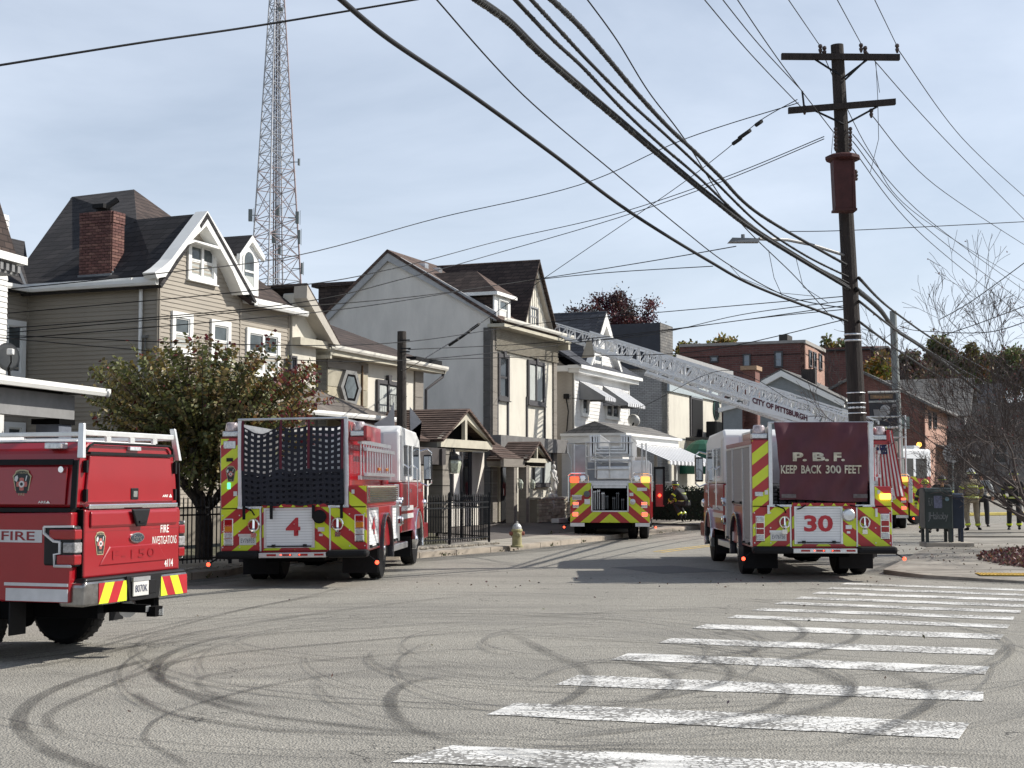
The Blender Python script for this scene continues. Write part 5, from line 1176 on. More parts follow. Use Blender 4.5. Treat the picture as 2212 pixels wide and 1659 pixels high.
B.gutter((-.3,bd,ZA),(-.3,-.2,ZA)); B.gutter((-4,bd-.3,ZA),(-.3,bd-.3,ZA)); B.gutter((gr+.1,-.3,ZA-.05),(UB+.35,-.3,ZA-.05))
B.p(MB().pbox(bs, -.1, bd, EZ-.16, EZ, .0, .28), 'soffit', wtrim); B.p(MB().pbox(bf, gr, UB+.3, EZ-.18, EZ-.05, .0, .3), 'soffit', wtrim)
def PP(pl, fn, pts, d0, d1):
    p2 = Pl(pl.fr, 'F', pl.c-d1); return MB().ppoly(p2, [p2.px(*fn(*p)) for p in pts], 0, -d1+.0)
for pts in ([(1065,650),(1080,690),(1140,680),(1215,560),(1305,445),(1420,330),(1428,228),(1180,560),(1120,615)], [(1428,228),(1420,330),(1510,480),(1600,640),(1670,805),(1750,800),(1765,785),(1660,640),(1590,500)], [(1290,462),(1330,425),(1500,470),(1512,492),(1345,440)]):
    B.p(PP(bf, z1, pts, .0, .34), 'bargeboard', wtrim)
for (x0,y0,x1,y1,c) in ((1305,455,1455,700,2),(1195,950,1290,1190,1),(1462,1005,1553,1240,1),(1705,1060,1895,1345,2)):
    xa, ya = z1(x0,y0); xb, yb = z1(x1,y1); a0, zt = bf.px(xa,ya); a1, zb_ = bf.px(xb,yb)
    B.window(bf, a0, a1, zb_, zt-.02, .13, cols=c, cur=(0,), fd=.04)
a, b_ = bs.px(*z1(955,700)); B.p(MB().tube([bs.pt(a,b_,.3),bs.pt(a,b_-.06,.3),bs.pt(a-.12,b_-.22,.08),bs.pt(a-.12,.5,.08)], .045, 6), 'downspout', wtrim)
a, b_ = bs.px(*z1(1010,1085)); t = MB(); t.pbox(bs, a-.05,a+.05,b_-.06,b_,0,.12); t.tube([bs.pt(a,b_,.06),bs.pt(a,b_-.8,.06)], .02, 5); B.p(t, 'meter_conduit', M('conduit_grey', (.18,.18,.17), .6))
# chimney of real bricks
cu, cb, cw, cdp, cz0, cz1 = .2, 1.5, .46, .92, 6.55, 8.22
ch = B.p(MB().box(cu+.015,cu+cw-.015,cb+.015,cb+cdp-.015,cz0,cz1), 'chimney', M('mortar', (.20,.16,.14), .9))
BR = [M('chimney_brick_a', (.125,.055,.046), .85, var=.3, scale=9, rand=.2), M('chimney_brick_b', (.10,.044,.038), .85, var=.25, scale=9), M('chimney_brick_c', (.17,.085,.068), .85, var=.25, scale=9)]
rw, bh = 24, (cz1-cz0)/24; rnd = random.Random(5); ms = {}
for side in (0,1):
    ln = cdp if side == 0 else cw; nb = 5 if side == 0 else 2; bl = ln/nb
    for k in range(rw):
        flare = .02 if k >= rw-4 else 0
        for i in range(nb+(k % 2)):
            a0 = max(0, i*bl-(k % 2)*bl/2); a1 = min(ln, a0+bl if a0 > 0 or not k % 2 else bl/2)
            key = (side, round(a1-a0,3), flare, rnd.randrange(3))
            if key not in ms:
                w_ = a1-a0-.01; mb = MB(); mb.box(-.02-flare,.012,0,w_,0,bh-.012) if side == 0 else mb.box(0,w_,-.02-flare,.012,0,bh-.012); me = bpy.data.meshes.new('brick'); me.from_pydata(mb.v, [], mb.f); me.materials.append(BR[key[3]]); ms[key] = me
            loc = (cu, cb+a0+.005, cz0+k*bh) if side == 0 else (cu+a0+.005, cb, cz0+k*bh)
            inst(ms[key], 'brick', ch, loc=(loc[0]-B.off[0], loc[1]-B.off[1], loc[2]-B.off[2]))
t = MB(); t.box(cu-.06,cu-.0,cb-.04,cb+cdp,cz0-.1,cz0+.16); 
for i in range(5): t.box(cu+i*.09,cu+.1+i*.09,cb-.05,cb-.022,cz0+.0,cz0+.22+i*.075)
B.p(t, 'flashing', MATS['flashing_grey'])
t = MB(); t.cyl((cu+.25,cb+.5,cz1),(cu+.25,cb+.5,cz1+.12),.13); t.box(cu+.05,cu+.4,cb+.3,cb+.62,cz1+.1,cz1+.2); t.cyl((cu+.2,cb+.35,cz1+.12),(cu+.4,cb+.15,cz1+.34),.07,n=8); B.p(t, 'chimney_cap', black)
# dormer
dp = Pl(FB_, 'F', -.05); P = lambda *a: dp.px(*z1(*a))
ax_, az_ = P(1715,405); al, zl_ = P(1650,500); ar, zr_ = P(1780,530); zbm = 6.45
dw = B.wall(dp, [(al,zbm),(ar,zbm),(ar,zr_),(ax_,az_-.05),(al,zl_)], wtrim, 1.2, 'dormer')
B.roof([[(al-.14,-.14,zl_-.1),(ax_,-.14,az_+.04),(ax_,2.2,az_+.04),(al-.14,2.2,zl_-.1)],[(ax_,-.14,az_+.04),(ar+.14,-.14,zr_-.02),(ar+.14,2.2,zr_-.02),(ax_,2.2,az_+.04)]], SH_DARK, .06, 'dormer_roof')
for s0,s1,zz in ((al-.14,ax_,zl_-.1),(ax_,ar+.14,zr_-.02)):
    B.p(MB().ppoly(dp, [(s0, zz if s0 < ax_ else az_+.03),(s1, az_+.03 if s1 == ax_ else zz),(s1, (az_ if s1 == ax_ else zz)-.14),(s0, (zz if s0 < ax_ else az_)-.14)], .0, .1), 'bargeboard', wtrim)
wl_, wr_ = P(1675,600)[0], P(1738,600)[0]; wb, wt = 6.62, P(1705,510)[1]; cc = (wl_+wr_)/2; rd = (wr_-wl_)/2
arcp = [(cc+rd*math.cos(PI*i/10), wt-rd+rd*math.sin(PI*i/10)) for i in range(11)]
B.p(MB().ppoly(dp, [(wl_-.06,wb-.05),(wr_+.06,wb-.05)]+[(cc+(x-cc)*1.25, z+.05) for x,z in arcp], 0, .03), 'window_surround', wtrim, dw)
B.p(MB().ppoly(dp, [(wl_,wb),(wr_,wb)]+arcp, .03, .04), 'arched_pane', hglass, dw); B.p(MB().pbox(dp, wl_, wr_, (wb+wt)/2-.02, (wb+wt)/2+.03, .04, .06), 'sash_rail', wtrim, dw); B.p(MB().pbox(dp, wl_+.03, wr_-.03, wb+.02, wb+.4, .04, .045), 'curtain', curtain, dw)

# ---- middle stucco and stone house
C = Hs('stone_stucco_house', 'low stucco house faced with tan stone panels around a hexagonal window', 'house', FB_, 8, 0, .35)
cf = Pl(FB_, 'F', 0); X = lambda *p: cf.px(*z2(*p)); CE = X(380,885)[1]
u0 = X(340,1000)[0]; u1 = X(633,1000)[0]; u2 = X(975,1000)[0]; u3 = X(1035,1000)[0]; ue = X(1130,1000)[0]
C.wall(cf, [(u0,.35),(u3,.35),(u3,CE-.1),(u0,CE-.1)], STUC); 
C.wall(Pl(FB_,'S',u0), [(0,.35),(2.5,.35),(2.5,CE-.1),(0,CE-.1)], BRN, .2, 'side_wall')
STO = [M('stone_panel_tan', (.38,.34,.25), .85, var=.18, scale=2, bump=.3, bscale=20), M('stone_panel_grey', (.31,.285,.22), .85, var=.18, scale=2, bump=.3, bscale=20)]
hx, hz_ = X(487,1155); zs = [1.2+.47*k for k in range(10)]; us = [u0+(u1-u0)*t for t in (0,.36,.66,.83,1)]
for k, z in enumerate(zs):
    for i in range(4):
        if z+.4 > CE-.2: continue
        C.p(MB().pbox(cf, us[i]+.008, us[i+1]-.008, z+.006, z+.462, 0, .05), 'stone_panel', STO[(k*3+i) % 2])
for z in zs:
    if z < CE-.5: C.p(MB().pbox(cf, u2+.005, u3-.005, z+.006, z+.462, 0, .06), 'stone_panel', BRN)
C.p(MB().pbox(cf, u0, u1, CE-.5, CE-.22, 0, .06), 'frieze', BRN); C.p(MB().tube([cf.pt(us[3],1,.08), cf.pt(us[3],CE-.3,.08)], .03, 6), 'downspout', M('rust_brown', (.12,.07,.03), .7))
def hexa(r, h): return [(hx-r*.5,hz_+h),(hx+r*.5,hz_+h),(hx+r,hz_),(hx+r*.5,hz_-h),(hx-r*.5,hz_-h),(hx-r,hz_)]
hr = (X(562,1155)[0]-X(412,1155)[0])/2; hh = (X(487,1035)[1]-X(487,1278)[1])/2
hw = C.p(MB().ppoly(cf, hexa(hr,hh), .05, .16), 'hexagon_window', M('surround_grey', (.19,.19,.185), .7)); C.p(MB().ppoly(cf, hexa(hr*.72,hh*.78), .16, .165), 'recess', dark, hw); C.p(MB().ppoly(cf, [(hx+(a-hx)*1-.04, z) for a, z in hexa(hr*.56,hh*.64)], .165, .17), 'pane', hglass, hw)
a0, zt = X(712,1100); a1, zb_ = X(848,1350); C.window(cf, a0, a1, zb_, zt-.1, .12, DKTRIM, glass, DKTRIM, cols=2, halves=1, cur=(0,), keystone=True)
B_ = MB()
for k in range(9): B_.tube([cf.pt(a0+.05+k*(a1-a0-.1)/8, zb_+.02, .35), cf.pt(a0+.05+k*(a1-a0-.1)/8, zb_+.55, .35)], .012, 4)
B_.tube([cf.pt(a0,zb_+.55,.35), cf.pt(a1,zb_+.55,.35)], .018, 4); C.p(B_, 'balcony_rail', iron)
C.p(MB().box(u0-.45, ue, -.42, 3, CE-.12, CE-.02), 'soffit', TRUSS); C.gutter((u0-.45,-.42,CE+.08),(ue-.1,-.42,CE+.02), M('gutter_cream',(.6,.58,.52),.5)); C.p(MB().box(u0-.5, ue-.1, -.42, 0, CE-.2, CE-.1), 'fascia', TRUSS)
C.p(MB().box(u0-.5,u0-.4,-.4,2.5,CE-.3,CE+.02), 'fascia', TRUSS)
C.roof([[(u0-.45,-.4,CE+.0),(ue-.1,-.4,CE),(ue-1.5,4,CE+1.75),(u0-.45,4,CE+1.75)]], SH_DBR, .08)
t = MB(); aa, zz = X(1085,1020); t.tube([cf.pt(aa+.3,CE-.1,.4), cf.pt(aa+.3,CE-.3,.35), cf.pt(u3+.1,CE-.75,.1), cf.pt(u3+.1,.5,.1)], .05, 6); C.p(t, 'downspout', DKTRIM)
C.p(MB().box(X(930,955)[0],X(1120,985)[0],-.3,.2,CE+.08,CE+.22), 'roof_panel', black)
# small cream gable between the houses
G0 = Pl(FB_, 'F', -.1); Y_ = lambda *p: G0.px(*z2(*p))
q = [Y_(30,395), Y_(330,830), Y_(-60,770)]; ap, rt_, _ = q; ap = (max(ap[0], UB+.1), ap[1]); LFT = UB+.03
C.wall(G0, [(LFT,.35),(rt_[0]-.5,.35),(rt_[0]-.5,rt_[1]+.1),(rt_[0]-.25,rt_[1]+.1),(ap[0],ap[1]-.2),(LFT,ap[1]-.25)], STUC, .3, 'gable_wall')
C.p(MB().ppoly(G0, [ap,(rt_[0]+.15,rt_[1]-.06),(rt_[0]-.22,rt_[1]-.06),(ap[0]-.02,ap[1]-.35)], .0, .4), 'bargeboard', M('bargeboard_beige', (.42,.39,.34), .7)); C.roof([[(ap[0],-.5,ap[1]+.05),(ap[0],4,ap[1]+.05),(rt_[0]+.2,4,rt_[1]-.02),(rt_[0]+.2,-.5,rt_[1]-.02)],[(ap[0],.6,ap[1]+.05),(ap[0]-1.6,.6,rt_[1]+.3),(ap[0]-1.6,4,rt_[1]+.3),(ap[0],4,ap[1]+.05)]], SH_DBR, .05)
a, z_ = Y_(65,800); C.p(MB().pbox(G0, LFT, rt_[0]-.25, z_-.14, z_+.06, 0, .25), 'beam', TRUSS); a0, zt = Y_(72,935); a1, zb_ = Y_(104,1110); C.window(G0, a0, a1, zb_, zt, .05, DKTRIM, glass, DKTRIM, halves=1)
# small hipped porch roof behind the tree
q = [cf.px(*z2(*p)) for p in ((130,1120),(560,1345),(-120,1345))]
vx, vz = q[0]; C.roof([[(vx-2.2,-1.4,q[2][1]+.05),(q[1][0]-.3,-1.4,q[2][1]+.05),(vx,0,vz)]], SH_TAN, .1, 'porch_roof'); C.roof([[(q[1][0]-.3,-1.4,q[2][1]+.05),(q[1][0]-.3,0,q[2][1]+.05),(vx,0,vz)]], SH_TAN, .1, 'porch_roof'); C.gutter((vx-2.2,-1.45,q[2][1]+.08),(q[1][0]-.3,-1.45,q[2][1]+.08))
def entry(h, pl, fn, apex, left, right, back, mat=SH_BRN, n=12, posts=None, tri=None, d=1.7, wd=.16):
    """gabled entrance canopy: truss front facing the street at distance d in front of pl"""
    pf = Pl(h.fr, 'F', pl.c-d); A_ = pf.px(*fn(*apex)); L_ = pf.px(*fn(*left)); R_ = pf.px(*fn(*right)); bz = min(L_[1],R_[1]); ze = (L_[1]+R_[1])/2
    o = .0; tr = root
    m = MB(); k = wd
    dx = (R_[0]-L_[0])/2; sl = (A_[1]-ze)/dx
    m.ppoly(pf, [(L_[0],ze),(A_[0],A_[1]),(A_[0],A_[1]-k*1.35),(L_[0]+k*.9,ze)], 0, -.12); m.ppoly(pf, [(A_[0],A_[1]),(R_[0],ze),(R_[0]-k*.9,ze),(A_[0],A_[1]-k*1.35)], 0, -.12)
    m.pbox(pf, L_[0], R_[0], ze-k*1.2, ze, 0.003, -.123); m.pbox(pf, A_[0]-k*.4, A_[0]+k*.4, ze, A_[1]-k*1.3, -.002, -.118)
    h.p(m, 'truss', TRUSS); b0 = pf.c
    h.courses((L_[0]-.05,b0-.1,ze-.05),(L_[0]-.05,pl.c+back,ze-.05),(A_[0],pl.c+back,A_[1]+.03),(A_[0],b0-.1,A_[1]+.03), n, mat, 'canopy_roof')
    h.courses((R_[0]+.05,pl.c+back,ze-.05),(R_[0]+.05,b0-.1,ze-.05),(A_[0],b0-.1,A_[1]+.03),(A_[0],pl.c+back,A_[1]+.03), n, mat, 'canopy_roof')
    h.p(MB().box(L_[0],L_[0]+.1,b0+.12,pl.c+back,ze-.28,ze-.04), 'canopy_beam', BRN); h.p(MB().box(R_[0]-.1,R_[0],b0+.12,pl.c+back,ze-.28,ze-.04), 'canopy_beam', BRN)
    h.p(MB().box(L_[0],R_[0],b0+.5,b0+.55,ze,A_[1]-.35) if False else MB().ppoly(Pl(h.fr,'F',b0+.5), [(L_[0]+.1,ze),(R_[0]-.1,ze),(A_[0],A_[1]-.15)], 0, -.05), 'gable_back', dark)
    h.p(MB().box(L_[0]+.1,R_[0]-.1,b0+.12,pl.c,ze-.30,ze-.28), 'canopy_ceiling', TRUSS)
    return pf, L_, R_, A_, ze
pf, L_, R_, A_, ze = entry(C, cf, z2, (1357,1315), (1172,1510), (1545,1560), 0.0, SH_BRN, 14, d=2.6, wd=.2)
# the canopy roof runs a long way back to the left: side extension
C.courses((L_[0]-3.6,-2.3,ze-.05),(L_[0]-.08,-2.3,ze-.05),(L_[0]-.08,0,ze+1.0),(L_[0]-3.6,0,ze+1.0), 14, SH_BRN, 'porch_roof'); 
sb = C.p(MB().box(L_[0]-3.6,L_[0]+.3,-2.62,-2.4,ze-.75,ze-.28), 'sign_beam', M('sign_dark', (.05,.042,.04), .6)); sp_ = Pl(FB_, 'S', L_[0]-.1)
sg = C.p(MB().box(L_[0]-.12,L_[0]-.05,-2.7,-.4,ze-.78,ze-.3), 'name_board', M('sign_dark', (.05,.042,.04), .6))
SG = M('sign_letters', (.42,.40,.38), .6)
fS = lambda a, z: (L_[0]-.125-0, -a, z)
text('241 Virginia Ave', lambda a,z: (L_[0]-.126-C.off[0], -a-C.off[1], z-C.off[2]), .55, 1.15, ze-.62, ze-.48, SG, sg); text('Beauty Salon', lambda a,z: (L_[0]-.126-C.off[0], -a-C.off[1], z-C.off[2]), 1.25, 1.85, ze-.64, ze-.42, SG, sg); text('412-381-1221', lambda a,z: (L_[0]-.126-C.off[0], -a-C.off[1], z-C.off[2]), 1.95, 2.5, ze-.62, ze-.48, SG, sg)
cpil = C.p(MB().box(L_[0]+.35,L_[0]+.85,-2.5,-2.05,.35,ze-.3), 'stone_pillar', BRN, bevel=.01)
for k in range(7): C.p(MB().box(L_[0]+.34,L_[0]+.86,-2.51,-2.04,.35+k*.45,.365+k*.45), 'course_line', dark, cpil)
C.wall(cf, [(u3,.35),(X(1487,1000)[0],.35),(X(1487,1000)[0],ze-.2),(u3,ze-.2)], STUC_SHADE, .1, 'ground_floor_wall')
a0 = X(1310,1600)[0]; C.window(cf, a0+.1, a0+.75, 1.35, 2.95, .1, DKTRIM, glass, DKTRIM, halves=1); C.window(cf, a0-1.2, a0-.75, 1.35, 2.95, .1, DKTRIM, glass, DKTRIM, halves=1)
# lantern by the pillar
LG = M('lantern_glass', (.42,.45,.36), .1, var=.4, scale=18, spec=.8)
ln = root('wall_lantern', FB_.W(L_[0]+1.02,-2.55,2.35), FB_.rot, label='faceted glass lantern hanging on the stone pillar of the sign', cat='lantern')
MB().lathe((0,0,0), [(.03,-.3),(.16,-.28),(.22,.0),(.2,.1)], 6).build('glass', LG, ln); MB().lathe((0,0,.1), [(.25,0),(.2,.12),(.06,.2),(.02,.36)], 6).build('cap', bplastic, ln); MB().tube([(0,0,.4),(-.15,0,.42),(-.2,0,.2)], .015, 5).build('bracket', iron, ln)

# ---- large stucco building
D = Hs('stucco_building', 'large cream stucco building with dark timber strips, brown roof and steep gables', 'house', FB_, 19.4, 0, .4)
df = Pl(FB_, 'F', 0); X = lambda *p: df.px(*z2(*p)); UD = X(1537,1000)[0]; UE = X(2003,1000)[0]; dsd = Pl(FB_, 'S', UD)
CZ = X(1560,702)[1]
# shaded side with the big gable
S_ = lambda *p: dsd.px(*z2(*p)); apx = S_(795,158); lft = S_(265,690); rgt = (0.0, CZ+.3)
D.wall(dsd, [(0,.4),(lft[0]+1,.4),(lft[0]+1,lft[1]-1),(lft[0],lft[1]-.1),(apx[0],apx[1]-.1),(.05,CZ+.35)], STUC_SHADE, .25, 'side_wall')
for p0, p1 in ((apx,(-.25,CZ+.42)),(apx,(lft[0]+.5,lft[1]-.5))):
    D.p(MB().hull([dsd.pt(p0[0],p0[1]-.0,.0), dsd.pt(p1[0],p1[1],.0), dsd.pt(p1[0],p1[1]-.32,.0), dsd.pt(p0[0],p0[1]-.4,.0)], [dsd.pt(p0[0],p0[1]-.0,.12), dsd.pt(p1[0],p1[1],.12), dsd.pt(p1[0],p1[1]-.32,.12), dsd.pt(p0[0],p0[1]-.4,.12)]), 'bargeboard', M('bargeboard_grey', (.40,.40,.40), .7))
D.roof([[(UD-.15,-.5,CZ+.12),(UE+.2,-.5,CZ+.12),(UE+.2,apx[0],apx[1]+.02),(UD-.15,apx[0],apx[1]+.02)],[(UD-.15,apx[0],apx[1]+.02),(UE+.2,apx[0],apx[1]+.02),(UE+.2,lft[0]+.5,lft[1]-.4),(UD-.15,lft[0]+.5,lft[1]-.4)]], SH_BRN, .1)
dl = S_(225,530)[0]; D.p(MB().box(UD+.6,UD+2.5,apx[0]+1.5,dl,lft[1]-.3,lft[1]+1.45), 'rear_dormer', SH_DBR); D.p(MB().box(UD+.5,UD+2.6,apx[0]+1.4,dl+.25,lft[1]+1.45,lft[1]+1.6), 'rear_dormer_roof', SH_DBR)
fw_ = D.wall(df, [(UD,.4),(UE,.4),(UE,CZ-.1),(UD,CZ-.1)], STUC, .25, 'facade')
D.wall(Pl(FB_,'R',UE), [(0,.4),(6,.4),(6,CZ),(0,CZ)], STUC_SHADE, .2, 'far_side_wall')
zc = CZ-.1; D.p(MB().box(UD-.1,UE+.35,-.55,.1,zc,zc+.12), 'soffit', TRUSS); D.gutter((UD-.1,-.55,CZ+.22),(UE+.45,-.55,CZ+.22), M('gutter_cream',(.6,.58,.52),.5))
D.p(MB().box(UE+.15,UE+.35,-.5,.2,zc-.25,zc+.02), 'cornice_end', TRUSS)
# lattice frieze
X0 = UD+.2; lt = MB(); FH = .78; zf0 = zc-FH
D.p(MB().pbox(df, X0, UE, zf0, zc, 0, .05), 'frieze_back', dark)
nn = int((UE-X0)/.13)
for k in range(-6, nn+1):
    for sg in (0,1):
        x0, x1 = X0+k*.13, X0+k*.13+FH
        za, zb2 = (zf0, zc) if sg == 0 else (zc, zf0)
        t0 = max(0, (X0-x0)/(x1-x0)); t1 = min(1, (UE-x0)/(x1-x0))
        if t1 > t0: lt.tube([df.pt(x0+(x1-x0)*t0, za+(zb2-za)*t0, .10+.02*sg), df.pt(x0+(x1-x0)*t1, za+(zb2-za)*t1, .10+.02*sg)], .02, 4)
D.p(lt, 'frieze_lattice', M('lattice_beige', (.36,.33,.27), .8), kind='stuff')
for pl_, a0, a1, m_ in ((df,UD,UD+.42,BRN),(df,UE-.35,UE,BRN)):
    for k in range(17):
        z = .42+k*.46
        if z+.45 < zc: D.p(MB().pbox(pl_, a0+.005, a1-.005, z, z+.45, 0, .07), 'quoin', m_)
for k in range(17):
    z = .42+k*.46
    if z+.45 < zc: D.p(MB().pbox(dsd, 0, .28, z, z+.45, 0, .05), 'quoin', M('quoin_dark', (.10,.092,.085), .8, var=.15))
for (x0,x1,y0,y1,c) in ((1592,1648,930,1225,1),(1805,1908,975,1265,2)):
    a0, zt = X(x0,y0); a1, zb_ = X(x1,y1); D.window(df, a0, a1, zb_, zt-.02, .14, DKTRIM, glass, DKTRIM, cols=c, halves=2 if c == 1 else 1, keystone=True, cur=(0,) if c == 2 else None)
zb1 = X(1560,1480)[1]
for x in (1578,1655,1793,1922):
    a = X(x,1300)[0]; D.p(MB().pbox(df, a-.06, a+.06, zb1-.1, X(x, 1240)[1]+.1, 0, .05), 'timber_strip', DKTRIM)
D.p(MB().box(UD-.05,UE+.35,-.4,0,zb1-.62,zb1-.1), 'band', M('band_grey', (.14,.135,.13), .8, var=.2, scale=3))
# street gable and dormer
ap = X(1820,228); l_ = X(1712,725); r_ = X(1955,785); gz0 = CZ+.2
gp = Pl(FB_, 'F', -.06); D.wall(gp, [(l_[0],gz0),(r_[0],gz0),(ap[0]+.02,ap[1]-.1)], M('gable_cream', (.64,.61,.53), .7), .2, 'gable')
gg = MB(); n = 16
for k in range(n):
    a = l_[0]+(r_[0]-l_[0])*(k+.5)/n; zt = gz0+(ap[1]-gz0)*((a-l_[0])/(ap[0]-l_[0]) if a < ap[0] else (r_[0]-a)/(r_[0]-ap[0]))-.15
    if zt > gz0+.1: gg.pbox(gp, a-.045, a+.045, gz0, zt, 0, .025)
D.p(gg, 'batten', MATS['gable_cream'], kind='stuff')
D.roof([[(l_[0]-.12,-.4,gz0-.1),(ap[0],-.4,ap[1]),(ap[0],apx[0]+.3,ap[1]),(l_[0]-.12,apx[0]-.2,gz0-.1)],[(r_[0]+.12,-.4,gz0-.1),(ap[0],-.4,ap[1]),(ap[0],apx[0],ap[1]),(r_[0]+.12,apx[0],gz0-.1)]], SH_DBR, .07, 'gable_roof')
D.p(MB().ppoly(gp, [(ap[0],ap[1]-.02),(r_[0]+.14,gz0-.1),(r_[0]-.06,gz0-.1),(ap[0]-.01,ap[1]-.4)], 0, .2), 'bargeboard', MATS['bargeboard_beige'])
a0, zt = X(1802,565); a1, zb_ = X(1853,710); D.window(gp, a0, a1, zb_, zt-.04, .06, M('grey_frame', (.3,.3,.3), .5))
dq = Pl(FB_, 'F', .02); W_ = lambda *p: dq.px(*z2(*p)); a0, zt = W_(1552,460); a1, zb_ = W_(1665,700); a0 = max(a0, UD+.22)
D.p(MB().box(a0, a1, .02, 3.2, CZ+.15, zt-.05), 'dormer', SH_DBR); D.p(MB().pbox(dq, a0-.02, a1+.02, CZ+.15, zt-.05, .0, .06), 'dormer_front', wtrim)
b0, c0 = W_(1580,510); b1, c1 = W_(1638,665); b0 = max(b0, a0+.2); D.window(dq, b0, b1, c1, c0-.05, .05, wtrim, d=.07)
rz = W_(1490,255)[1]; D.roof([[(a0-.2,-.22,zt-.02),(a0-.2,3.4,zt-.02),((a0+a1)/2,3.4,rz),((a0+a1)/2,1.0,rz)],[(a1+.25,-.22,zt-.02),(a1+.25,3.4,zt-.02),((a0+a1)/2,3.4,rz),((a0+a1)/2,1.0,rz)]], SH_DBR, .06, 'dormer_roof'); D.roof([[(a0-.2,-.22,zt-.02),(a1+.25,-.22,zt-.02),((a0+a1)/2,1.0,rz)]], SH_BRN, .06, 'dormer_roof')
D.p(MB().box(a0-.2,a1+.25,-.22,-.12,zt-.12,zt-.0), 'dormer_cornice', wtrim); D.p(MB().box(a0-.2,a0-.12,-.12,3.2,zt-.12,zt-.0), 'dormer_cornice', wtrim)
for x_, y_ in ((925,220),(1130,275)):
    a, z_ = dsd.px(*z2(x_,y_)); D.p(MB().box(UD+1.2+(x_-925)*.006,UD+1.5+(x_-925)*.006,apx[0]-.9,apx[0]-.6,apx[1]-.75,apx[1]-.35), 'roof_vent', silver)
# ground floor
T3 = lambda *p: df.px(*z3(*p)); a0, zt = T3(1635,640); a1, zb_ = T3(1735,1105)
dr = D.p(MB().pbox(df, a0-.1, a1+.1, .42, zt+.1, 0, .08), 'door', M('door_frame_cream', (.4,.37,.3), .7)); D.p(MB().pbox(df, a0, a1, .44, zt, .08, .11), 'door_leaf', black, dr); D.p(MB().pbox(df, a0+.12, a1-.12, zb_+.9, zt-.2, .11, .115), 'pane', glass, dr); D.p(MB().tube([df.pt(a0+.1,1.35,.16), df.pt(a0+.1,1.6,.16)], .02, 6), 'handle', chrome, dr)
a0, zt = T3(1955,520); a1, zb_ = T3(2050,815); D.window(df, a0-.6, a1, zb_, zt-.15, .1, DKTRIM, glass, DKTRIM, cols=2, halves=1, cur=(0,))
pf2, L2_, R2_, A2_, ze2 = entry(D, df, z3, (1943,487), (1858,600), (2032,628), 0.0, SH_BRN, 10, d=1.5, wd=.12)
D.courses((L2_[0]-2.0,-1.4,ze2-.05),(L2_[0]-.08,-1.4,ze2-.05),(L2_[0]-.08,0,ze2+.75),(L2_[0]-1.5,0,ze2+.75), 10, SH_BRN, 'canopy_roof'); D.p(MB().box(L2_[0]-1.9,L2_[0],-1.42,-1.3,ze2-.32,ze2-.05), 'canopy_beam', BRN)
for x0, x1 in ((1775,1845),(1872,1945)):
    a, b_ = pf2.px(*z3(x0,800))[0], pf2.px(*z3(x1,800))[0]; D.p(MB().box(a+.05,a+.3,-1.4,-1.1,.42,ze2-.25), 'canopy_post', BRN, bevel=.01); D.p(MB().box(a+.3,a+.33,-1.41,-1.09,.42,ze2-.25), 'post_facing', TRUSS)
    mb = MB(); mb.lathe((a+.4,-1.5,ze2-.95),[(.03,-.15),(.08,-.1),(.1,.08),(.04,.2)],6); mb.tube([(a+.4,-1.5,ze2-.75),(a+.35,-1.3,ze2-.7)],.015,5); mb.build('porch_lamp', LG, D.r, off=D.off)
# stone garden wall with statues
sw = Hs('stone_wall', 'low rough cream stone wall carrying a white statue beside the ladder truck', 'stone wall', FB_, T3(1950,1000)[0], -1.0, .35)
wpn = Pl(FB_, 'F', -1.0); a0 = wpn.px(*z3(1948,1000))[0]; a1 = wpn.px(*z3(2195,1000))[0]+1.0; z0_, z1_ = .36, 1.22
sw.p(MB().pbox(wpn, a0+.02, a1, z0_, z1_-.02, -.02, -.4), 'core', M('mortar_pale', (.30,.27,.22), .9)); rs = random.Random(8); z = z0_
SM = [M('wall_stone_a', (.50,.46,.36), .85, var=.25, scale=5, bump=.6, bscale=15), M('wall_stone_b', (.40,.35,.27), .85, var=.25, scale=5, bump=.6, bscale=15), M('wall_stone_c', (.56,.52,.43), .85, var=.2, scale=5, bump=.6, bscale=15)]
while z < z1_-.05:
    h = rs.uniform(.08,.15); a = a0
    while a < a1-.05:
        l_w = rs.uniform(.22,.6); e = min(a+l_w,a1); j = rs.uniform(0,.035)
        sw.p(MB().pbox(wpn, a+.008, e-.008, z+.006, min(z+h,z1_)-.006, -.05, .02+j), 'stone', SM[rs.randrange(3)], bevel=.012); a = e
    z += h
sw.p(MB().pbox(wpn, a0-.05, a1+.05, z1_-.01, z1_+.06, -.45, .06), 'coping', M('coping', (.45,.43,.38), .8))
def statue(loc, label, h=1.0):
    r0 = root('statue', loc, FB_.rot, label=label, cat='statue'); sm = M('statue_white', (.58,.57,.54), .6, var=.15, scale=8)
    MB().lathe((0,0,0), [(.17,0),(.17,.06),(.12,.1),(.12,.2),(.16,.24)], 8).build('pedestal', sm, r0)
    b = MB(); b.lathe((0,0,.24), [(.14,0),(.13,.15),(.10,.32),(.12,.42),(.09,.52),(.14,.66),(.12,.74),(.045,.78),(.04,.82)], 12); b.ball((.0,-.01,1.13),.075,.08,.1,10,6); b.tube([(.13,0,.9),(.2,-.06,.75),(.08,-.12,.68)],.035,6); b.tube([(-.13,0,.9),(-.19,-.05,.72),(-.1,-.12,.6)],.035,6)
    b.tube([(.05,-.05,.3),(.09,-.13,.55),(-.05,-.1,.75)],.04,6); b.build('figure', sm, r0, smooth=True); return r0
statue(FB_.W(wpn.px(*z3(2110,980))[0], -.8, 1.28), 'white draped garden statue standing on the stone wall')
statue(FB_.W(T3(1862,980)[0], -.9, .42), 'white garden statue between the two canopy posts of the stucco building')
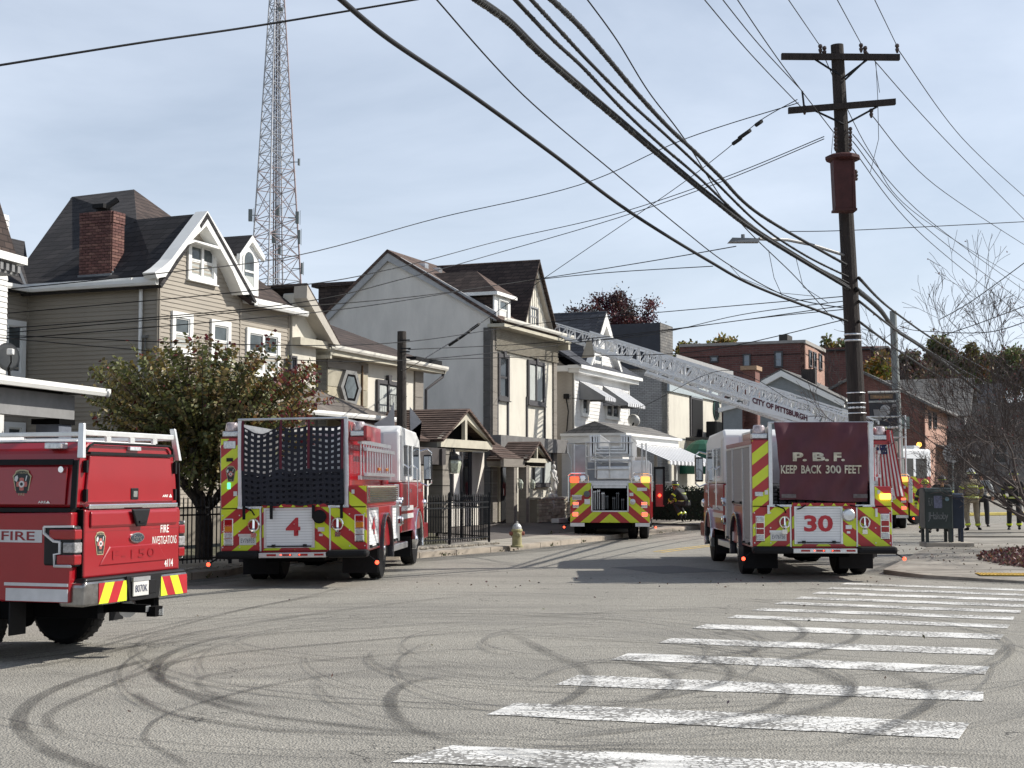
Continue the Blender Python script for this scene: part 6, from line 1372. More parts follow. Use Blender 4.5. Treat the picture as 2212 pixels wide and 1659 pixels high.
sk = root('white_planter_box', FB_.W(a0+.3, -1.5, .35), FB_.rot, label='white low box at the foot of the stone wall', cat='box'); MB().box(0,2.4,-.2,.1,0,.16).build('box', white, sk, bevel=.01)
bg_ = root('black_gear_bag', FB_.W(a0+1.3, -1.9, .36), FB_.rot, label='black equipment bag lying in front of the stone wall', cat='bag'); mb = MB(); mb.ball((0,0,.12),.5,.16,.13,10,5); mb.ball((.5,.05,.1),.2,.15,.11,8,5); mb.build('bag', M('bag_black', (.02,.02,.022), .8, bump=.5), bg_); MB().tube([(-.3,-.1,.2),(0,-.12,.3),(.3,-.1,.2)],.015,5).build('strap', black, bg_)

# ---- white siding house with striped awnings
E = Hs('siding_house', 'white siding house with striped metal awnings and a steep street gable', 'house', FB_, 28.5, 0, .4)
ef = Pl(FB_, 'F', 0); X = lambda *p: ef.px(*z4(*p)); U0 = X(330,1000)[0]; U1 = X(780,1000)[0]; es = Pl(FB_, 'S', U0); ZE = X(340,870)[1]
wf = E.wall(ef, [(U0,.4),(U1,.4),(U1,ZE),(U0,ZE)], M('siding_white_back', (.35,.35,.34), .8)); E.boards(ef, U0+.04, U1-.04, 2.6, ZE, .15, WSID, wf)
wf2 = E.wall(es, [(0,.4),(8,.4),(8,ZE),(0,ZE)], M('siding_beige', (.36,.33,.29), .7)); E.boards(es, .05, 3.5, 1.2, ZE, .15, MATS['siding_beige'], wf2)
E.p(MB().box(U0-.35,U1+.45,-.35,.1,ZE,ZE+.16), 'cornice', wtrim); E.p(MB().box(U0-.45,U1+.55,-.5,.1,ZE+.16,ZE+.3), 'gutter', wtrim); E.p(MB().box(U0-.45,U0-.0,.1,6,ZE+.05,ZE+.28), 'soffit', wtrim)
for a in (U0,U1-.08): E.p(MB().pbox(ef, a, a+.08, .4, ZE, 0, .04), 'corner_trim', wtrim)
rzz = X(540,372)[1]; E.roof([[(U0-.45,-.5,ZE+.3),(U1+.5,-.5,ZE+.3),(U1+.5,3.6,rzz),(U0-.45,3.6,rzz)],[(U0-.45,3.6,rzz),(U1+.5,3.6,rzz),(U1+.5,8,ZE+.3),(U0-.45,8,ZE+.3)]], SH_BLU, .1)
E.wall(es, [(0,ZE),(8,ZE),(3.6,rzz)], MATS['siding_beige'], .2, 'side_gable')
ap = X(545,372); l_ = X(412,832); r_ = X(682,885); gz0 = ZE+.3; gw = E.wall(Pl(FB_,'F',-.05), [(l_[0],gz0),(r_[0],gz0),ap], MATS['siding_white_back'], .3, 'gable')
E.boards(Pl(FB_,'F',-.05), 0, 0, gz0, ap[1]-.2, .15, WSID, gw, lambda z: (l_[0]+(ap[0]-l_[0])*(z-gz0)/(ap[1]-gz0), r_[0]-(r_[0]-ap[0])*(z-gz0)/(ap[1]-gz0)))
E.roof([[(l_[0]-.1,-.3,gz0-.05),(ap[0],-.3,ap[1]+.05),(ap[0],3.6,ap[1]+.05),(l_[0]-.1,3.6,gz0-.05)],[(r_[0]+.1,-.3,gz0-.05),(ap[0],-.3,ap[1]+.05),(ap[0],3.6,ap[1]+.05),(r_[0]+.1,3.6,gz0-.05)]], SH_BLU, .07, 'gable_roof')
E.p(MB().ppoly(Pl(FB_,'F',-.05), [(ap[0],ap[1]-.0),(r_[0]+.12,gz0-.05),(r_[0]-.1,gz0-.05),(ap[0],ap[1]-.6)], .0, .25), 'bargeboard', wtrim); E.p(MB().ppoly(Pl(FB_,'F',-.05), [(ap[0],ap[1]-.0),(l_[0]-.12,gz0-.05),(l_[0]+.1,gz0-.05),(ap[0],ap[1]-.6)], .0, .25), 'bargeboard', wtrim)
a0, zt = X(482,725); a1, zb_ = X(540,815); E.window(Pl(FB_,'F',-.05), a0, a1, gz0+.15, zt, .07, wtrim, glass)
AW = M('awning_white', (.66,.67,.69), .5, var=.06); AG = M('awning_grey', (.20,.205,.215), .5, var=.08)
def awning(h, pl, a0, a1, zt, zb, dep, n, name='awning', val=.16, side=True):
    o = h.p(MB().pbox(pl, a0, a1, zt-.03, zt, 0, .04), name, AW)
    for k in range(n):
        s0 = a0+(a1-a0)*k/n; s1 = a0+(a1-a0)*(k+1)/n; m = AW if k % 2 == 0 else AG; rz_ = .0 if k % 2 else .02
        mb = MB(); mb.hull([pl.pt(s0,zt,0),pl.pt(s1,zt,0),pl.pt(s1,zt-.03,0),pl.pt(s0,zt-.03,0)], [pl.pt(s0,zb+rz_,dep),pl.pt(s1,zb+rz_,dep),pl.pt(s1,zb-.03+rz_,dep),pl.pt(s0,zb-.03+rz_,dep)])
        v = [(s0,zb+rz_-.01),(s1,zb+rz_-.01),(s1,zb-val*.7),((s0+s1)/2,zb-val),(s0,zb-val*.7)]; mb.ppoly(pl, v, dep-.01, dep+.01)
        h.p(mb, 'awning_strip', m, o)
    if side:
        for a in (a0, a1): h.p(MB().hull([pl.pt(a-.01,zt,0),pl.pt(a-.01,zb,dep),pl.pt(a-.01,zb-.1,dep),pl.pt(a-.01,zb-.1,0)],[pl.pt(a+.01,zt,0),pl.pt(a+.01,zb,dep),pl.pt(a+.01,zb-.1,dep),pl.pt(a+.01,zb-.1,0)]), 'awning_side', AG, o)
    return o
for (w0,w1,y0,y1,aw0,aw1,ay,by) in ((393,438,1050,1195,372,462,920,1040),(590,688,1090,1225,566,712,960,1090)):
    a0, zt = X(w0,y0); a1, zb_ = X(w1,y1); E.window(ef, a0, a1, zb_-.05, zt, .1, wtrim, glass, cols=1 if w0 < 500 else 2, halves=1)
    p0, zt2 = X(aw0,ay); p1, _ = X(aw1,ay); zb3 = X(aw0,by)[1]; awning(E, ef, p0, p1, zt2-.05, zb3-.15, 1.15, 12 if w0 < 500 else 16)
t = MB(); a = X(275,1080)
a_, z_ = es.px(*z4(275,1080)); t.tube([es.pt(a_,z_,.1),es.pt(a_-.1,z_-.5,.12),es.pt(a_,z_-1.5,.1),es.pt(a_+.1,z_-2.4,.1)], .025, 5); t.pbox(es,a_-.1,a_+.1,z_,z_+.2,0,.15); E.p(t, 'service_cable', cable)
# porch
pp = Pl(FB_, 'F', -2.6); Xp = lambda *p: pp.px(*z4(*p)); p0 = Xp(735,1380)[0]; pz = Xp(735,1378)[1]; p1 = Xp(1185,1410)[0]; rdg = Pl(FB_,'F',-1.3).px(1287,910)
E.p(MB().box(p0,p1,-2.6,0,pz-.28,pz), 'porch_cornice', wtrim); E.p(MB().box(p0-.1,p1+.1,-2.75,0,pz,pz+.1), 'porch_cornice_cap', wtrim)
E.roof([[(p0-.05,-2.7,pz+.1),(p1,-2.7,pz+.1),(p1,-1.3,rdg[1]),(p0+.3,-1.3,rdg[1])],[(p0+.3,-1.3,rdg[1]),(p1,-1.3,rdg[1]),(p1,0,pz+.1),(p0-.05,0,pz+.1)]], SH_GRY, .06, 'porch_roof'); E.roof([[(p0-.05,-2.7,pz+.1),(p0-.05,0,pz+.1),(p0+.3,-1.3,rdg[1])]], SH_GRY, .06, 'porch_roof')
wq = E.wall(Pl(FB_,'S',p0+.1), [(-2.5,.4),(0,.4),(0,pz-.28),(-2.5,pz-.28)], WSID, .1, 'porch_side'); E.boards(Pl(FB_,'S',p0+.1), -2.5, 0, .5, pz-.3, .15, WSID, wq)
for a in (p0+.1, p0+2.4, p0+4.8, p1-.1): E.p(MB().box(a-.06,a+.06,-2.55,-2.43,.8,pz-.28), 'porch_post', wtrim)
w0 = Xp(800,1440); w1 = Xp(1190,1500); awning(E, Pl(FB_,'F',-2.6), w0[0], p1+.4, pz-.3, pz-1.0, 1.6, 26, side=False)
E.p(MB().box(p0,p1,-2.6,0,.4,1.0), 'porch_base', M('porch_brick', (.16,.13,.11), .9)); rl_ = MB()
for k in range(38):
    a = p0+2.4+k*(p1-p0-2.4)/38; rl_.tube([(a,-2.5,1.0),(a,-2.5,1.85)], .015, 4)
rl_.tube([(p0+2.4,-2.5,1.85),(p1,-2.5,1.85)], .03, 4); E.p(rl_, 'porch_railing', wtrim)
E.p(MB().box(p1-3.0,p1-2.0,-.05,0,1.0,3.1), 'door', M('door_maroon_grey', (.12,.09,.09), .6))
t = MB(); t.tube([(p0+3.0,-2.7,1.6),(p0+3.2,-4.6,.9)], .03, 5); t.tube([(p0+3.0,-2.7,1.0),(p0+3.2,-4.6,.4)], .03, 5)
for k in range(6): t.tube([(p0+3.0+.2*k/5,-2.7-1.9*k/5,1.0-.6*k/5),(p0+3.0+.2*k/5,-2.7-1.9*k/5,1.6-.7*k/5)], .02, 4)
E.p(t, 'stair_railing', wtrim)
sd2 = root('satellite_dish', at(*z4(820,1255), 66), FB_.rot, label='small pale satellite dish on the grey brick side wall', cat='satellite dish'); mb = MB(Matrix.Rotation(R(68),4,'Y')); mb.lathe((0,0,0),[(.01,-.08),(.18,-.05),(.29,.01),(.18,-.03),(.01,-.06)],18); mb.build('dish', M('dish_pale',(.5,.5,.48),.5), sd2, smooth=True); MB().tube([(0,0,-.1),(.9,0,.5)],.03,5).build('arm', iron, sd2); MB().tube([(0,0,-.1),(-.2,.3,-.9)],.04,5).build('mast', iron, sd2)
# low wall, hedge and planting strip in front
lw = Hs('retaining_wall', 'low dark timber retaining wall in front of the white porch', 'retaining wall', FB_, U0+4, -5.2, .3)
for k in range(3): lw.p(MB().box(U0+3.2,U0+15,-5.4,-5.2,.32+k*.22,.52+k*.22), 'timber', M('retaining_timber', (.07,.06,.055), .9, var=.3, stretch=(.4,4,4)), bevel=.02)

# ---- grey brick building with white front
F_ = Hs('brick_building', 'grey brick building with a white stucco front, oval window and iron balcony', 'building', FB_, 42.3, 0, .5)
ff = Pl(FB_, 'F', 0); X = lambda *p: ff.px(*z4(*p)); V0 = X(1095,1100)[0]; V1 = X(1535,1100)[0]; fs = Pl(FB_, 'S', V0); ZF = X(1100,780)[1]
F_.wall(fs, [(0,.5),(14,.5),(14,ZF+.2),(0,ZF)], GBRICK, .3, 'side_wall'); F_.wall(ff, [(V0,.5),(V1,.5),(V1,ZF),(V0,ZF)], STUC, .3, 'facade')
F_.p(MB().box(V0-.2,V1+.6,-.5,12,ZF,ZF+.1), 'roof', SH_BLU); F_.p(MB().box(V0-.25,V1+.65,-.55,-.5,ZF-.1,ZF+.35), 'roof_edge', M('roof_edge_grey', (.30,.30,.30), .7)); F_.p(MB().box(V0-.1,V1,-.3,0,ZF-.6,ZF-.1), 'frieze', DKTRIM)
c0 = fs.px(*z4(925,600)); F_.p(MB().box(V0-.2,V0+2.0,.3,4.4,ZF-.3,X(1110,465)[1]), 'chimney', M('chimney_slate', (.045,.048,.058), .8)); 
F_.p(MB().box(V0-.22,V0+2.03,.27,.3,ZF-.3,X(1110,465)[1]), 'chimney_front', SH_GRY)
zz = X(1100,960)[1]; F_.p(MB().pbox(ff, V0, V1, zz-.35, zz+.15, 0, .12), 'band', M('band_bluegrey', (.35,.40,.42), .7))
a0, zt = X(1280,1080); a1, zb_ = X(1372,1395); dd = F_.p(MB().pbox(ff, a0-.12, a1+.12, zb_, zt+.75, 0, .08), 'door', DKTRIM); F_.p(MB().pbox(ff, a0+.1, a1-.1, zb_, zt, .08, .11), 'door_leaf', black, dd); F_.p(MB().pbox(ff, a0, a1, zt+.1, zt+.6, .08, .1), 'transom', M('transom', (.42,.47,.5), .4), dd)
oc, oz = X(1490,1165); oa = (X(1510,1165)[0]-X(1470,1165)[0])/2; oh = (X(1490,1085)[1]-X(1490,1248)[1])/2
ring = lambda k: [(oc+oa*k*math.cos(2*PI*i/20), oz+oh*(1+(k-1)*.35)*math.sin(2*PI*i/20)) for i in range(20)]
ow = F_.p(MB().ppoly(ff, ring(1.25), 0, .06), 'oval_window', M('oval_frame_green', (.02,.06,.05), .5)); F_.p(MB().ppoly(ff, ring(.85), .06, .07), 'pane', glass, ow)
bz = X(1300,1400)[1]; w0 = X(1245,1400)[0]; w1 = V1+2.5
bl = F_.p(MB().box(w0,w1,-1.6,0,bz-.15,bz), 'balcony', DKTRIM); rl_ = MB()
for k in range(44): a = w0+k*(w1-w0)/43; rl_.tube([(a,-1.55,bz),(a,-1.55,bz+1.35)], .02, 4)
for z in (.08,1.35): rl_.tube([(w0,-1.55,bz+z),(w1,-1.55,bz+z)], .035, 4)
F_.p(rl_, 'railing', iron, bl); F_.p(MB().box(w0+.2,w0+.35,-1.5,-1.35,.5,bz-.15), 'balcony_post', DKTRIM, bl)
for k in range(3): F_.p(MB().box(w0+2.2+k*1.5,w0+3.2+k*1.5,-1.1,-.5,bz+.0,bz+.9), 'balcony_chair', iron, bl, bevel=.05)
dm = MB(); uu, _ = X(1225,1500)
gz = X(1225,1390)[1]; dm.ball((uu,-1.0,gz-1.9),1.15,1.3,1.75,14,6,zmin=0.); F_.p(dm, 'dome_awning', M('awning_green', (.008,.09,.055), .6, var=.15)); F_.p(MB().box(uu+.5,uu+1.0,-2.3,-2.28,gz-2.0,gz-1.6), 'awning_label', white)

# ---- red brick block with flat roof
FG = Frame(at(1740, 900, 106), 22)
G = Hs('brick_building', 'flat roofed dark red brick block behind the raised ladder', 'building', FG, 0, 0, 1.)
gf, gs = Pl(FG,'F',0), Pl(FG,'S',0); ZG = gf.px(*z5(1355,220))[1]; GU = gf.px(*z5(1530,300))[0]; GD = gs.px(*z5(180,300))[0]
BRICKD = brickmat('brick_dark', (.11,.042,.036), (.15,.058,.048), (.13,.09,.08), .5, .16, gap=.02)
G.wall(gf, [(0,1),(GU,1),(GU,ZG-.5),(0,ZG)], BRICK_SUNLIT, .3, 'facade'); G.wall(gs, [(0,1),(GD,1),(GD,ZG-.1),(0,ZG)], BRICKD, .3, 'side_wall'); G.p(MB().box(0,GU,0,GD,ZG-1.0,ZG-.9), 'roof', SH_DARK); G.p(MB().box(-.1,GU+.1,-.1,0.05,ZG-.2,ZG+.05), 'coping', M('coping_grey', (.3,.28,.26), .8)); G.p(MB().box(-.1,.05,.05,GD,ZG-.15,ZG+.05), 'coping', MATS['coping_grey'])
for (x0,x1,y0,y1) in ((782,833,352,448),(1077,1131,328,452),(477,530,372,405)):
    a0, zt = gs.px(*z5(x0,y0)); a1, zb_ = gs.px(*z5(x1,y1)); G.window(gs, min(a0,a1), max(a0,a1), zb_, zt, .1, DKTRIM, M('sky_glass', (.30,.34,.38), .15), M('sash_grey', (.3,.32,.33), .5))
for (x0,x1,y0,y1) in ((1385,1408,318,450),(1426,1449,335,465),(1478,1502,350,478)):
    a0, zt = gf.px(*z5(x0,y0)); a1, zb_ = gf.px(*z5(x1,y1)); G.window(gf, a0, a1, zb_, zt, .12, DKTRIM, glass)
a0, _ = gs.px(*z5(1175,200)); a1, zt = gs.px(*z5(1095,155)); G.p(MB().box(.4,2.2,a0,a1,ZG-.3,zt), 'chimney', M('chimney_dark', (.05,.048,.045), .9))

# ---- grey siding gable house
FH_ = Frame(at(*z5(1690,900), 84), 22)
Hh = Hs('siding_house', 'blue grey siding house whose gable rises behind the lettered ladder', 'house', FH_, 0, 0, .8)
hs_ = Pl(FH_,'S',0); q = lambda *p: hs_.px(*z5(*p)); ap = q(1135,512); e0 = q(1690,775); e1 = q(590,830); zE = e0[1]
hw_ = Hh.wall(hs_, [(e0[0],.8),(e1[0],.8),(e1[0],zE),(ap[0],ap[1]),(e0[0],zE)], GSID, .3)
Hh.boards(hs_, 0, 0, 2.5, ap[1]-.2, .24, GSID, hw_, lambda z: (e0[0]+.1,e1[0]-.1) if z < zE else (e0[0]+(ap[0]-e0[0])*(z-zE)/(ap[1]-zE), e1[0]-(e1[0]-ap[0])*(z-zE)/(ap[1]-zE)), .03)
for e in (e0,e1): Hh.p(MB().hull([hs_.pt(ap[0],ap[1]+.15,0),hs_.pt(e[0]+(e[0]-ap[0])*.06,zE-.05,0),hs_.pt(e[0]+(e[0]-ap[0])*.06,zE-.4,0),hs_.pt(ap[0],ap[1]-.25,0)],[hs_.pt(ap[0],ap[1]+.15,.3),hs_.pt(e[0]+(e[0]-ap[0])*.06,zE-.05,.3),hs_.pt(e[0]+(e[0]-ap[0])*.06,zE-.4,.3),hs_.pt(ap[0],ap[1]-.25,.3)]), 'bargeboard', wtrim)
Hh.roof([[(-.3,ap[0],ap[1]+.2),(9,ap[0],ap[1]+.2),(9,e0[0]-.3,zE),(-.3,e0[0]-.3,zE)],[(-.3,ap[0],ap[1]+.2),(9,ap[0],ap[1]+.2),(9,e1[0]+.3,zE),(-.3,e1[0]+.3,zE)]], SH_GRY, .1)
Hh.wall(Pl(FH_,'F',e0[0]), [(0,.8),(9,.8),(9,zE),(0,zE)], GSID, .2); Hh.gutter((-.3,e0[0]-.3,zE+.05),(9,e0[0]-.3,zE+.05))
a0 = q(1350,520); Hh.p(MB().box(1.5,2.1,a0[0]-.3,a0[0]+.5,a0[1]-1.5,a0[1]+.35), 'flue', wood2)
FK = Frame(at(*z5(905,700), 72), 22)
Kc = Hs('brick_chimney_house', 'small red brick building with a broad chimney under the raised ladder', 'house', FK, 0, 0, .6); ks = Pl(FK,'S',0); q = lambda *p: ks.px(*z5(*p)); zt = q(880,450)[1]
Kc.wall(ks, [(0,.6),(q(765,900)[0],.6),(q(765,900)[0],q(880,610)[1]-1.2),(0,q(880,610)[1]-1.2)], BRICK, .3); Kc.p(MB().box(0,1.0,q(885,500)[0],q(770,500)[0],3,zt-.2), 'chimney', BRICK); Kc.p(MB().box(-.1,1.1,q(885,500)[0]-.1,q(770,500)[0]+.1,zt-.2,zt), 'chimney_cap', M('cap_tan', (.36,.24,.15), .8))
b0_, b1_ = q(765,900)[0], q(592,900)[0]; zt_ = q(680,815)[1]; zl_ = q(592,870)[1]
Kc.p(MB().hull([(-.1,b0_,.6),(-.1,b1_,.6),(-.1,b1_,zl_),(-.1,b0_,zt_)],[(2,b0_,.6),(2,b1_,.6),(2,b1_,zl_),(2,b0_,zt_)]), 'grey_annex', GSID); Kc.p(MB().hull([(-.3,b0_,zt_+.12),(-.3,b1_+.2,zl_+.12),(-.3,b1_+.2,zl_-.1),(-.3,b0_,zt_-.1)],[(-.1,b0_,zt_+.12),(-.1,b1_+.2,zl_+.12),(-.1,b1_+.2,zl_-.1),(-.1,b0_,zt_-.1)]), 'bargeboard', wtrim)

# ---- brick house behind the tall pole
FI = Frame(at(1998, 950, 88), 22)
I = Hs('brick_house', 'red brick gabled house behind the banner pole and the bare tree', 'house', FI, 0, 0, .9)
is_, if_ = Pl(FI,'S',0), Pl(FI,'F',0); q = lambda *p: is_.px(*z6(*p)); zE = q(362,500)[1]; ap = is_.px(1862,800); 
I.wall(is_, [(0,.9),(ap[0]*2,.9),(ap[0]*2,zE),(ap[0],ap[1]-.1),(0,zE)], BRICK, .3, 'side_wall'); IU = if_.px(*z6(532,600))[0]; I.wall(if_, [(0,.9),(IU,.9),(IU,zE),(0,zE)], BRICK_SUNLIT, .3, 'facade')
I.roof([[(-.3,ap[0],ap[1]),(IU+.5,ap[0],ap[1]),(IU+.5,-.6,zE-.25),(-.3,-.6,zE-.25)],[(-.3,ap[0],ap[1]),(IU+.5,ap[0],ap[1]),(IU+.5,ap[0]*2+.6,zE-.25),(-.3,ap[0]*2+.6,zE-.25)]], SH_GRY, .15); I.gutter((-.3,-.6,zE-.2),(IU+.5,-.6,zE-.2), M('dull_grey_trim', (.2,.2,.2)))
for (x0,x1,y0,y1) in ((385,397,570,650),(412,430,570,655),(500,515,600,660)):
    a0, zt = if_.px(*z6(x0,y0)); a1, zb_ = if_.px(*z6(x1,y1)); I.window(if_, a0, a1, zb_, zt, .06, DKTRIM, glass)
a0, zt = is_.px(*z6(210,590)); a1, zb_ = is_.px(*z6(275,660)); I.p(MB().pbox(is_, a1, a0, zb_, zt, 0, .2), 'window_shutter', M('dull_green_grey', (.22,.26,.24), .6))
a0 = if_.px(*z6(430,750)); a1 = if_.px(*z6(572,840)); I.roof([[(a0[0],0,a0[1]),(a1[0]-.5,0,a0[1]),(a1[0],-2.2,a1[1]),(a0[0],-2.2,a1[1])]], SH_GRY, .1, 'porch_roof'); I.p(MB().box(a1[0]-.2,a1[0],-2.1,-1.9,.9,a1[1]), 'porch_post', DKTRIM)
# ---- pale houses behind the bare tree
FJ = Frame(at(2085, 960, 100), 22)
def simple_house(fr, name, label, u0, w_, dep, zE, rise, wm, rm, wins, z0=1.2, gm=None):
    h = Hs(name, label, 'house', fr, u0, 0, z0); f, s = Pl(fr,'F',0), Pl(fr,'S',u0)
    h.wall(f, [(u0,z0),(u0+w_,z0),(u0+w_,zE),(u0+w_/2,zE+rise),(u0,zE)], gm or wm, .3, 'facade'); h.wall(s, [(0,z0),(dep,z0),(dep,zE),(0,zE)], wm, .3, 'side_wall')
    h.roof([[(u0-.3,-.4,zE-.2),(u0+w_/2,-.4,zE+rise),(u0+w_/2,dep,zE+rise),(u0-.3,dep,zE-.2)],[(u0+w_+.3,-.4,zE-.2),(u0+w_/2,-.4,zE+rise),(u0+w_/2,dep,zE+rise),(u0+w_+.3,dep,zE-.2)]], rm, .15)
    for (a,z,ww,hh_) in wins: h.window(f, u0+a, u0+a+ww, z, z+hh_, .1, M('frame_grey', (.2,.2,.2)), glass)
    for (a,z) in ((2,3.2),(5,3.2),(2,6),(5,6)):
        if z+1.3 < zE: h.window(s, a, a+.9, z, z+1.3, .1, MATS['frame_grey'], glass)
    return h
simple_house(FJ, 'house', 'pale grey gabled house seen through the bare tree', 0, 7, 9, 6.6, 2.6, M('house_pale', (.34,.34,.35), .8), SH_GRY, [(1.0,3,1,1.5),(4.6,3,1,1.5),(2.8,6,1,1.3)])
simple_house(Frame(at(2150, 960, 112), 24), 'house', 'white house front shining through the branches at right', 0, 6, 8, 7.2, 2.4, M('house_white', (.66,.66,.64), .8), SH_BLU, [(.8,4,1.1,1.7),(3.8,4,1.1,1.7)])
simple_house(Frame(at(2060, 950, 125), 24), 'brick_house', 'dull brick house on the rise behind the trees', -2, 7, 8, 8.4, 1.5, BRICKD, SH_DARK, [(1,5,1.2,1.8),(5,5,1.2,1.8)])
simple_house(Frame(at(1905, 900, 128), 24), 'brick_building', 'dark brick building high behind the tall pole', -3, 9, 12, 13.5, .4, BRICKD, SH_DARK, [(1,8,1.2,1.8),(5,8,1.2,1.8),(1,4.5,1.2,1.8)])
simple_house(Frame(at(2235,950,95), 24), 'house', 'low dark roofed house at the right edge behind the tree crown', 3, 7, 10, 5.2, 2.2, M('house_dull', (.17,.165,.16), .8), SH_DARK, [(1,2.6,1.2,1.6),(5,2.6,1.2,1.6)])
simple_house(Frame(at(1610, 930, 140), 20), 'brick_building', 'long brick building behind the white balcony front', -6, 9, 8, 9, 1, BRICKD, SH_DARK, [(1,6,1.2,1.6)])
# ================================================================ street furniture, poles and wires
# black iron fence
def fence(pts, z0, h, label, name='iron_fence'):
    p0 = Vector(pts[0]); r0 = root(name, (p0.x, p0.y, z0), 0, label=label, cat='fence'); o = (p0.x, p0.y, 0)
    pk = MB(); pk.box(-.011,.011,-.011,.011,.06,h-.06); pk.cyl((0,0,h-.06),(0,0,h+.02),.016,.001,4); me = None
    for i in range(len(pts)-1):
        a, b = Vector(pts[i]), Vector(pts[i+1]); d = b-a; L_ = d.length; n = max(1, int(L_/.125)); dn = d.normalized()
        for z in (.14, h-.34, h-.2):
            mb = MB(); s = Vector((-dn.y,dn.x))*.016; mb.hull([(a.x-s.x,a.y-s.y,z-.016),(a.x+s.x,a.y+s.y,z-.016),(a.x+s.x,a.y+s.y,z+.016),(a.x-s.x,a.y-s.y,z+.016)],[(b.x-s.x,b.y-s.y,z-.016),(b.x+s.x,b.y+s.y,z-.016),(b.x+s.x,b.y+s.y,z+.016),(b.x-s.x,b.y-s.y,z+.016)]); mb.build('rail', iron, r0, off=o)
        for k in range(n):
            p = a.lerp(b, (k+.5)/n)-p0
            if me is None: ob = pk.build('picket', iron, r0); ob.location = (p.x,p.y,0); me = ob.data
            else: inst(me, 'picket', r0, loc=(p.x,p.y,0))
        m_ = max(1, round(L_/2.0))
        for k in range(m_+1):
            if i and k == 0: continue
            p = a.lerp(b, k/m_)-p0; mb = MB(); mb.box(-.032,.032,-.032,.032,0,h+.03); mb.pris('y', [(-.04,h+.03),(.04,h+.03),(0,h+.08)], -.04, .04); q = mb.build('post', iron, r0); q.location = (p.x,p.y,0)
    return r0
fence([(-9.6,22.9),(-6.55,27.6),(-5.6,29.6)], .17, 1.32, 'black iron picket fence showing between the pickup truck and fire engine number 4')
fence([(-4.2,34.9),(-2.6,36.4),(-.62,40.2),(-2.2,43.6)], .19, 1.28, 'black iron picket fence right of fire engine number 4 up to the driveway')
# rubble edging under the fence
rs = random.Random(11); q = MB()
for k in range(420):
    t = rs.random(); a, b = random.Random(k).choice([((-8.0,24.2),(-5.5,28.9)),((-3.0,35.2),(-.5,39.9))]); x = a[0]+(b[0]-a[0])*t+rs.uniform(-.05,.3); y = a[1]+(b[1]-a[1])*t+rs.uniform(-.2,.1); q.ball((x,y,.18),rs.uniform(.02,.06),rs.uniform(.02,.06),rs.uniform(.015,.035),5,2)
q.build('gravel', M('pale_rubble', (.36,.32,.26), .9, var=.4, scale=8), label='pale rubble edging under the iron fence', kind='stuff')

# hydrant
hy = root('fire_hydrant', (.13, 38.9, .10), R(10), label='faded yellow fire hydrant with a silver cap on the kerb', cat='fire hydrant')
hm = M('hydrant_yellow', (.34,.31,.16), .7, var=.25, scale=8, dirt=.5); hc = M('hydrant_silver', (.5,.5,.48), .5, .4)
MB().lathe((0,0,0), [(.17,0),(.17,.05),(.13,.06),(.125,.4),(.15,.42),(.15,.46),(.12,.48)], 16).build('barrel', hm, hy)
MB().lathe((0,0,.48), [(.125,0),(.12,.06),(.08,.12),(.03,.15),(.03,.2),(.005,.2)], 16).build('bonnet', hc, hy)
for s in (-1,1): MB().lathe((s*.1,0,.36), [(.05,0),(.055,s*.08),(.04,s*.1)], 10, 'x').build('side_outlet', M('hydrant_rust', (.28,.10,.07), .7), hy)
MB().lathe((0,-.1,.33), [(.065,0),(.07,-.08),(.04,-.1)], 10, 'y').build('front_outlet', hm, hy)

# mailboxes
mg = M('mailbox_green', (.028,.040,.036), .55, var=.25, scale=3, dirt=.4)
pd = root('concrete_pad', (10.62, 36.3, .20), R(-6), label='concrete pad that the two mailboxes stand on', cat='concrete pad'); MB().box(-.52,.62,-.1,.95,0,.12).build('slab', conc, pd, bevel=.015)
def mbox(loc, rz, w_, d, h, label, mat, mark):
    r0 = root('mailbox', loc, rz, label=label, cat='mailbox')
    for x in (-w_/2+.05, w_/2-.05):
        for y in (.06, d-.06): MB().box(x-.035,x+.035,y-.035,y+.035,0,.34).build('leg', mat, r0)
    P = [(0,.33),(0,h-.1),(.06,h-.03),(.16,h),(d-.1,h),(d,h-.08),(d,.33)]; MB().pris('x', P, -w_/2, w_/2).build('body', mat, r0, bevel=.015)
    for s in (-1,1): MB().pris('x', [(.03,.36),(.03,h-.12),(.15,h-.03),(d-.1,h-.03),(d-.03,h-.1),(d-.03,.36)], s*w_/2, s*(w_/2+.012)).build('side_flange', M('mailbox_edge', (.10,.105,.10), .6), r0)
    if mark:
        MB().box(-.12,.08,-.008,-.002,h-.50,h-.20).build('notice', M('notice_lilac', (.16,.17,.24), .7, var=.35, scale=12), r0)
        MB().lathe((.2,-.002,h-.28), [(.05,0),(.05,-.008)], 16, 'y').build('sticker', M('sticker_blue', (.2,.32,.36), .6), r0)
        gm = M('graffiti_grey', (.19,.20,.20), .8, var=.3, scale=20); text('FLX', lambda a,z: (a+(z-h+.4)*.1,-.006,z), -.26, -.15, h-.44, h-.25, gm, r0, 'graffiti'); text('JHakoby', lambda a,z: (a,-.006,z), -.27, .22, h-.83, h-.6, gm, r0, 'graffiti', space=.85)
    return r0
mbox((10.46, 36.42, .32), R(-3), .66, .62, 1.34, 'dark green relay mailbox with a paper notice and graffiti on its back', mg, True)
mbox((10.98, 36.7, .32), R(-10), .34, .6, 1.2, 'narrower dark blue mailbox half hidden behind the green one', M('mailbox_blue', (.012,.022,.045), .5, var=.25), False)

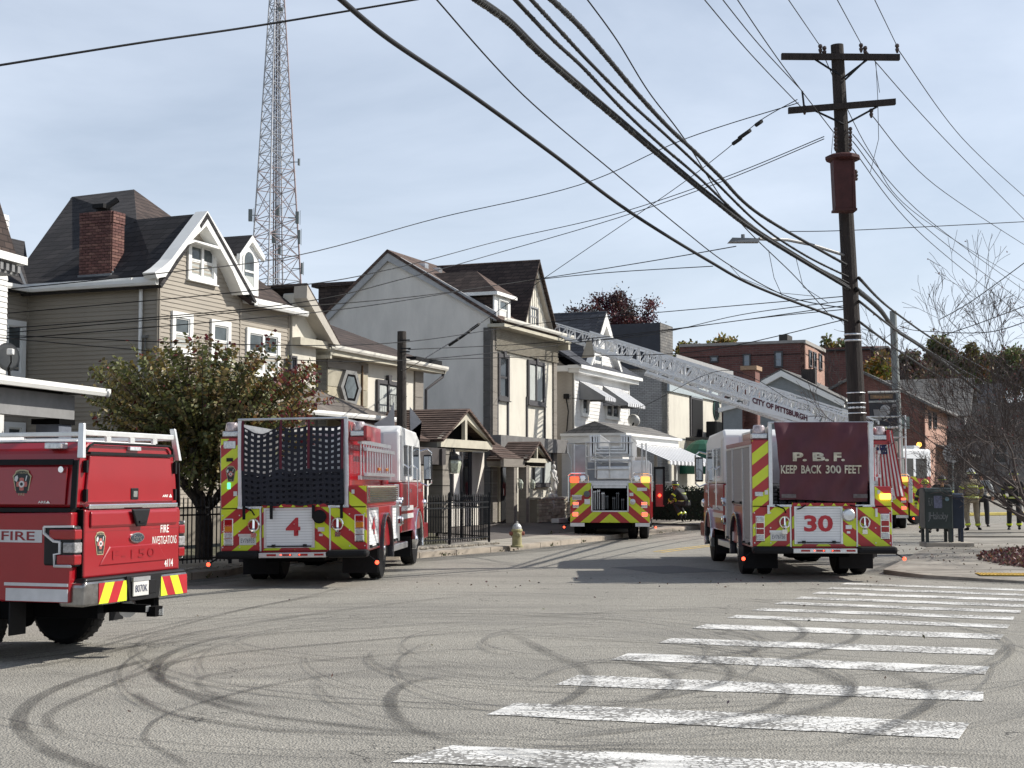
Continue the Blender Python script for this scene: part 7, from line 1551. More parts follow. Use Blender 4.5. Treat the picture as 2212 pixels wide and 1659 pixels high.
# big utility pole
PB = Vector((7.72, 32.6, .12)); PT = at(1808, 97, 32.2)
pole = root('utility_pole', PB, 0, label='tall dark wooden utility pole with two crossarms and a red brown transformer', cat='utility pole')
pv = PT-PB; 
def PQ(t, dx=0, dy=0, dz=0): return pv*t+Vector((dx,dy,dz))
MB().tube([PQ(t) for t in (0,.25,.5,.75,1)], .21, 14, r1=.14).build('pole', wood, pole)
def TY(y, Y=32.3): return at(1830, y, Y).z   # height of a picture row at the pole
def tz(y): return (TY(y)-PB.z)/pv.z
def loc(x, y, Y=32.3): return at(x, y, Y)-PB
for n_, (x0,y0,x1,y1) in enumerate(((1688,122,1943,124),(1703,239,1934,220))):
    for dy in ((-.2,.12) if n_ == 0 else (-.2,)):
        a, b = loc(x0,y0,32.3+dy), loc(x1,y1,32.3+dy); q = (b-a).normalized(); u_ = Vector((0,0,.065)); v_ = Vector((0,.055,0))
        MB().hull([a-u_-v_, a-u_+v_, a+u_+v_, a+u_-v_], [b-u_-v_, b-u_+v_, b+u_+v_, b+u_-v_]).build('crossarm', wood, pole)
for (x0,y0,x1,y1) in ((1760,128,1818,165),(1875,128,1822,168),(1868,132,1826,172),(1758,238,1822,268),(1896,230,1832,265),(1733,197,1738,240)): MB().tube([loc(x0,y0,32.1), loc(x1,y1,32.1)], .024, 5).build('brace', iron, pole)
ins = M('insulator_brown', (.05,.03,.025), .25, var=.2)
def insulator(x, y, Y=32.2, s=1.0):
    p = loc(x, y, Y); MB().lathe(p, [(.02*s,-.1*s),(.045*s,-.03*s),(.045*s,.0),(.025*s,.01),(.05*s,.05*s),(.045*s,.09*s),(.02*s,.11*s)], 8).build('insulator', ins, pole)
for x, y in ((1772,106),(1781,110),(1860,104),(1869,110),(1938,105),(1882,245),(1738,238)): insulator(x, y)
for k in range(3):
    for x in (1805,1837): insulator(x, 284+k*17, 32.0, .9)
# transformer with hooded top
tr = root('transformer', loc(1822,455,31.85)+PB, 0, label='red brown rectangular transformer mounted on the tall pole', cat='transformer')
tm = M('transformer_red', (.06,.019,.018), .65, var=.3, scale=4, dirt=.5, spec=.3)
zz = loc(1822,345,31.85).z-loc(1822,455,31.85).z
MB().hull([(-.21,-.2,0),(.24,-.2,.02),(.24,.15,.02),(-.21,.15,0)],[(-.25,-.2,zz),(.22,-.2,zz),(.22,.15,zz),(-.25,.15,zz)]).build('tank', tm, tr, bevel=.02)
MB().lathe((0,0,zz), [(.30,-.04),(.38,0),(.38,.06),(.30,.1)], 10).build('hood', tm, tr); MB().box(-.23,.25,-.22,.16,-.03,.02).build('base_rim', tm, tr); MB().box(.16,.19,-.215,-.2,.02,zz).build('seam', tm, tr)
mb = MB(); mb.lathe((.27,-.05,zz-.35), [(.03,-.12),(.05,-.08),(.03,-.05),(.055,0),(.03,.03),(.05,.07),(.02,.12)], 8); mb.build('bushing', ins, tr)
# street lamp arm
lm_ = MB(); lm_.tube([loc(1826,552), loc(1750,528,31.6), loc(1700,518,31.0), loc(1640,516,30.4)], .035, 7); lm_.build('lamp_arm', M('galvanised', (.22,.22,.22), .5, .5), pole)
lh = MB(); p = loc(1607,521,30.2); lh.hull([p+Vector((-.33,-.12,-.03)),p+Vector((.3,-.1,-.03)),p+Vector((.3,.1,-.03)),p+Vector((-.33,.12,-.03))],[p+Vector((-.25,-.1,.06)),p+Vector((.3,-.06,.05)),p+Vector((.3,.06,.05)),p+Vector((-.25,.1,.06))]); lh.cyl(p+Vector((-.02,0,.05)),p+Vector((-.02,0,.14)),.04,n=8)
lh.build('lamp_head', M('lamp_grey', (.14,.15,.16), .5), pole)
for y in (722+830-830, 735, 880): 
    t = tz(y) if y < 800 else tz(y); MB().lathe(PQ(t), [(.19,-.02),(.195,.0),(.19,.02)], 14).build('metal_band', silver, pole)
for k in range(3): MB().lathe(PQ(tz(848+k*22)), [(.205,-.012),(.21,.0),(.205,.012)], 14).build('metal_band', silver, pole)
# old short pole behind engine 4
op = root('utility_pole', at(866, 930, 41)*1.0, 0, label='short grey wooden pole rising behind fire engine number 4', cat='utility pole'); b0 = at(867,1150,41); op.location = (b0.x, 41, .3)
tp_ = at(868,716,41)-op.location; MB().tube([(0,0,0), tp_*.5, tp_], .16, 12, r1=.125).build('pole', wood2, op)
for k, (y, x) in enumerate(((735,876),(753,878),(760,876))): p = at(x,y,40.8)-op.location; MB().tube([p-Vector((.15,0,0)), p+Vector((.12,-.05,0))], .02, 5).build('wire_clamp', iron, op)
for k, pts in enumerate((((809,915),(851,868),(853,945)),((885,878),(911,912),(884,935)))):   # sheet metal cut-outs standing by the pole
    s = root('metal_fin', (op.location.x+(-.45 if k == 0 else .4), 40.6, .3), 0, label=('pale grey curved sheet metal fin left of the short pole','small grey metal fin right of the short pole')[k], cat='metal fin')
    q = [at(x,y,40.6)-s.location for x,y in pts]; q2 = [q[0], q[0].lerp(q[1],.5)+Vector((.08,0,-.1)), q[1], q[2], Vector((q[2].x,0,0)), Vector((q[0].x+.1,0,0))]
    MB().hull(q2, [p+Vector((0,.03,0)) for p in q2]).build('fin', M('fin_grey', (.42,.42,.43), .5, .3), s)

# second pole with banner
bp_ = at(1945, 985, 58); bp2 = root('utility_pole', (bp_.x, 58, .1), 0, label='thin grey metal pole carrying a portrait banner beyond the curtain engine', cat='utility pole')
tp2 = at(1929,672,58)-bp2.location; MB().tube([(0,0,0), tp2*.5, tp2], .2, 12, r1=.13).build('pole', M('galvanised_pole', (.20,.215,.21), .6, .3, var=.2, scale=2), bp2)
bn = root('banner', at(1910,910,57.6), 0, label='black and white portrait banner with an orange title hung beside the pole', cat='banner')
def bq(name, pts, mat, dy=0., par=None):
    P = [at(x,y,57.6)-bn.location for x,y in pts]; return MB().hull([p-Vector((0,dy,0)) for p in P], [p+Vector((0,.02-dy,0)) for p in P]).build(name, mat, par or bn)
zb_ = lambda x, y: (1865.3+ .0992*x, 822.9+.0992*y)
bk = bq('banner_cloth', [zb_(105,260),zb_(700,250),zb_(740,1010),zb_(160,1040)], M('banner_black', (.03,.03,.035), .7))
bq('title_band', [zb_(140,300),zb_(640,290),zb_(640,380),zb_(150,390)], M('banner_brown', (.16,.11,.07), .7), .03, bk); bq('name_band', [zb_(110,435),zb_(705,420),zb_(705,465),zb_(112,475)], M('banner_pale', (.40,.40,.38), .7), .03, bk)
bq('backdrop_shape', [zb_(210,620),zb_(330,620),zb_(400,850),zb_(260,930)], M('banner_mid', (.20,.19,.19), .7), .025, bk); bq('stripe_shape', [zb_(620,500),zb_(715,500),zb_(720,570),zb_(625,560)], MATS['banner_mid'], .03, bk)
pc = lambda cx, cy_, rx, ry, n=16: [zb_(cx+rx*math.cos(2*PI*i/n), cy_+ry*math.sin(2*PI*i/n)) for i in range(n)]
bq('shoulders', [zb_(265,930),zb_(380,850),zb_(560,800),zb_(740,870),zb_(740,1000),zb_(300,1030)], M('banner_navy', (.02,.02,.03), .7), .03, bk)
bq('cap_shape', pc(470,640,115,120), M('banner_light', (.34,.34,.34), .7), .035, bk); bq('face_shape', pc(425,690,85,125), M('banner_face', (.24,.235,.235), .7), .045, bk); bq('collar', [zb_(380,860),zb_(450,870),zb_(560,790),zb_(440,850)], MATS['banner_pale'], .05, bk)
p_ = at(*zb_(145,312),57.5)-bn.location; p2 = at(*zb_(620,372),57.5)-bn.location
text("Hometown", lambda a,z: (a,-.06,z), p_.x+.15, p2.x-.1, p2.z, p_.z, M('banner_orange', (.45,.26,.12), .7), bk)
p_ = at(*zb_(215,432),57.5)-bn.location; p2 = at(*zb_(600,462),57.5)-bn.location; text("Leo C. Dittler", lambda a,z: (a,-.06,z), p_.x, p2.x, p2.z, p_.z, MATS['badge_black'], bk)
for y in (248, 1020): MB().tube([at(*zb_(95,y),57.55)-bn.location, at(*zb_(760,y-10),57.55)-bn.location], .045, 6).build('banner_arm', M('galvanised_light', (.42,.42,.41), .5), bn)

# wires: name, radius, label and points (picture x, y, distance)
def wire(pts, r, label, name='cable', r1=None, mat=None, group=None, wrap=0, wrapm=None, k=10):
    P = [at(*p) for p in pts]
    q = []; pp = [P[0]]+P+[P[-1]]
    for i in range(1, len(pp)-2):
        a, b, c, d = pp[i-1:i+3]
        for j in range(k):
            t = j/k; q.append(.5*((2*b)+(c-a)*t+(2*a-5*b+4*c-d)*t*t+(3*b-a-3*c+d)*t**3))
    q.append(P[-1]); o = Vector(q[0]); rt = MB().tube([p-o for p in q], r, 6, r1=r1).build(name, mat or cable, smooth=True, label=label, cat='cable', group=group); rt.location = o
    if wrap:
        w_ = MB(); rr_ = random.Random(len(pts)*7+int(pts[0][0]))
        tot = len(q)-1
        for s in range(wrap):
            t = rr_.random()*tot if wrap > 30 else (s+.5)/wrap*tot; i = min(int(t), tot-1); p = q[i].lerp(q[i+1], t-i)-o; d = (q[i+1]-q[i]).normalized(); x = d.orthogonal().normalized(); y = d.cross(x)
            ring = [p+(x*math.cos(2*PI*m/6)+y*math.sin(2*PI*m/6))*(r+.003)+d*(.02*math.sin(2*PI*m/6)) for m in range(7)]
            w_.tube(ring, .003, 3)
        w_.build('lashing', wrapm or M('lashing_wire', (.22,.22,.21), .5, .3), rt, kind='stuff')
    return rt
wire([(728,-8,13.2),(842,86,15.),(1014,202,17.6),(1186,327,20.4),(1358,456,23.6),(1530,563,27.),(1642,623,29.),(1830,694,32.2)], .028, 'thickest smooth black cable sagging from top centre to the tall pole', wrap=0)
wire([(1020,-8,14.),(1096,46,15.2),(1165,114,16.6),(1250,188,18.2),(1328,254,20.),(1423,335,22.4),(1539,430,25.4),(1642,507,28.),(1835,624,32.2)], .037, 'knobbly taped cable bundle wrapped in pale lashing', wrap=150)
wire([(1022,-12,14.),(1098,41,15.2),(1168,109,16.6),(1253,183,18.2),(1331,249,20.),(1426,330,22.4),(1541,425,25.4),(1643,502,28.),(1835,620,32.2)], .025, 'messenger strand riding on the knobbly taped cable bundle', mat=cable)
wire([(1104,-10,14.),(1194.6,86,15.8),(1259,146,17.6),(1345,236.5,19.8),(1423,309.6,22.),(1509,383,24.2),(1616,481.6,27.4),(1733,560,30.),(1833,612,32.2)], .022, 'thin lashed cable just right of the taped bundle', wrap=60)
wire([(1139,-10,14.),(1212,69,16.),(1272,133,17.6),(1358,219,19.8),(1444,297,22.2),(1530,378,24.8),(1642,486,28.),(1740,552,30.2),(1832,598,32.2)], .022, 'lashed cable third from the left at the top', wrap=60)
wire([(1182,-10,14.),(1251,56,15.8),(1315,129,17.6),(1380,206,19.4),(1444,275,21.4),(1500,327,23.2),(1552,378,25.),(1642,464,28.),(1828,572,32.2)], .030, 'lashed cable pair rightmost of the heavy cables', wrap=90)
wire([(1262,-10,22.),(1332,86,23.5),(1401,198,25.2),(1479,301,27.6),(1590,470,32.),(1720,600,38.),(1800,690,44)], .012, 'single thin wire crossing behind the rightmost heavy cable')
wire([(935,-10,20.),(1130,205,24.),(1340,384,28.),(1480,500,32),(1575,572,34),(1700,640,34.5),(1826,666,33)], .012, 'thin wire from top centre to the street lamp tangle')
wire([(-20,144,17.),(300,93,18.),(560,55,19.),(905,-2,20.)], .014, 'thin wire across the top left corner over the mast')
# secondary wires at the pole head
for i, (p, q) in enumerate((((1510,-15,24),(1737,238,32)),((1550,-15,24),(1733,197,32)),((1580,-20,24),(1800,285,32)))): wire([p, ((p[0]+q[0])/2-3,(p[1]+q[1])/2+4,28), q], .01, ('left','middle','right')[i]+' of three thin wires reaching the lower crossarm', name='power_line')
for i, (p, q) in enumerate((((1690,-20,24),(1772,100,32.2)),((1798,-20,24),(1862,98,32.2)),((1880,-20,26),(1938,100,32.2)))): wire([p, q], .009, ('left','middle','right')[i]+' of three wires above the upper crossarm', name='power_line')
for i, pts in enumerate((((1772,104,32.2),(1880,330,40),(1990,470,52),(2230,620,80)), ((1869,108,32.2),(2040,300,42),(2230,492,56)), ((1938,104,32.2),(2080,300,44),(2230,440,56)), ((1880,245,32.2),(2020,400,44),(2230,540,60)),
                         ((1842,290,32.2),(2000,470,46),(2230,640,70)), ((1842,305,32.2),(2000,492,46),(2230,668,70)), ((1842,322,32.2),(2000,515,46),(2230,700,70)))):
    wire(list(pts), .011, ('topmost wire running right from the upper crossarm','wire running right from the middle insulators','outermost wire running right from the crossarm end','wire falling right from the lower crossarm','upper of three parallel wires falling right','middle of three parallel wires falling right','lowest of three parallel wires falling right')[i], name='power_line')
# house drops running left
DROPS = [
 ([(1725,222,32.2),(1480,300,34),(1250,400,36),(950,470,38),(650,550,40),(350,590,37),(-20,628,34)], 'long wire sagging left from the pole to the tan house'),
 ([(1780,295,32.2),(1560,385,36),(1320,465,40),(1080,520,44),(850,580,46),(600,622,42),(-20,680,36)], 'upper of two close wires dropping to the left'),
 ([(1780,300,32.2),(1560,392,36),(1330,472,40),(1080,545,44),(880,600,46),(600,660,42),(-20,712,36)], 'lower of two close wires dropping to the left'),
 ([(1722,215,32.2),(1640,262,34),(1560,330,36),(1440,420,40),(1180,598,46),(1035,700,47),(900,785,42),(866,800,41)], 'guy wire with spacers from the pole to the short pole'),
 ([(1590,532,30.5),(1400,565,34),(1180,600,40),(900,640,42),(560,670,38),(-20,722,34)], 'wire crossing in front of the dormer'),
 ([(1540,575,34),(1300,590,38),(1100,612,42),(800,660,42),(500,692,38),(-20,735,32)], 'faint wire just under the dormer wire'),
 ([(1826,640,32.5),(1500,668,38),(1150,700,44),(880,738,41),(560,745,36),(-20,723,30)], 'wire sagging across the stucco building at eave height'),
 ([(1826,660,32.5),(1500,705,38),(1180,740,44),(882,755,41)], 'wire from the pole to the top of the short pole'),
 ([(1826,668,32.5),(1600,692,38),(1250,740,44),(880,778,41),(500,770,34),(-20,728,28)], 'black wire crossing the tan siding low down'),
 ([(1826,690,32.5),(1500,760,38),(1180,770,44),(882,778,41)], 'lowest wire between tall pole and short pole'),
 ([(1826,650,32.5),(1600,680,40),(1400,724,48),(1200,742,54)], 'short wire ending at the cornice of the stucco building'),
 ([(1700,860,50),(1560,800,52),(1380,880,58),(1300,868,60),(1235,860,60)], 'sagging service wire to the white siding house'),
]
for p, l_ in [([(x, y, Y if x > 900 else min(Y, 34 if x > 640 else (41 if (x,y) in ((882,755),(882,778),(866,800)) else 30.5))) if (x,y) not in ((882,755),(882,778),(866,800)) else (x,y,41) for x,y,Y in p], l_) for p, l_ in DROPS]: wire(p, .0105, l_, name='service_wire', k=8)
for (x,y,Y,l_) in ((1645,262,33.9,.25),(1620,282,34.4,.5),(1600,299,34.8,.35),(1015,715,46,.8),(1035,700,47,.5),(990,732,45,.5)):
    a = at(x,y,Y); d = (at(x-20,y+14,Y+.4)-a).normalized(); sp = MB().tube([Vector((0,0,0)), d*l_], .05, 6).build('wire_spacer', cable, label={1645:'black sleeve on the guy wire, closest to the tall pole',1620:'long black sleeve on the guy wire, second from the tall pole',1600:'black sleeve on the guy wire, third from the tall pole',1035:'black sleeve on the guy wire, upper one by the short pole',1015:'long black sleeve on the guy wire, middle one by the short pole',990:'black sleeve on the guy wire, lowest one by the short pole'}[x], cat='wire spacer', group='black sleeves strung on the guy wire'); sp.location = a
# right hand bundle to the next pole
wire([(1850,625,32.2),(1900,668,42),(1935,712,58),(1985,745,66),(2050,792,78),(2120,850,90)], .06, 'ragged cable bundle drooping beyond the tall pole', wrap=100, r1=.10)
wire([(1855,600,32.2),(1930,672,50),(2060,760,64),(2230,850,80)], .035, 'thick cable passing right behind the bare tree top', wrap=60)
wire([(1855,650,32.2),(1960,730,48),(2080,800,60),(2230,880,80)], .03, 'lower thick cable passing right into the bare tree')
wire([(1855,694,32.2),(1960,770,48),(2060,830,60),(2230,915,80)], .03, 'lowest thick cable passing right of the tall pole')
for i, pts in enumerate((((2230,555,60),(2100,650,66),(2030,690,70)), ((2230,655,60),(2110,700,66),(2035,725,70)), ((2230,690,60),(2130,718,66),(1990,715,70),(1945,705,60)))): wire(list(pts), .02, ('upper','middle','lower')[i]+' of three wires rising to the right edge over the bare tree', name='power_line')
wire([(1700,500,32.2),(1850,497,32.4),(2230,478,34)], .009, 'nearly level thin wire crossing the tall pole below the transformer', name='power_line')
# loose loops at the pole
lp = MB()
for pts in (((1892,135),(1896,210),(1898,300),(1880,372)),((1860,104),(1890,130),(1900,200)),((1800,286),(1796,330),(1802,345)),((1842,640),(1838,700),(1850,740)),((1660,540),(1672,600),(1690,640),(1720,650)),((1720,560),(1735,620),(1790,655)),((1880,700),(1872,730),(1884,770),(1895,730)),((1575,572),(1600,600),(1680,632),(1760,640))):
    lp.tube([at(x,y,32.3+ (0 if x > 1790 else -.6)) for x,y in pts], .008, 4)
lp.build('loose_wire', cableg, label='tangle of loose wire loops hanging about the tall pole', kind='stuff')

# ================================================================ radio mast
TB = at(597, 700, 190); tw = root('radio_mast', (TB.x, 190, 3.), R(38), label='tall guyless lattice radio mast behind the tan house', cat='radio mast')
mg_ = M('mast_grey', (.40,.41,.44), .6, .3, var=.2); mr_ = M('mast_rust', (.34,.27,.27), .8, var=.3)
cx = at(591, 300, 190)
def mast_half(z): # half diagonal width at height z
    z0, z1 = at(0,640,190).z, at(0,0,190).z; w0, w1 = 58/3200*190, 17/3200*190
    return w0+(w1-w0)*(z-z0)/(z1-z0)
legs = MB(); zs = [3.]; 
tops = [TB.x+ (at(586,0,190).x-TB.x)*0]
levels = [at(0, 384-384+y, 190).z for y in (720,608,556,512,474,410,369,333,296,260,222,184,150,115,79,46,10,-30,-75)]
levels = [3.0, 14., 24.]+[l for l in levels if l > 26]
def mp_(k, z):
    h = mast_half(z); a = PI/4+k*PI/2; sx = (z-levels[0])*(-.0016)*4
    return Vector((h*math.cos(a)+sx*math.cos(-R(38)), h*math.sin(a)+sx*math.sin(-R(38)), z-3.))
for k in range(4): MB().tube([mp_(k,z) for z in levels], .13, 5, r1=.09).build('leg', mr_ if k == 3 else mg_, tw)
xb = MB(); rb_ = MB()
for i in range(len(levels)-1):
    z0, z1 = levels[i], levels[i+1]; m = rb_ if 2 < i < 8 else xb
    for k in range(4):
        a0, a1, b0, b1 = mp_(k,z0), mp_((k+1)%4,z0), mp_(k,z1), mp_((k+1)%4,z1)
        for p, q in ((a0,b1),(a1,b0),(b0,b1)): (m if (p is b0) else xb if i > 7 else m).cyl(p, q, .055, n=4)
        mid = (b0+b1)/2; xb.cyl((a0+b0)/2, (a0+b0)/2*.5+(a1+b1)/2*.5, .035, n=4); xb.cyl((a1+b1)/2, (a0+b0)/2*.5+(a1+b1)/2*.5, .035, n=4)
    xb.cyl(mp_(0,z1), mp_(2,z1), .035, n=4)
xb.build('bracing', mg_, tw, kind='stuff'); rb_.build('rusty_bracing', mr_, tw, kind='stuff')
fd = MB()
for dx, r_ in ((-.5,.09),(.0,.12),(.45,.07),(.75,.05)):
    pts = [mp_(0,z)*.0+Vector(((z-3)*(-.0064)*math.cos(-R(38))+dx, (z-3)*(-.0064)*math.sin(-R(38))+dx*.6, z-3)) for z in levels]; fd.tube(pts, r_, 4)
fd.build('feed_line', M('feed_dark', (.06,.055,.07), .7), tw)
for (x,y,w_,h_) in ((541,465,8,26),(642,470,7,26),(646,512,5,30),(600,455,6,22),(591,512,7,26),(652,580,4,24),(645,350,3,14),(606,20,10,7),(604,540,5,20)):
    p = at(x,y,188.5); m = MB(); dx, dz = w_/3200*190/2, h_/3200*190/2; rr0 = root('x', (0,0,0)) if False else None
    q = Matrix.Rotation(-R(38),4,'Z') @ Matrix.Translation(p-Vector((TB.x,190,3.))); mm_ = MB(q); mm_.box(-dx,dx,-.2,.2,-dz,dz); mm_.tube([(dx*(-1 if x > 591 else 1),0,0),((-1.2 if x > 591 else 1.2),0,0)], .06, 4); mm_.tube([(dx*1.8,0,-dz*1.2),(dx*1.8,0,dz*1.2)], .04, 4)
    mm_.build('antenna', M('antenna_grey', (.16,.18,.18) if h_ > 20 else (.5,.5,.5), .6), tw)

# ================================================================ trees
def leafmesh(name, pts, size, cols, parent, rnd_, mat, up=.0, asp=.6, dirs=None, **kw):
    vs = []; fs = []; cl = []
    for i, p in enumerate(pts):
        s = size*rnd_.uniform(.7,1.3)
        a = Vector((rnd_.gauss(0,1), rnd_.gauss(0,1), rnd_.gauss(0,1)+up)).normalized() if dirs is None else (dirs[i]+Vector((rnd_.gauss(0,.35),rnd_.gauss(0,.35),rnd_.gauss(0,.35)))).normalized()
        b = a.cross(Vector((rnd_.gauss(0,1), rnd_.gauss(0,1), rnd_.gauss(0,1)))).normalized()*asp
        n = len(vs); p = Vector(p); vs += [p, p+(a*.5+b*.5)*s, p+a*s, p+(a*.5-b*.5)*s]; fs.append((n,n+1,n+2,n+3)); c = cols(p, rnd_); cl += [c]*4
    me = bpy.data.meshes.new(name); me.from_pydata([tuple(v) for v in vs], [], fs); me.materials.append(mat)
    at_ = me.color_attributes.new('tint', 'FLOAT_COLOR', 'CORNER'); flat = []
    for c in cl: flat += [c[0], c[1], c[2], 1.]
    at_.data.foreach_set('color', flat)
    o = bpy.data.objects.new(name, me); col.objects.link(o); o.parent = parent
    return tag(o, **kw)
LM = attrmat('leaf', .55, trans=.25)
def grow(mb, p, d, ln, r, depth, rnd_, tips, spread=.5, ratio=.72, up=.1, seg=3, kids=(2,3), twist=.15, rmin=.004):
    pts = [p]; dd = d.normalized()
    for i in range(seg):
        dd = (dd+Vector((rnd_.gauss(0,twist), rnd_.gauss(0,twist), rnd_.gauss(0,twist)+up*.3))).normalized(); pts.append(pts[-1]+dd*ln/seg)
    r1 = max(rmin, r*.62); mb.tube(pts, r, 5 if r > .03 else (4 if r > .012 else 3), r1=r1)
    tips.append((pts[-1], dd, depth, pts[len(pts)//2]))
    if depth == 0: return
    for k in range(rnd_.randint(*kids)):
        ax = dd.orthogonal().normalized(); ax.rotate(Matrix.Rotation(rnd_.uniform(0,2*PI), 3, dd)); nd = (dd+ax*rnd_.uniform(spread*.5,spread*1.3)+Vector((0,0,up))).normalized()
        q = pts[-1] if k < 2 else pts[rnd_.randint(1,seg)]
        grow(mb, q, nd, ln*ratio*rnd_.uniform(.8,1.2), r1*rnd_.uniform(.75,1.), depth-1, rnd_, tips, spread, ratio, up, seg, kids, twist, rmin)
# main autumn tree between pickup and engine 4
rt_ = random.Random(21); TP = at(440,1150,29.5); tree = root('tree', (TP.x, 29.5, .25), 0, label='leafy autumn tree with red tipped shoots between the pickup and engine 4', cat='tree')
tk = MB(); tips = []
tk.tube([(0,0,0),(.02,0,.5),(-.02,.02,.95)], .17, 9, r1=.15)
for a in range(7):
    t = a/7*2*PI+.3; d = Vector((math.cos(t)*.75, math.sin(t)*.6, 1.0)).normalized(); pts = [Vector((-.02,.02,.9))]
    for k in range(4): pts.append(pts[-1]+(d+Vector((rt_.gauss(0,.12),rt_.gauss(0,.12),rt_.gauss(0,.1)))).normalized()*.4)
    tk.tube(pts, .075, 6, r1=.03); tips.append(pts[-1])
tk.build('trunk', bark, tree)
def TW(x, y, Y): return at(x,y,Y)-tree.location
lp_, ld_ = [], []; sh = MB()
outline = [(172,838),(190,812),(196,868),(232,800),(275,735),(262,785),(300,770),(350,730),(372,736),(405,722),(430,726),(470,735),(560,745),(590,705+8),(655,782),(650,800),(690,805),(728,862),(700,845),(660,880),(560,750),(500,740),(200,900),(215,940),(610,800),(680,890),(640,905),(450,718),(330,745)]
def shoot(p0, p1, dens, rr_):
    sid = rr_.randrange(10**6); d = p1-p0; L_ = d.length; n = max(5, int(L_*dens)); sag = rr_.uniform(-.05,.12)
    pts = [p0.lerp(p1, i/6)+Vector((0,0,sag*math.sin(PI*i/6))) for i in range(7)]; sh.tube(pts, .012, 3, r1=.004)
    x = d.normalized().cross(Vector((rr_.gauss(0,.3),rr_.gauss(0,1),rr_.gauss(0,1)))).normalized()
    for i in range(n):
        t = (i+rr_.random()*.5)/n; k = min(5, int(t*6)); p = pts[k].lerp(pts[k+1], t*6-k); sd = 1 if i % 2 else -1
        lp_.append((p, t, L_, sid)); ld_.append((x*sd+d.normalized()*.45+Vector((0,0,-.25))).normalized())
core = TW(440, 925, 29.5)
for i, (x,y) in enumerate(outline+[(x_+rt_.uniform(-14,14), y_+rt_.uniform(4,22)) for x_, y_ in outline]):
    Y = 29.5+rt_.uniform(-1.0,1.0); e = TW(x,y,Y); s = core.lerp(e, rt_.uniform(.1,.3)); shoot(s, e, 36, rt_)
for i in range(150):
    x, y = rt_.uniform(360,525), rt_.uniform(950,1072); Y = 29.5+rt_.uniform(-1.2,.8); e = TW(x,y,Y); d = (e-core).normalized(); s = e-(d+Vector((0,0,-.2)))*rt_.uniform(.35,.7); shoot(s, e, 36, rt_)
for i in range(540):
    x, y = rt_.uniform(185,690) if i % 3 else rt_.gauss(435,90), rt_.gauss(878,78)
    if x < 190 or x > 690: continue
    ylo = 742+abs(x-430)*.20+rt_.uniform(-12,14); yhi = 1075-abs(x-440)*.52
    y = min(max(y, ylo), yhi); Y = 29.5+rt_.uniform(-1.7,1.7); e = TW(x,y,Y); d = (e-core).normalized(); s = e-(d+Vector((0,0,.35 if y < 960 else -.2)))*rt_.uniform(.45,.9); shoot(s, e, 40, rt_)
sh.build('twigs', bark, tree, kind='stuff')
PAL = [(.14,.15,.045),(.11,.125,.038),(.17,.16,.05),(.21,.16,.045),(.13,.105,.042),(.08,.092,.032),(.17,.12,.042),(.10,.115,.038)]; RED = [(.17,.018,.025),(.12,.014,.022),(.20,.04,.03),(.09,.02,.02)]
tt = {i: l for i, l in enumerate(lp_)}
cnt = [0]
def lc(p, r_):
    q = lp_[cnt[0]]; cnt[0] += 1
    hot = (q[1] > .6 and q[2] > 1.0 and r_.random() < (.6 if p.x > 1.5 or p.z > 4.3 else .07)) or (p.x > 1.4 and q[1] > .7 and r_.random() < .3) or r_.random() < .012
    sr_ = random.Random(q[3]); base_ = sr_.choice(PAL); c = r_.choice(RED) if hot else (base_ if r_.random() < .72 else r_.choice(PAL))
    if p.x > 1.0 and r_.random() < .2: c = (.20,.10,.03)
    k = r_.uniform(.75,1.3); return (c[0]*k, c[1]*k, c[2]*k)
leafmesh('crown', [q[0] for q in lp_], .105, lc, tree, rt_, LM, dirs=ld_, asp=.62, kind='stuff')

def leafy(label, x0, x1, yt, yb, Y, n, pal, size, seed, name='tree', clumps=60, gap=.16, bs=9):
    """tree from its visible extent at distance Y: trunk, limbs and leaf clumps in an uneven crown"""
    r_ = random.Random(seed); c = at((x0+x1)/2, (yt+yb)/2, Y); rx = (x1-x0)/2/FPX*Y; rz = (yb-yt)/2/FPX*Y; z0 = H(c.x, Y); t = root(name, (c.x, Y, z0), 0, label=label, cat='tree')
    cc = Vector((0, 0, c.z-z0)); mb = MB(); mb.tube([(0,0,0), (.1,0,(cc.z-rz)*.6), (0,.1,cc.z-rz*.7)], rx*.07, 7, r1=rx*.05); cl = []
    for k in range(clumps):
        a, u_ = r_.uniform(0,2*PI), r_.uniform(-.75,1); q = r_.uniform(.45,1.0)*(1+.12*math.sin(a*3+seed)); s_ = math.sqrt(max(0,1-u_*u_)); p = cc+Vector((rx*.86*q*s_*math.cos(a), rx*.8*q*s_*math.sin(a), rz*.88*q*u_)); cl.append(p)
        m_ = cc+Vector((0,0,-rz*.6)); mid = m_.lerp(p,.5)+Vector((r_.gauss(0,rx*.05),r_.gauss(0,rx*.05),rz*.06)); mb.tube([m_, mid, p], rx*.018, 4, r1=rx*.005)
        for b_ in range(3): e = p+Vector((r_.gauss(0,rx*.16),r_.gauss(0,rx*.16),r_.gauss(rz*.05,rz*.13))); mb.tube([mid.lerp(p,r_.uniform(.3,1)), e], rx*.007, 3, r1=rx*.002)
    mb.build('trunk', bark, t); pts = []
    bc = [tuple(c_*r_.uniform(.75,1.25) for c_ in r_.choice(pal)) for _ in cl]; ids = []
    for k in range(n):
        ki = r_.randrange(len(cl)); ids.append(ki); p = cl[ki]; pts.append(p+Vector((r_.gauss(0,rx*gap),r_.gauss(0,rx*gap),r_.gauss(0,rz*gap))))
    it = iter(ids); leafmesh('crown', pts, size, lambda p, rr_: tuple(c_*rr_.uniform(.7,1.3) for c_ in bc[next(it)]), t, r_, LM, kind='stuff')
    return t
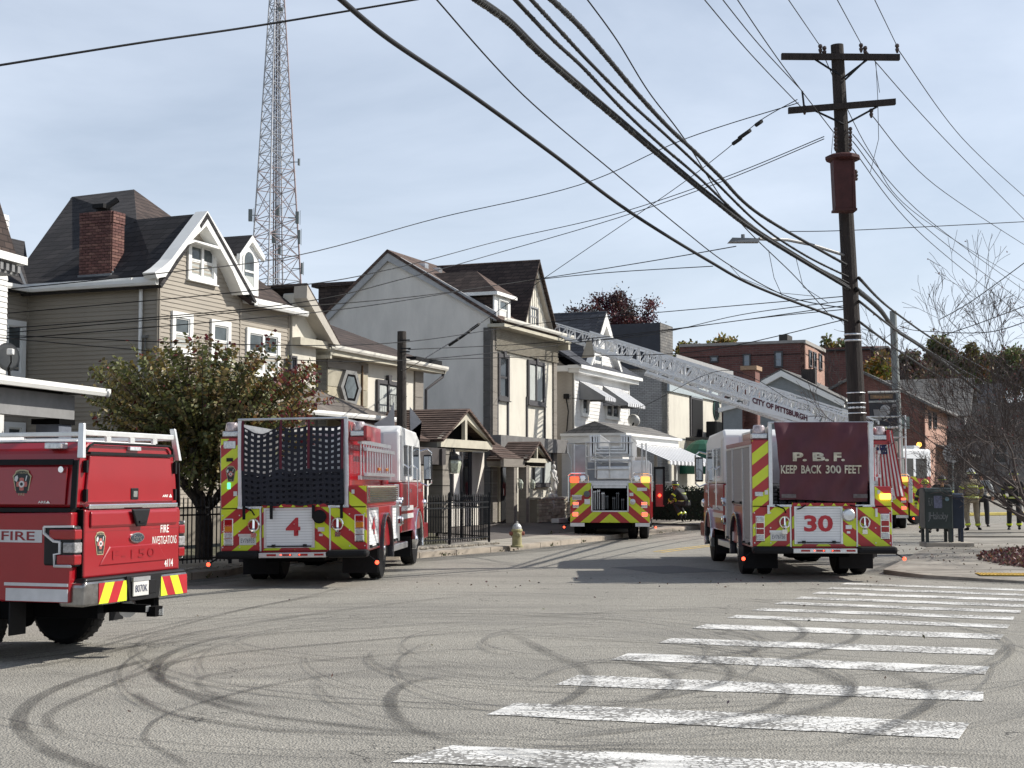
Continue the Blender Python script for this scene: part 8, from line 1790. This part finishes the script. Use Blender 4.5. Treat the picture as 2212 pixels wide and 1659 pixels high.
MAR = [(.075,.022,.028),(.055,.018,.024),(.10,.035,.035),(.045,.02,.02)]; YEL = [(.28,.19,.04),(.22,.16,.045),(.16,.14,.045),(.32,.21,.045)]; GRN = [(.11,.12,.04),(.085,.09,.036),(.15,.13,.045)]; BRO = [(.13,.09,.055),(.10,.075,.05),(.16,.11,.06)]
leafy('round maroon leaved tree behind the white siding house', 1212, 1440, 616, 800, 92, 15000, MAR, .17, 3, clumps=95, gap=.085)
leafy('small golden tree above the left end of the brick block', 1522, 1604, 722, 800, 150, 3500, YEL, .42, 5, clumps=26)
leafy('greenish yellow treetop next to the dark chimney', 1455, 1525, 738, 810, 145, 3000, YEL+GRN, .40, 6, clumps=22)
for x0, x1, yt, yb, Y, n_, pl__, l_ in ((1758,1852,722,880,130,6000,GRN+YEL,'mixed green and yellow tree right of the brick block'),(1852,1942,758,880,118,6500,YEL,'bright yellow tree just right of the tall pole'),(1925,2010,748,860,140,3500,BRO,'brown thinning tree behind the banner pole'),(1985,2075,725,850,150,6000,GRN+BRO,'dull green tree on the skyline above the brick house'),(2055,2140,738,850,140,6000,GRN,'darker green tree on the skyline further right'),(2125,2260,745,870,150,7000,GRN+BRO,'tall green tree on the right skyline'),(1975,2080,790,900,112,3000,BRO,'low brown tree behind the brick house roof')):
    leafy(l_, x0, x1, yt, yb, Y, n_, pl__, .38, int(x0), clumps=45, gap=.13)
def bare(name, label, base, stems, seed, depth=6, ln=1.1, r=.06, red=0, rmin=.004, spread=.6, ratio=.78, kids=(2,3)):
    r_ = random.Random(seed); t = root(name, base, 0, label=label, cat='tree'); mb = MB(); tips = []
    for d, l_ in stems: grow(mb, Vector((0,0,0)), Vector(d), l_, r, depth, r_, tips, spread, ratio, .10, 3, kids, .13, rmin)
    mb.build('trunk', M('bare_bark', (.085,.068,.060), .9, var=.4, scale=6), t)
    if red:
        pts = [r_.choice(tips)[0]+Vector((r_.gauss(0,.03),r_.gauss(0,.03),r_.gauss(0,.03))) for _ in range(red)]; leafmesh('crown', pts, .06, lambda p, rr_: tuple(c*rr_.uniform(.7,1.3) for c in rr_.choice([(.16,.04,.04),(.10,.04,.03),(.15,.07,.05)])), t, r_, LM, kind='stuff')
    return t
bare('tree', 'bare many stemmed tree spreading over the leaf bed at the right edge', (12.75, 34.6, .2), [((-.75,.2,1.0),1.6),((-.45,-.3,1.1),1.5),((.1,.2,1.1),1.4),((-1.0,.1,1.05),1.7),((.5,-.2,1),1.3),((-.35,.3,1.2),1.4)], 9, 7, .86, .055, 420, .0055, .55, .77)
bare('tree', 'second bare tree rising behind the first at the far right', (16.2, 45., .25), [((-.9,0,.8),1.2),((.1,.3,.7),1.1),((-.5,-.2,.8),1.2),((-1.2,.2,.7),1.3)], 12, 7, .8, .07, 200, .006, .62, .77)
p = at(1780,800,120); bare('tree', 'pale leafless treetop standing above the golden trees', (p.x,120,2), [((-.3,0,1),3.),((.25,.1,1),3.2)], 15, 5, 2.3, .10, 0, .02, .5)

# mulch bed of fallen leaves
rl2 = random.Random(17); def_ = []
mb = MB(); c0 = (12.9, 30.4); n = 36
ed = [(c0[0]+3.1*math.cos(2*PI*i/n)*(1+.07*math.sin(3*i)), c0[1]+4.4*math.sin(2*PI*i/n)*(1+.06*math.cos(5*i))) for i in range(n)]
md = [(c0[0]+(x-c0[0])*.55, c0[1]+(y-c0[1])*.55) for x,y in ed]
mb.add([(x,y,kz(y)-.02) for x,y in ed]+[(x,y,kz(y)+.2) for x,y in md]+[(c0[0],c0[1],kz(c0[1])+.30)], [(i,(i+1)%n,n+(i+1)%n,n+i) for i in range(n)]+[(n+i,n+(i+1)%n,2*n) for i in range(n)])
mo = mb.build('leaf_bed', M('mulch', (.06,.035,.028), .95, var=.5, scale=12, bump=.8), smooth=True, label='raised bed of mulch under the bare tree', kind='structure')
pts = []
while len(pts) < 13500:
    a, q = rl2.uniform(0,2*PI), math.sqrt(rl2.random()); x, y = c0[0]+3.1*q*math.cos(a), c0[1]+4.45*q*math.sin(a); pts.append((x,y,kz(y)+.31-.30*q**1.6+rl2.uniform(0,.035)))
lf = leafmesh('fallen_leaves', pts, .085, lambda p, r_: tuple(c*r_.uniform(.6,1.4) for c in r_.choice([(.14,.065,.05),(.09,.04,.035),(.20,.11,.085),(.06,.03,.028)])), None, rl2, LM, up=0, label='brown red fallen leaves covering the bed under the bare tree', kind='stuff')
pts = [(x, y, kz(y)+.025) for x, y in [(rl2.uniform(8.6,13), rl2.uniform(27,37)) for _ in range(260)]]+[(rl2.uniform(-12,14), rl2.uniform(11,30), .012) for _ in range(90)]+[(rl2.uniform(-2,9), rl2.uniform(24.8,27.5), .012) for _ in range(60)]
leafmesh('stray_leaves', pts, .05, lambda p, r_: tuple(c*r_.uniform(.6,1.4) for c in r_.choice([(.14,.09,.06),(.07,.045,.035)])), None, rl2, LM, label='stray brown leaves scattered over road and pavement', kind='stuff')
# hedge by the white porch
hb = at(1500,1120,57.5); hg = root('hedge', (hb.x, 57.5, .4), -R(22)+0, label='dark clipped hedge behind the timber retaining wall', cat='hedge'); pts = [(rl2.uniform(-2.2,1.8), rl2.uniform(-1.,.7), rl2.uniform(0,1.25)**1) for _ in range(5200)]
leafmesh('foliage', pts, .11, lambda p, r_: tuple(c*r_.uniform(.6,1.3) for c in r_.choice([(.02,.035,.018),(.03,.045,.02)])), hg, rl2, LM, kind='stuff'); MB().box(-2.1,1.7,-.9,.6,0,1.1).build('stems', M('hedge_core', (.012,.018,.01), .95), hg)

# ================================================================ vehicles in the distance
def white_cab():
    rt = root('fire_engine', (at(1945,980,64).x, 63, .12), R(180-52), label='fire engine facing the camera with a white cab and dark windshield', cat='fire engine')
    wc = M('cab_white_far', (.70,.72,.74), .4, coat=.4)
    MB().box(-1.22,1.22,0,2.2,.9,2.95).build('cab', red, rt, bevel=.06); MB().box(-1.23,1.23,-.02,2.22,1.9,3.1).build('cab_upper', wc, rt, bevel=.08); MB().box(-1.05,1.05,-.04,-.018,1.9,2.75).build('windshield', glass, rt, bevel=.02)
    for s in (-1,1): MB().box(*sorted((s*1.22,s*1.245)),.3,1.0,1.9,2.7).build('side_window', glass, rt); MB().box(*sorted((s*1.22,s*1.245)),1.2,1.9,1.9,2.7).build('side_window', glass, rt)
    MB().box(-1.25,1.25,2.3,7.6,.6,2.9).build('body', red, rt, bevel=.03)
    for k in range(4): roller(rt, lambda a,z,d=0: (-1.25-d,a,z), 2.5+k*1.25, 3.6+k*1.25, .8, 2.6, wshut, 'side_shutter', .15); roller(rt, lambda a,z,d=0: (1.25+d,a,z), 2.5+k*1.25, 3.6+k*1.25, .8, 2.6, wshut, 'side_shutter', .15)
    MB().box(-1.2,1.2,-.6,0,.5,.9).build('front_bumper', silver, rt, bevel=.05); MB().box(-.9,.9,.3,.7,3.1,3.25).build('light_bar', clrlamp, rt, bevel=.03); MB().ball((-.8,.2,3.3),.11,n=8,m=4).build('amber_light', amblit, rt)
    MB().box(-.7,.7,-.05,-.02,1.0,1.7).build('grille', chrome, rt)
    for s in (-1,1): wheel(rt, s*1.2, .9, .5, .3, s); wheel(rt, s*1.2, 5.8, .5, .3, s)
    return rt
white_cab()
def suv(loc, rz):
    rt = root('parked_car', loc, rz, label='white sport utility car parked up the street beyond the firefighters', cat='car'); wp_ = M('car_white', (.72,.71,.70), .3, coat=.6)
    P = [(0,.35),(-.02,.65),(.05,.95),(1.1,1.08),(1.75,1.6),(3.4,1.68),(4.3,1.45),(4.55,1.0),(4.6,.35)]
    MB().pris('x', P, -.9, .9).build('body', wp_, rt, bevel=.09)
    MB().pris('x', [(1.02,1.10),(1.68,1.60),(1.72,1.60),(1.08,1.10)], -.78, .78).build('windshield', glass, rt); MB().box(-.45,.45,-.04,-.0,.55,.85).build('grille', black, rt, bevel=.02); MB().box(-.8,.8,-.05,.0,.35,.5).build('lower_grille', black, rt)
    for s in (-1,1):
        MB().pris('x', [(1.5,1.12),(1.9,1.52),(3.3,1.55),(4.0,1.4),(4.1,1.12)], s*.88, s*.91).build('side_window', glass, rt); MB().box(*sorted((s*.5,s*.86)),-.03,.03,.72,.85).build('head_light', clrlamp, rt, bevel=.02); MB().box(*sorted((s*.9,s*1.1)),1.4,1.55,1.0,1.15).build('mirror', wp_, rt, bevel=.03)
        wheel(rt, s*.92, .95, .35, .22, s); wheel(rt, s*.92, 3.7, .35, .22, s)
    return rt
p = gnd(2182,1062,.0); p = at(2182,1066,100); suv((p.x,100,H(0,100)), R(-14))
# hose across the street, stop sign
hp = [gnd(x,y,.0) for x,y in ((1990,1100),)]
hz_ = lambda x, Y: Vector((x, Y, H(x,Y)+.06))
MB().tube([hz_(16.2,66), hz_(18.5,69.5), hz_(22,72.5), hz_(26,74), hz_(31,77)], .10, 6).build('fire_hose', M('hose_yellow', (.50,.40,.10), .8), label='yellow fire hose stretched over the far road', cat='fire hose')
ss = root('stop_sign', (at(2058,1000,78).x, 78, .5), 0, label='back of a grey octagonal road sign beyond the chief', cat='road sign'); MB().cyl((0,0,0),(0,0,3.2),.05).build('post', M('galvanised_pole', (.2,.2,.2)), ss); MB().lathe((0,-.03,2.9), [(.55,0),(.55,-.02)], 8, 'y').build('sign_panel', M('sign_back', (.30,.29,.28), .6), ss)

# ================================================================ people
TAN_G = M('turnout_tan', (.27,.225,.16), .85, var=.2, scale=5, bump=.5, bscale=20); BLK_G = M('turnout_dark', (.022,.022,.024), .85, var=.3, scale=5, bump=.5, bscale=20)
def skinmesh(name, joints, edges, mat, parent, sub=2):
    me = bpy.data.meshes.new(name); me.from_pydata([j[0] for j in joints], edges, []); o = bpy.data.objects.new(name, me); col.objects.link(o); o.parent = parent
    m = o.modifiers.new('skin', 'SKIN'); m.use_smooth_shade = True
    for i, j in enumerate(joints):
        v = me.skin_vertices[0].data[i]; v.radius = (j[1], j[2] if len(j) > 2 else j[1]); v.use_root = (i == 0)
    s = o.modifiers.new('sub', 'SUBSURF'); s.levels = sub; s.render_levels = sub; me.materials.append(mat); return o
def person(loc, rz, label, gear, pants=None, helmet='white', band=fluo, pose=None, h=1.0, hat=True):
    """standing figure facing +y; joints in metres, feet at z = 0"""
    rt = root('person', loc, rz, label=label, cat='person'); p = dict(hipL=(-.13,0,.95),hipR=(.13,0,.95),kneeL=(-.15,.03,.52),kneeR=(.15,.03,.52),ankL=(-.15,0,.1),ankR=(.16,0,.1),toeL=(-.17,.17,.05),toeR=(.19,.17,.05),
        pel=(0,0,.98),waist=(0,0,1.12),chest=(0,.01,1.36),neck=(0,.01,1.54),shL=(-.22,0,1.47),shR=(.22,0,1.47),elL=(-.33,-.03,1.2),elR=(.33,-.03,1.2),wrL=(-.30,.14,1.02),wrR=(.30,.14,1.02),head=(0,.03,1.68))
    p.update(pose or {}); g = {k: Vector(v)*h for k, v in p.items()}
    J = [(g['pel'],.16,.13),(g['waist'],.19,.15),(g['chest'],.20,.15),(g['neck'],.085,.085),(g['shL'],.10),(g['shR'],.10),(g['elL'],.078),(g['elR'],.078),(g['wrL'],.06),(g['wrR'],.06)]
    skinmesh('jacket', [(tuple(a[0]),)+tuple(a[1:]) for a in J], [(0,1),(1,2),(2,3),(2,4),(2,5),(4,6),(5,7),(6,8),(7,9)], gear, rt)
    J = [(g['pel']-Vector((0,0,.03)),.15,.13),(g['hipL'],.115),(g['hipR'],.115),(g['kneeL'],.09),(g['kneeR'],.09),(g['ankL'],.075),(g['ankR'],.075)]
    skinmesh('trousers', [(tuple(a[0]),)+tuple(a[1:]) for a in J], [(0,1),(0,2),(1,3),(2,4),(3,5),(4,6)], pants or gear, rt)
    for s in 'LR': skinmesh('boot', [(tuple(g['ank'+s]),.06),(tuple(g['ank'+s]*.5+g['toe'+s]*.5-Vector((0,0,.03))),.055),(tuple(g['toe'+s]),.045)], [(0,1),(1,2)], black, rt, 1)
    for s in 'LR':
        w_ = g['wr'+s]; d = (w_-g['el'+s]).normalized(); sx = -1 if s == 'L' else 1; hm_ = MB(); skinmesh('hand', [(tuple(w_),.035),(tuple(w_+d*.08),.038,.022)], [(0,1)], skin, rt, 1)
        fb = MB(); lat = Vector((0,1,0)).cross(d).normalized() if abs(d.y) < .9 else Vector((1,0,0))
        for k in range(4): a = w_+d*.11+lat*(k-1.5)*.02; fb.tube([a, a+d*(.04-.004*abs(k-1)), a+d*.06+Vector((0,.015,-.015))], .009, 5)
        a = w_+d*.05-lat*.035; fb.tube([a, a+d*.03-lat*.02, a+d*.055-lat*.02], .01, 5); fb.build('finger', skin, rt)
    hd = MB(); c = g['head']; hd.ball(c, .078,.095,.115, 12, 8); hd.ball(c+Vector((0,.095,-.01)), .014,.022,.022,6,4); hd.ball(c+Vector((-.08,0,0)),.012,.02,.03,6,4); hd.ball(c+Vector((.08,0,0)),.012,.02,.03,6,4); hd.cyl(c-Vector((0,.01,.17)), c-Vector((0,0,.06)), .055, n=8)
    ho = hd.build('head', skin, rt, smooth=True); hr = MB(); hr.ball(c+Vector((0,-.02,.02)), .086,.092,.105, 12, 5, zmin=-.2); hr.build('hair', M('hair_dark', (.03,.022,.016), .9), ho)
    ey = MB(); [ey.ball(c+Vector((s*.03,.088,.02)),.01,n=6,m=4) for s in (-1,1)]; ey.box(c.x-.022,c.x+.022,c.y+.088,c.y+.094,c.z-.055,c.z-.048); ey.build('eyes_and_mouth', M('eye_dark', (.02,.015,.015)), ho)
    if hat:
        hm = {'white': M('helmet_white', (.62,.62,.60), .3, coat=.5), 'black': M('helmet_black', (.02,.02,.02), .35, coat=.4), 'yellow': M('helmet_yellow', (.5,.5,.06), .4)}[helmet]
        m = MB(); m.lathe(c+Vector((0,-.01,.045)), [(.20,-.012),(.205,.0),(.135,.012),(.13,.06),(.105,.115),(.05,.15),(.01,.155)], 18); o = m.build('helmet', hm, rt, smooth=False)
        r2 = MB(); r2.box(c.x-.012,c.x+.012,c.y-.12,c.y+.12,c.z+.05,c.z+.215); r2.build('helmet_ridge', hm, o, bevel=.01); bq2 = MB(); bq2.lathe(c+Vector((0,-.01,.06)), [(.138,0),(.138,.022)], 16); bq2.build('helmet_band', fluo, o)
    if band:
        sil = M('reflective_silver', (.5,.5,.42), .4)
        def ring_(a, rx, ry, w_=.035, tilt=None):
            mm2 = MB(); (mm2.lathe(a, [(rx,-w_),(rx*1.02,-w_),(rx*1.02,w_),(rx,w_)], 18) if tilt is None else mm2.cyl(a-tilt*w_, a+tilt*w_, rx, n=12)); bo = mm2.build('reflective_band', band, rt)
            if tilt is None: MB().lathe(a, [(rx*1.035,-.012),(rx*1.035,.012)], 18).build('silver_stripe', sil, bo)
        ring_(g['waist']+Vector((0,0,-.10))*h, .215, .18, .026); ring_(g['chest']+Vector((0,0,-.02)), .215, .18, .026)
        for s in 'LR':
            ring_(g['sh'+s]*.35+g['el'+s]*.65, .092, .1, .028, (g['el'+s]-g['sh'+s]).normalized()); ring_(g['el'+s]*.2+g['wr'+s]*.8, .074, .1, .025, (g['wr'+s]-g['el'+s]).normalized()); ring_(g['knee'+s]*.25+g['ank'+s]*.75, .092, .1, .03, (g['ank'+s]-g['knee'+s]).normalized())
    return rt
p = at(2100,1140,47.2); person((p.x, 47.2, .26), R(4), 'fire chief seen from behind in tan turnout gear with a white helmet', TAN_G, pose=dict(ankR=(.24,.12,.1),kneeR=(.18,.1,.52),toeR=(.36,.2,.06),ankL=(-.12,-.02,.1),elL=(-.34,0,1.2),wrL=(-.34,.05,.98)), h=1.06)
p = at(2122,1130,50.5); person((p.x, 50.5, .26), R(-30), 'person in a grey shirt and dark trousers standing just beyond the chief', M('shirt_grey', (.30,.31,.31), .9), BLK_G, 'yellow', None, hat=False, h=1.05)
p = at(2192,1135,47.5); person((p.x, 47.5, .26), R(165), 'firefighter in dark turnout gear walking behind the bare tree at right', BLK_G, helmet='black', pose=dict(ankL=(-.12,.18,.12),kneeL=(-.12,.2,.52),toeL=(-.12,.34,.1)), h=1.04)
p = at(2000,1120,52); person((p.x, 52, .05), R(150), 'firefighter with a yellow helmet behind the left side of the green mailbox', BLK_G, helmet='yellow', pose=dict(elL=(-.4,.05,1.3),wrL=(-.3,.25,1.2)))
p = at(2036,1120,50); person((p.x, 50, .15), R(170), 'firefighter with bowed head behind the right side of the green mailbox', BLK_G, helmet='black', pose=dict(head=(0,.1,1.64)), hat=True, h=1.03)
p = at(1478,1105,55.5); person((p.x, 55.0, .45), R(60), 'firefighter crouching in front of the hedge near the white porch', BLK_G, helmet='black', pose=dict(pel=(0,0,.62),waist=(0,.08,.78),chest=(0,.22,.98),neck=(0,.34,1.12),head=(0,.42,1.22),shL=(-.22,.28,1.05),shR=(.22,.28,1.05),elL=(-.34,.4,.82),elR=(.34,.4,.82),wrL=(-.2,.55,.7),wrR=(.2,.55,.7),hipL=(-.13,0,.6),hipR=(.13,0,.6),kneeL=(-.2,.38,.58),kneeR=(.2,.38,.58),ankL=(-.18,.08,.1),ankR=(.18,.08,.1),toeL=(-.2,.25,.05),toeR=(.2,.25,.05)))

wd = random.Random(77); pts = []
for k in range(900):
    i = wd.randrange(2, 9); t = wd.random(); a, b = Vector(KL[i]), Vector(KL[i+1]); p = a.lerp(b, t); n_ = (b-a).normalized(); q = Vector((-n_.y, n_.x)); o_ = wd.choice((0.0, 1.72))
    if math.sin(p.y*2.3+o_) < .2: continue
    pts.append((p.x+q.x*(o_+wd.gauss(0,.04)), p.y+q.y*(o_+wd.gauss(0,.04)), (.005 if o_ == 0 else .17)+wd.uniform(0,.05)))
leafmesh('weeds', pts, .07, lambda p, r_: r_.choice([(.07,.09,.03),(.12,.11,.05),(.16,.12,.07)]), None, wd, LM, up=1.5, label='weeds and dry litter along the kerb and fence line', kind='stuff')
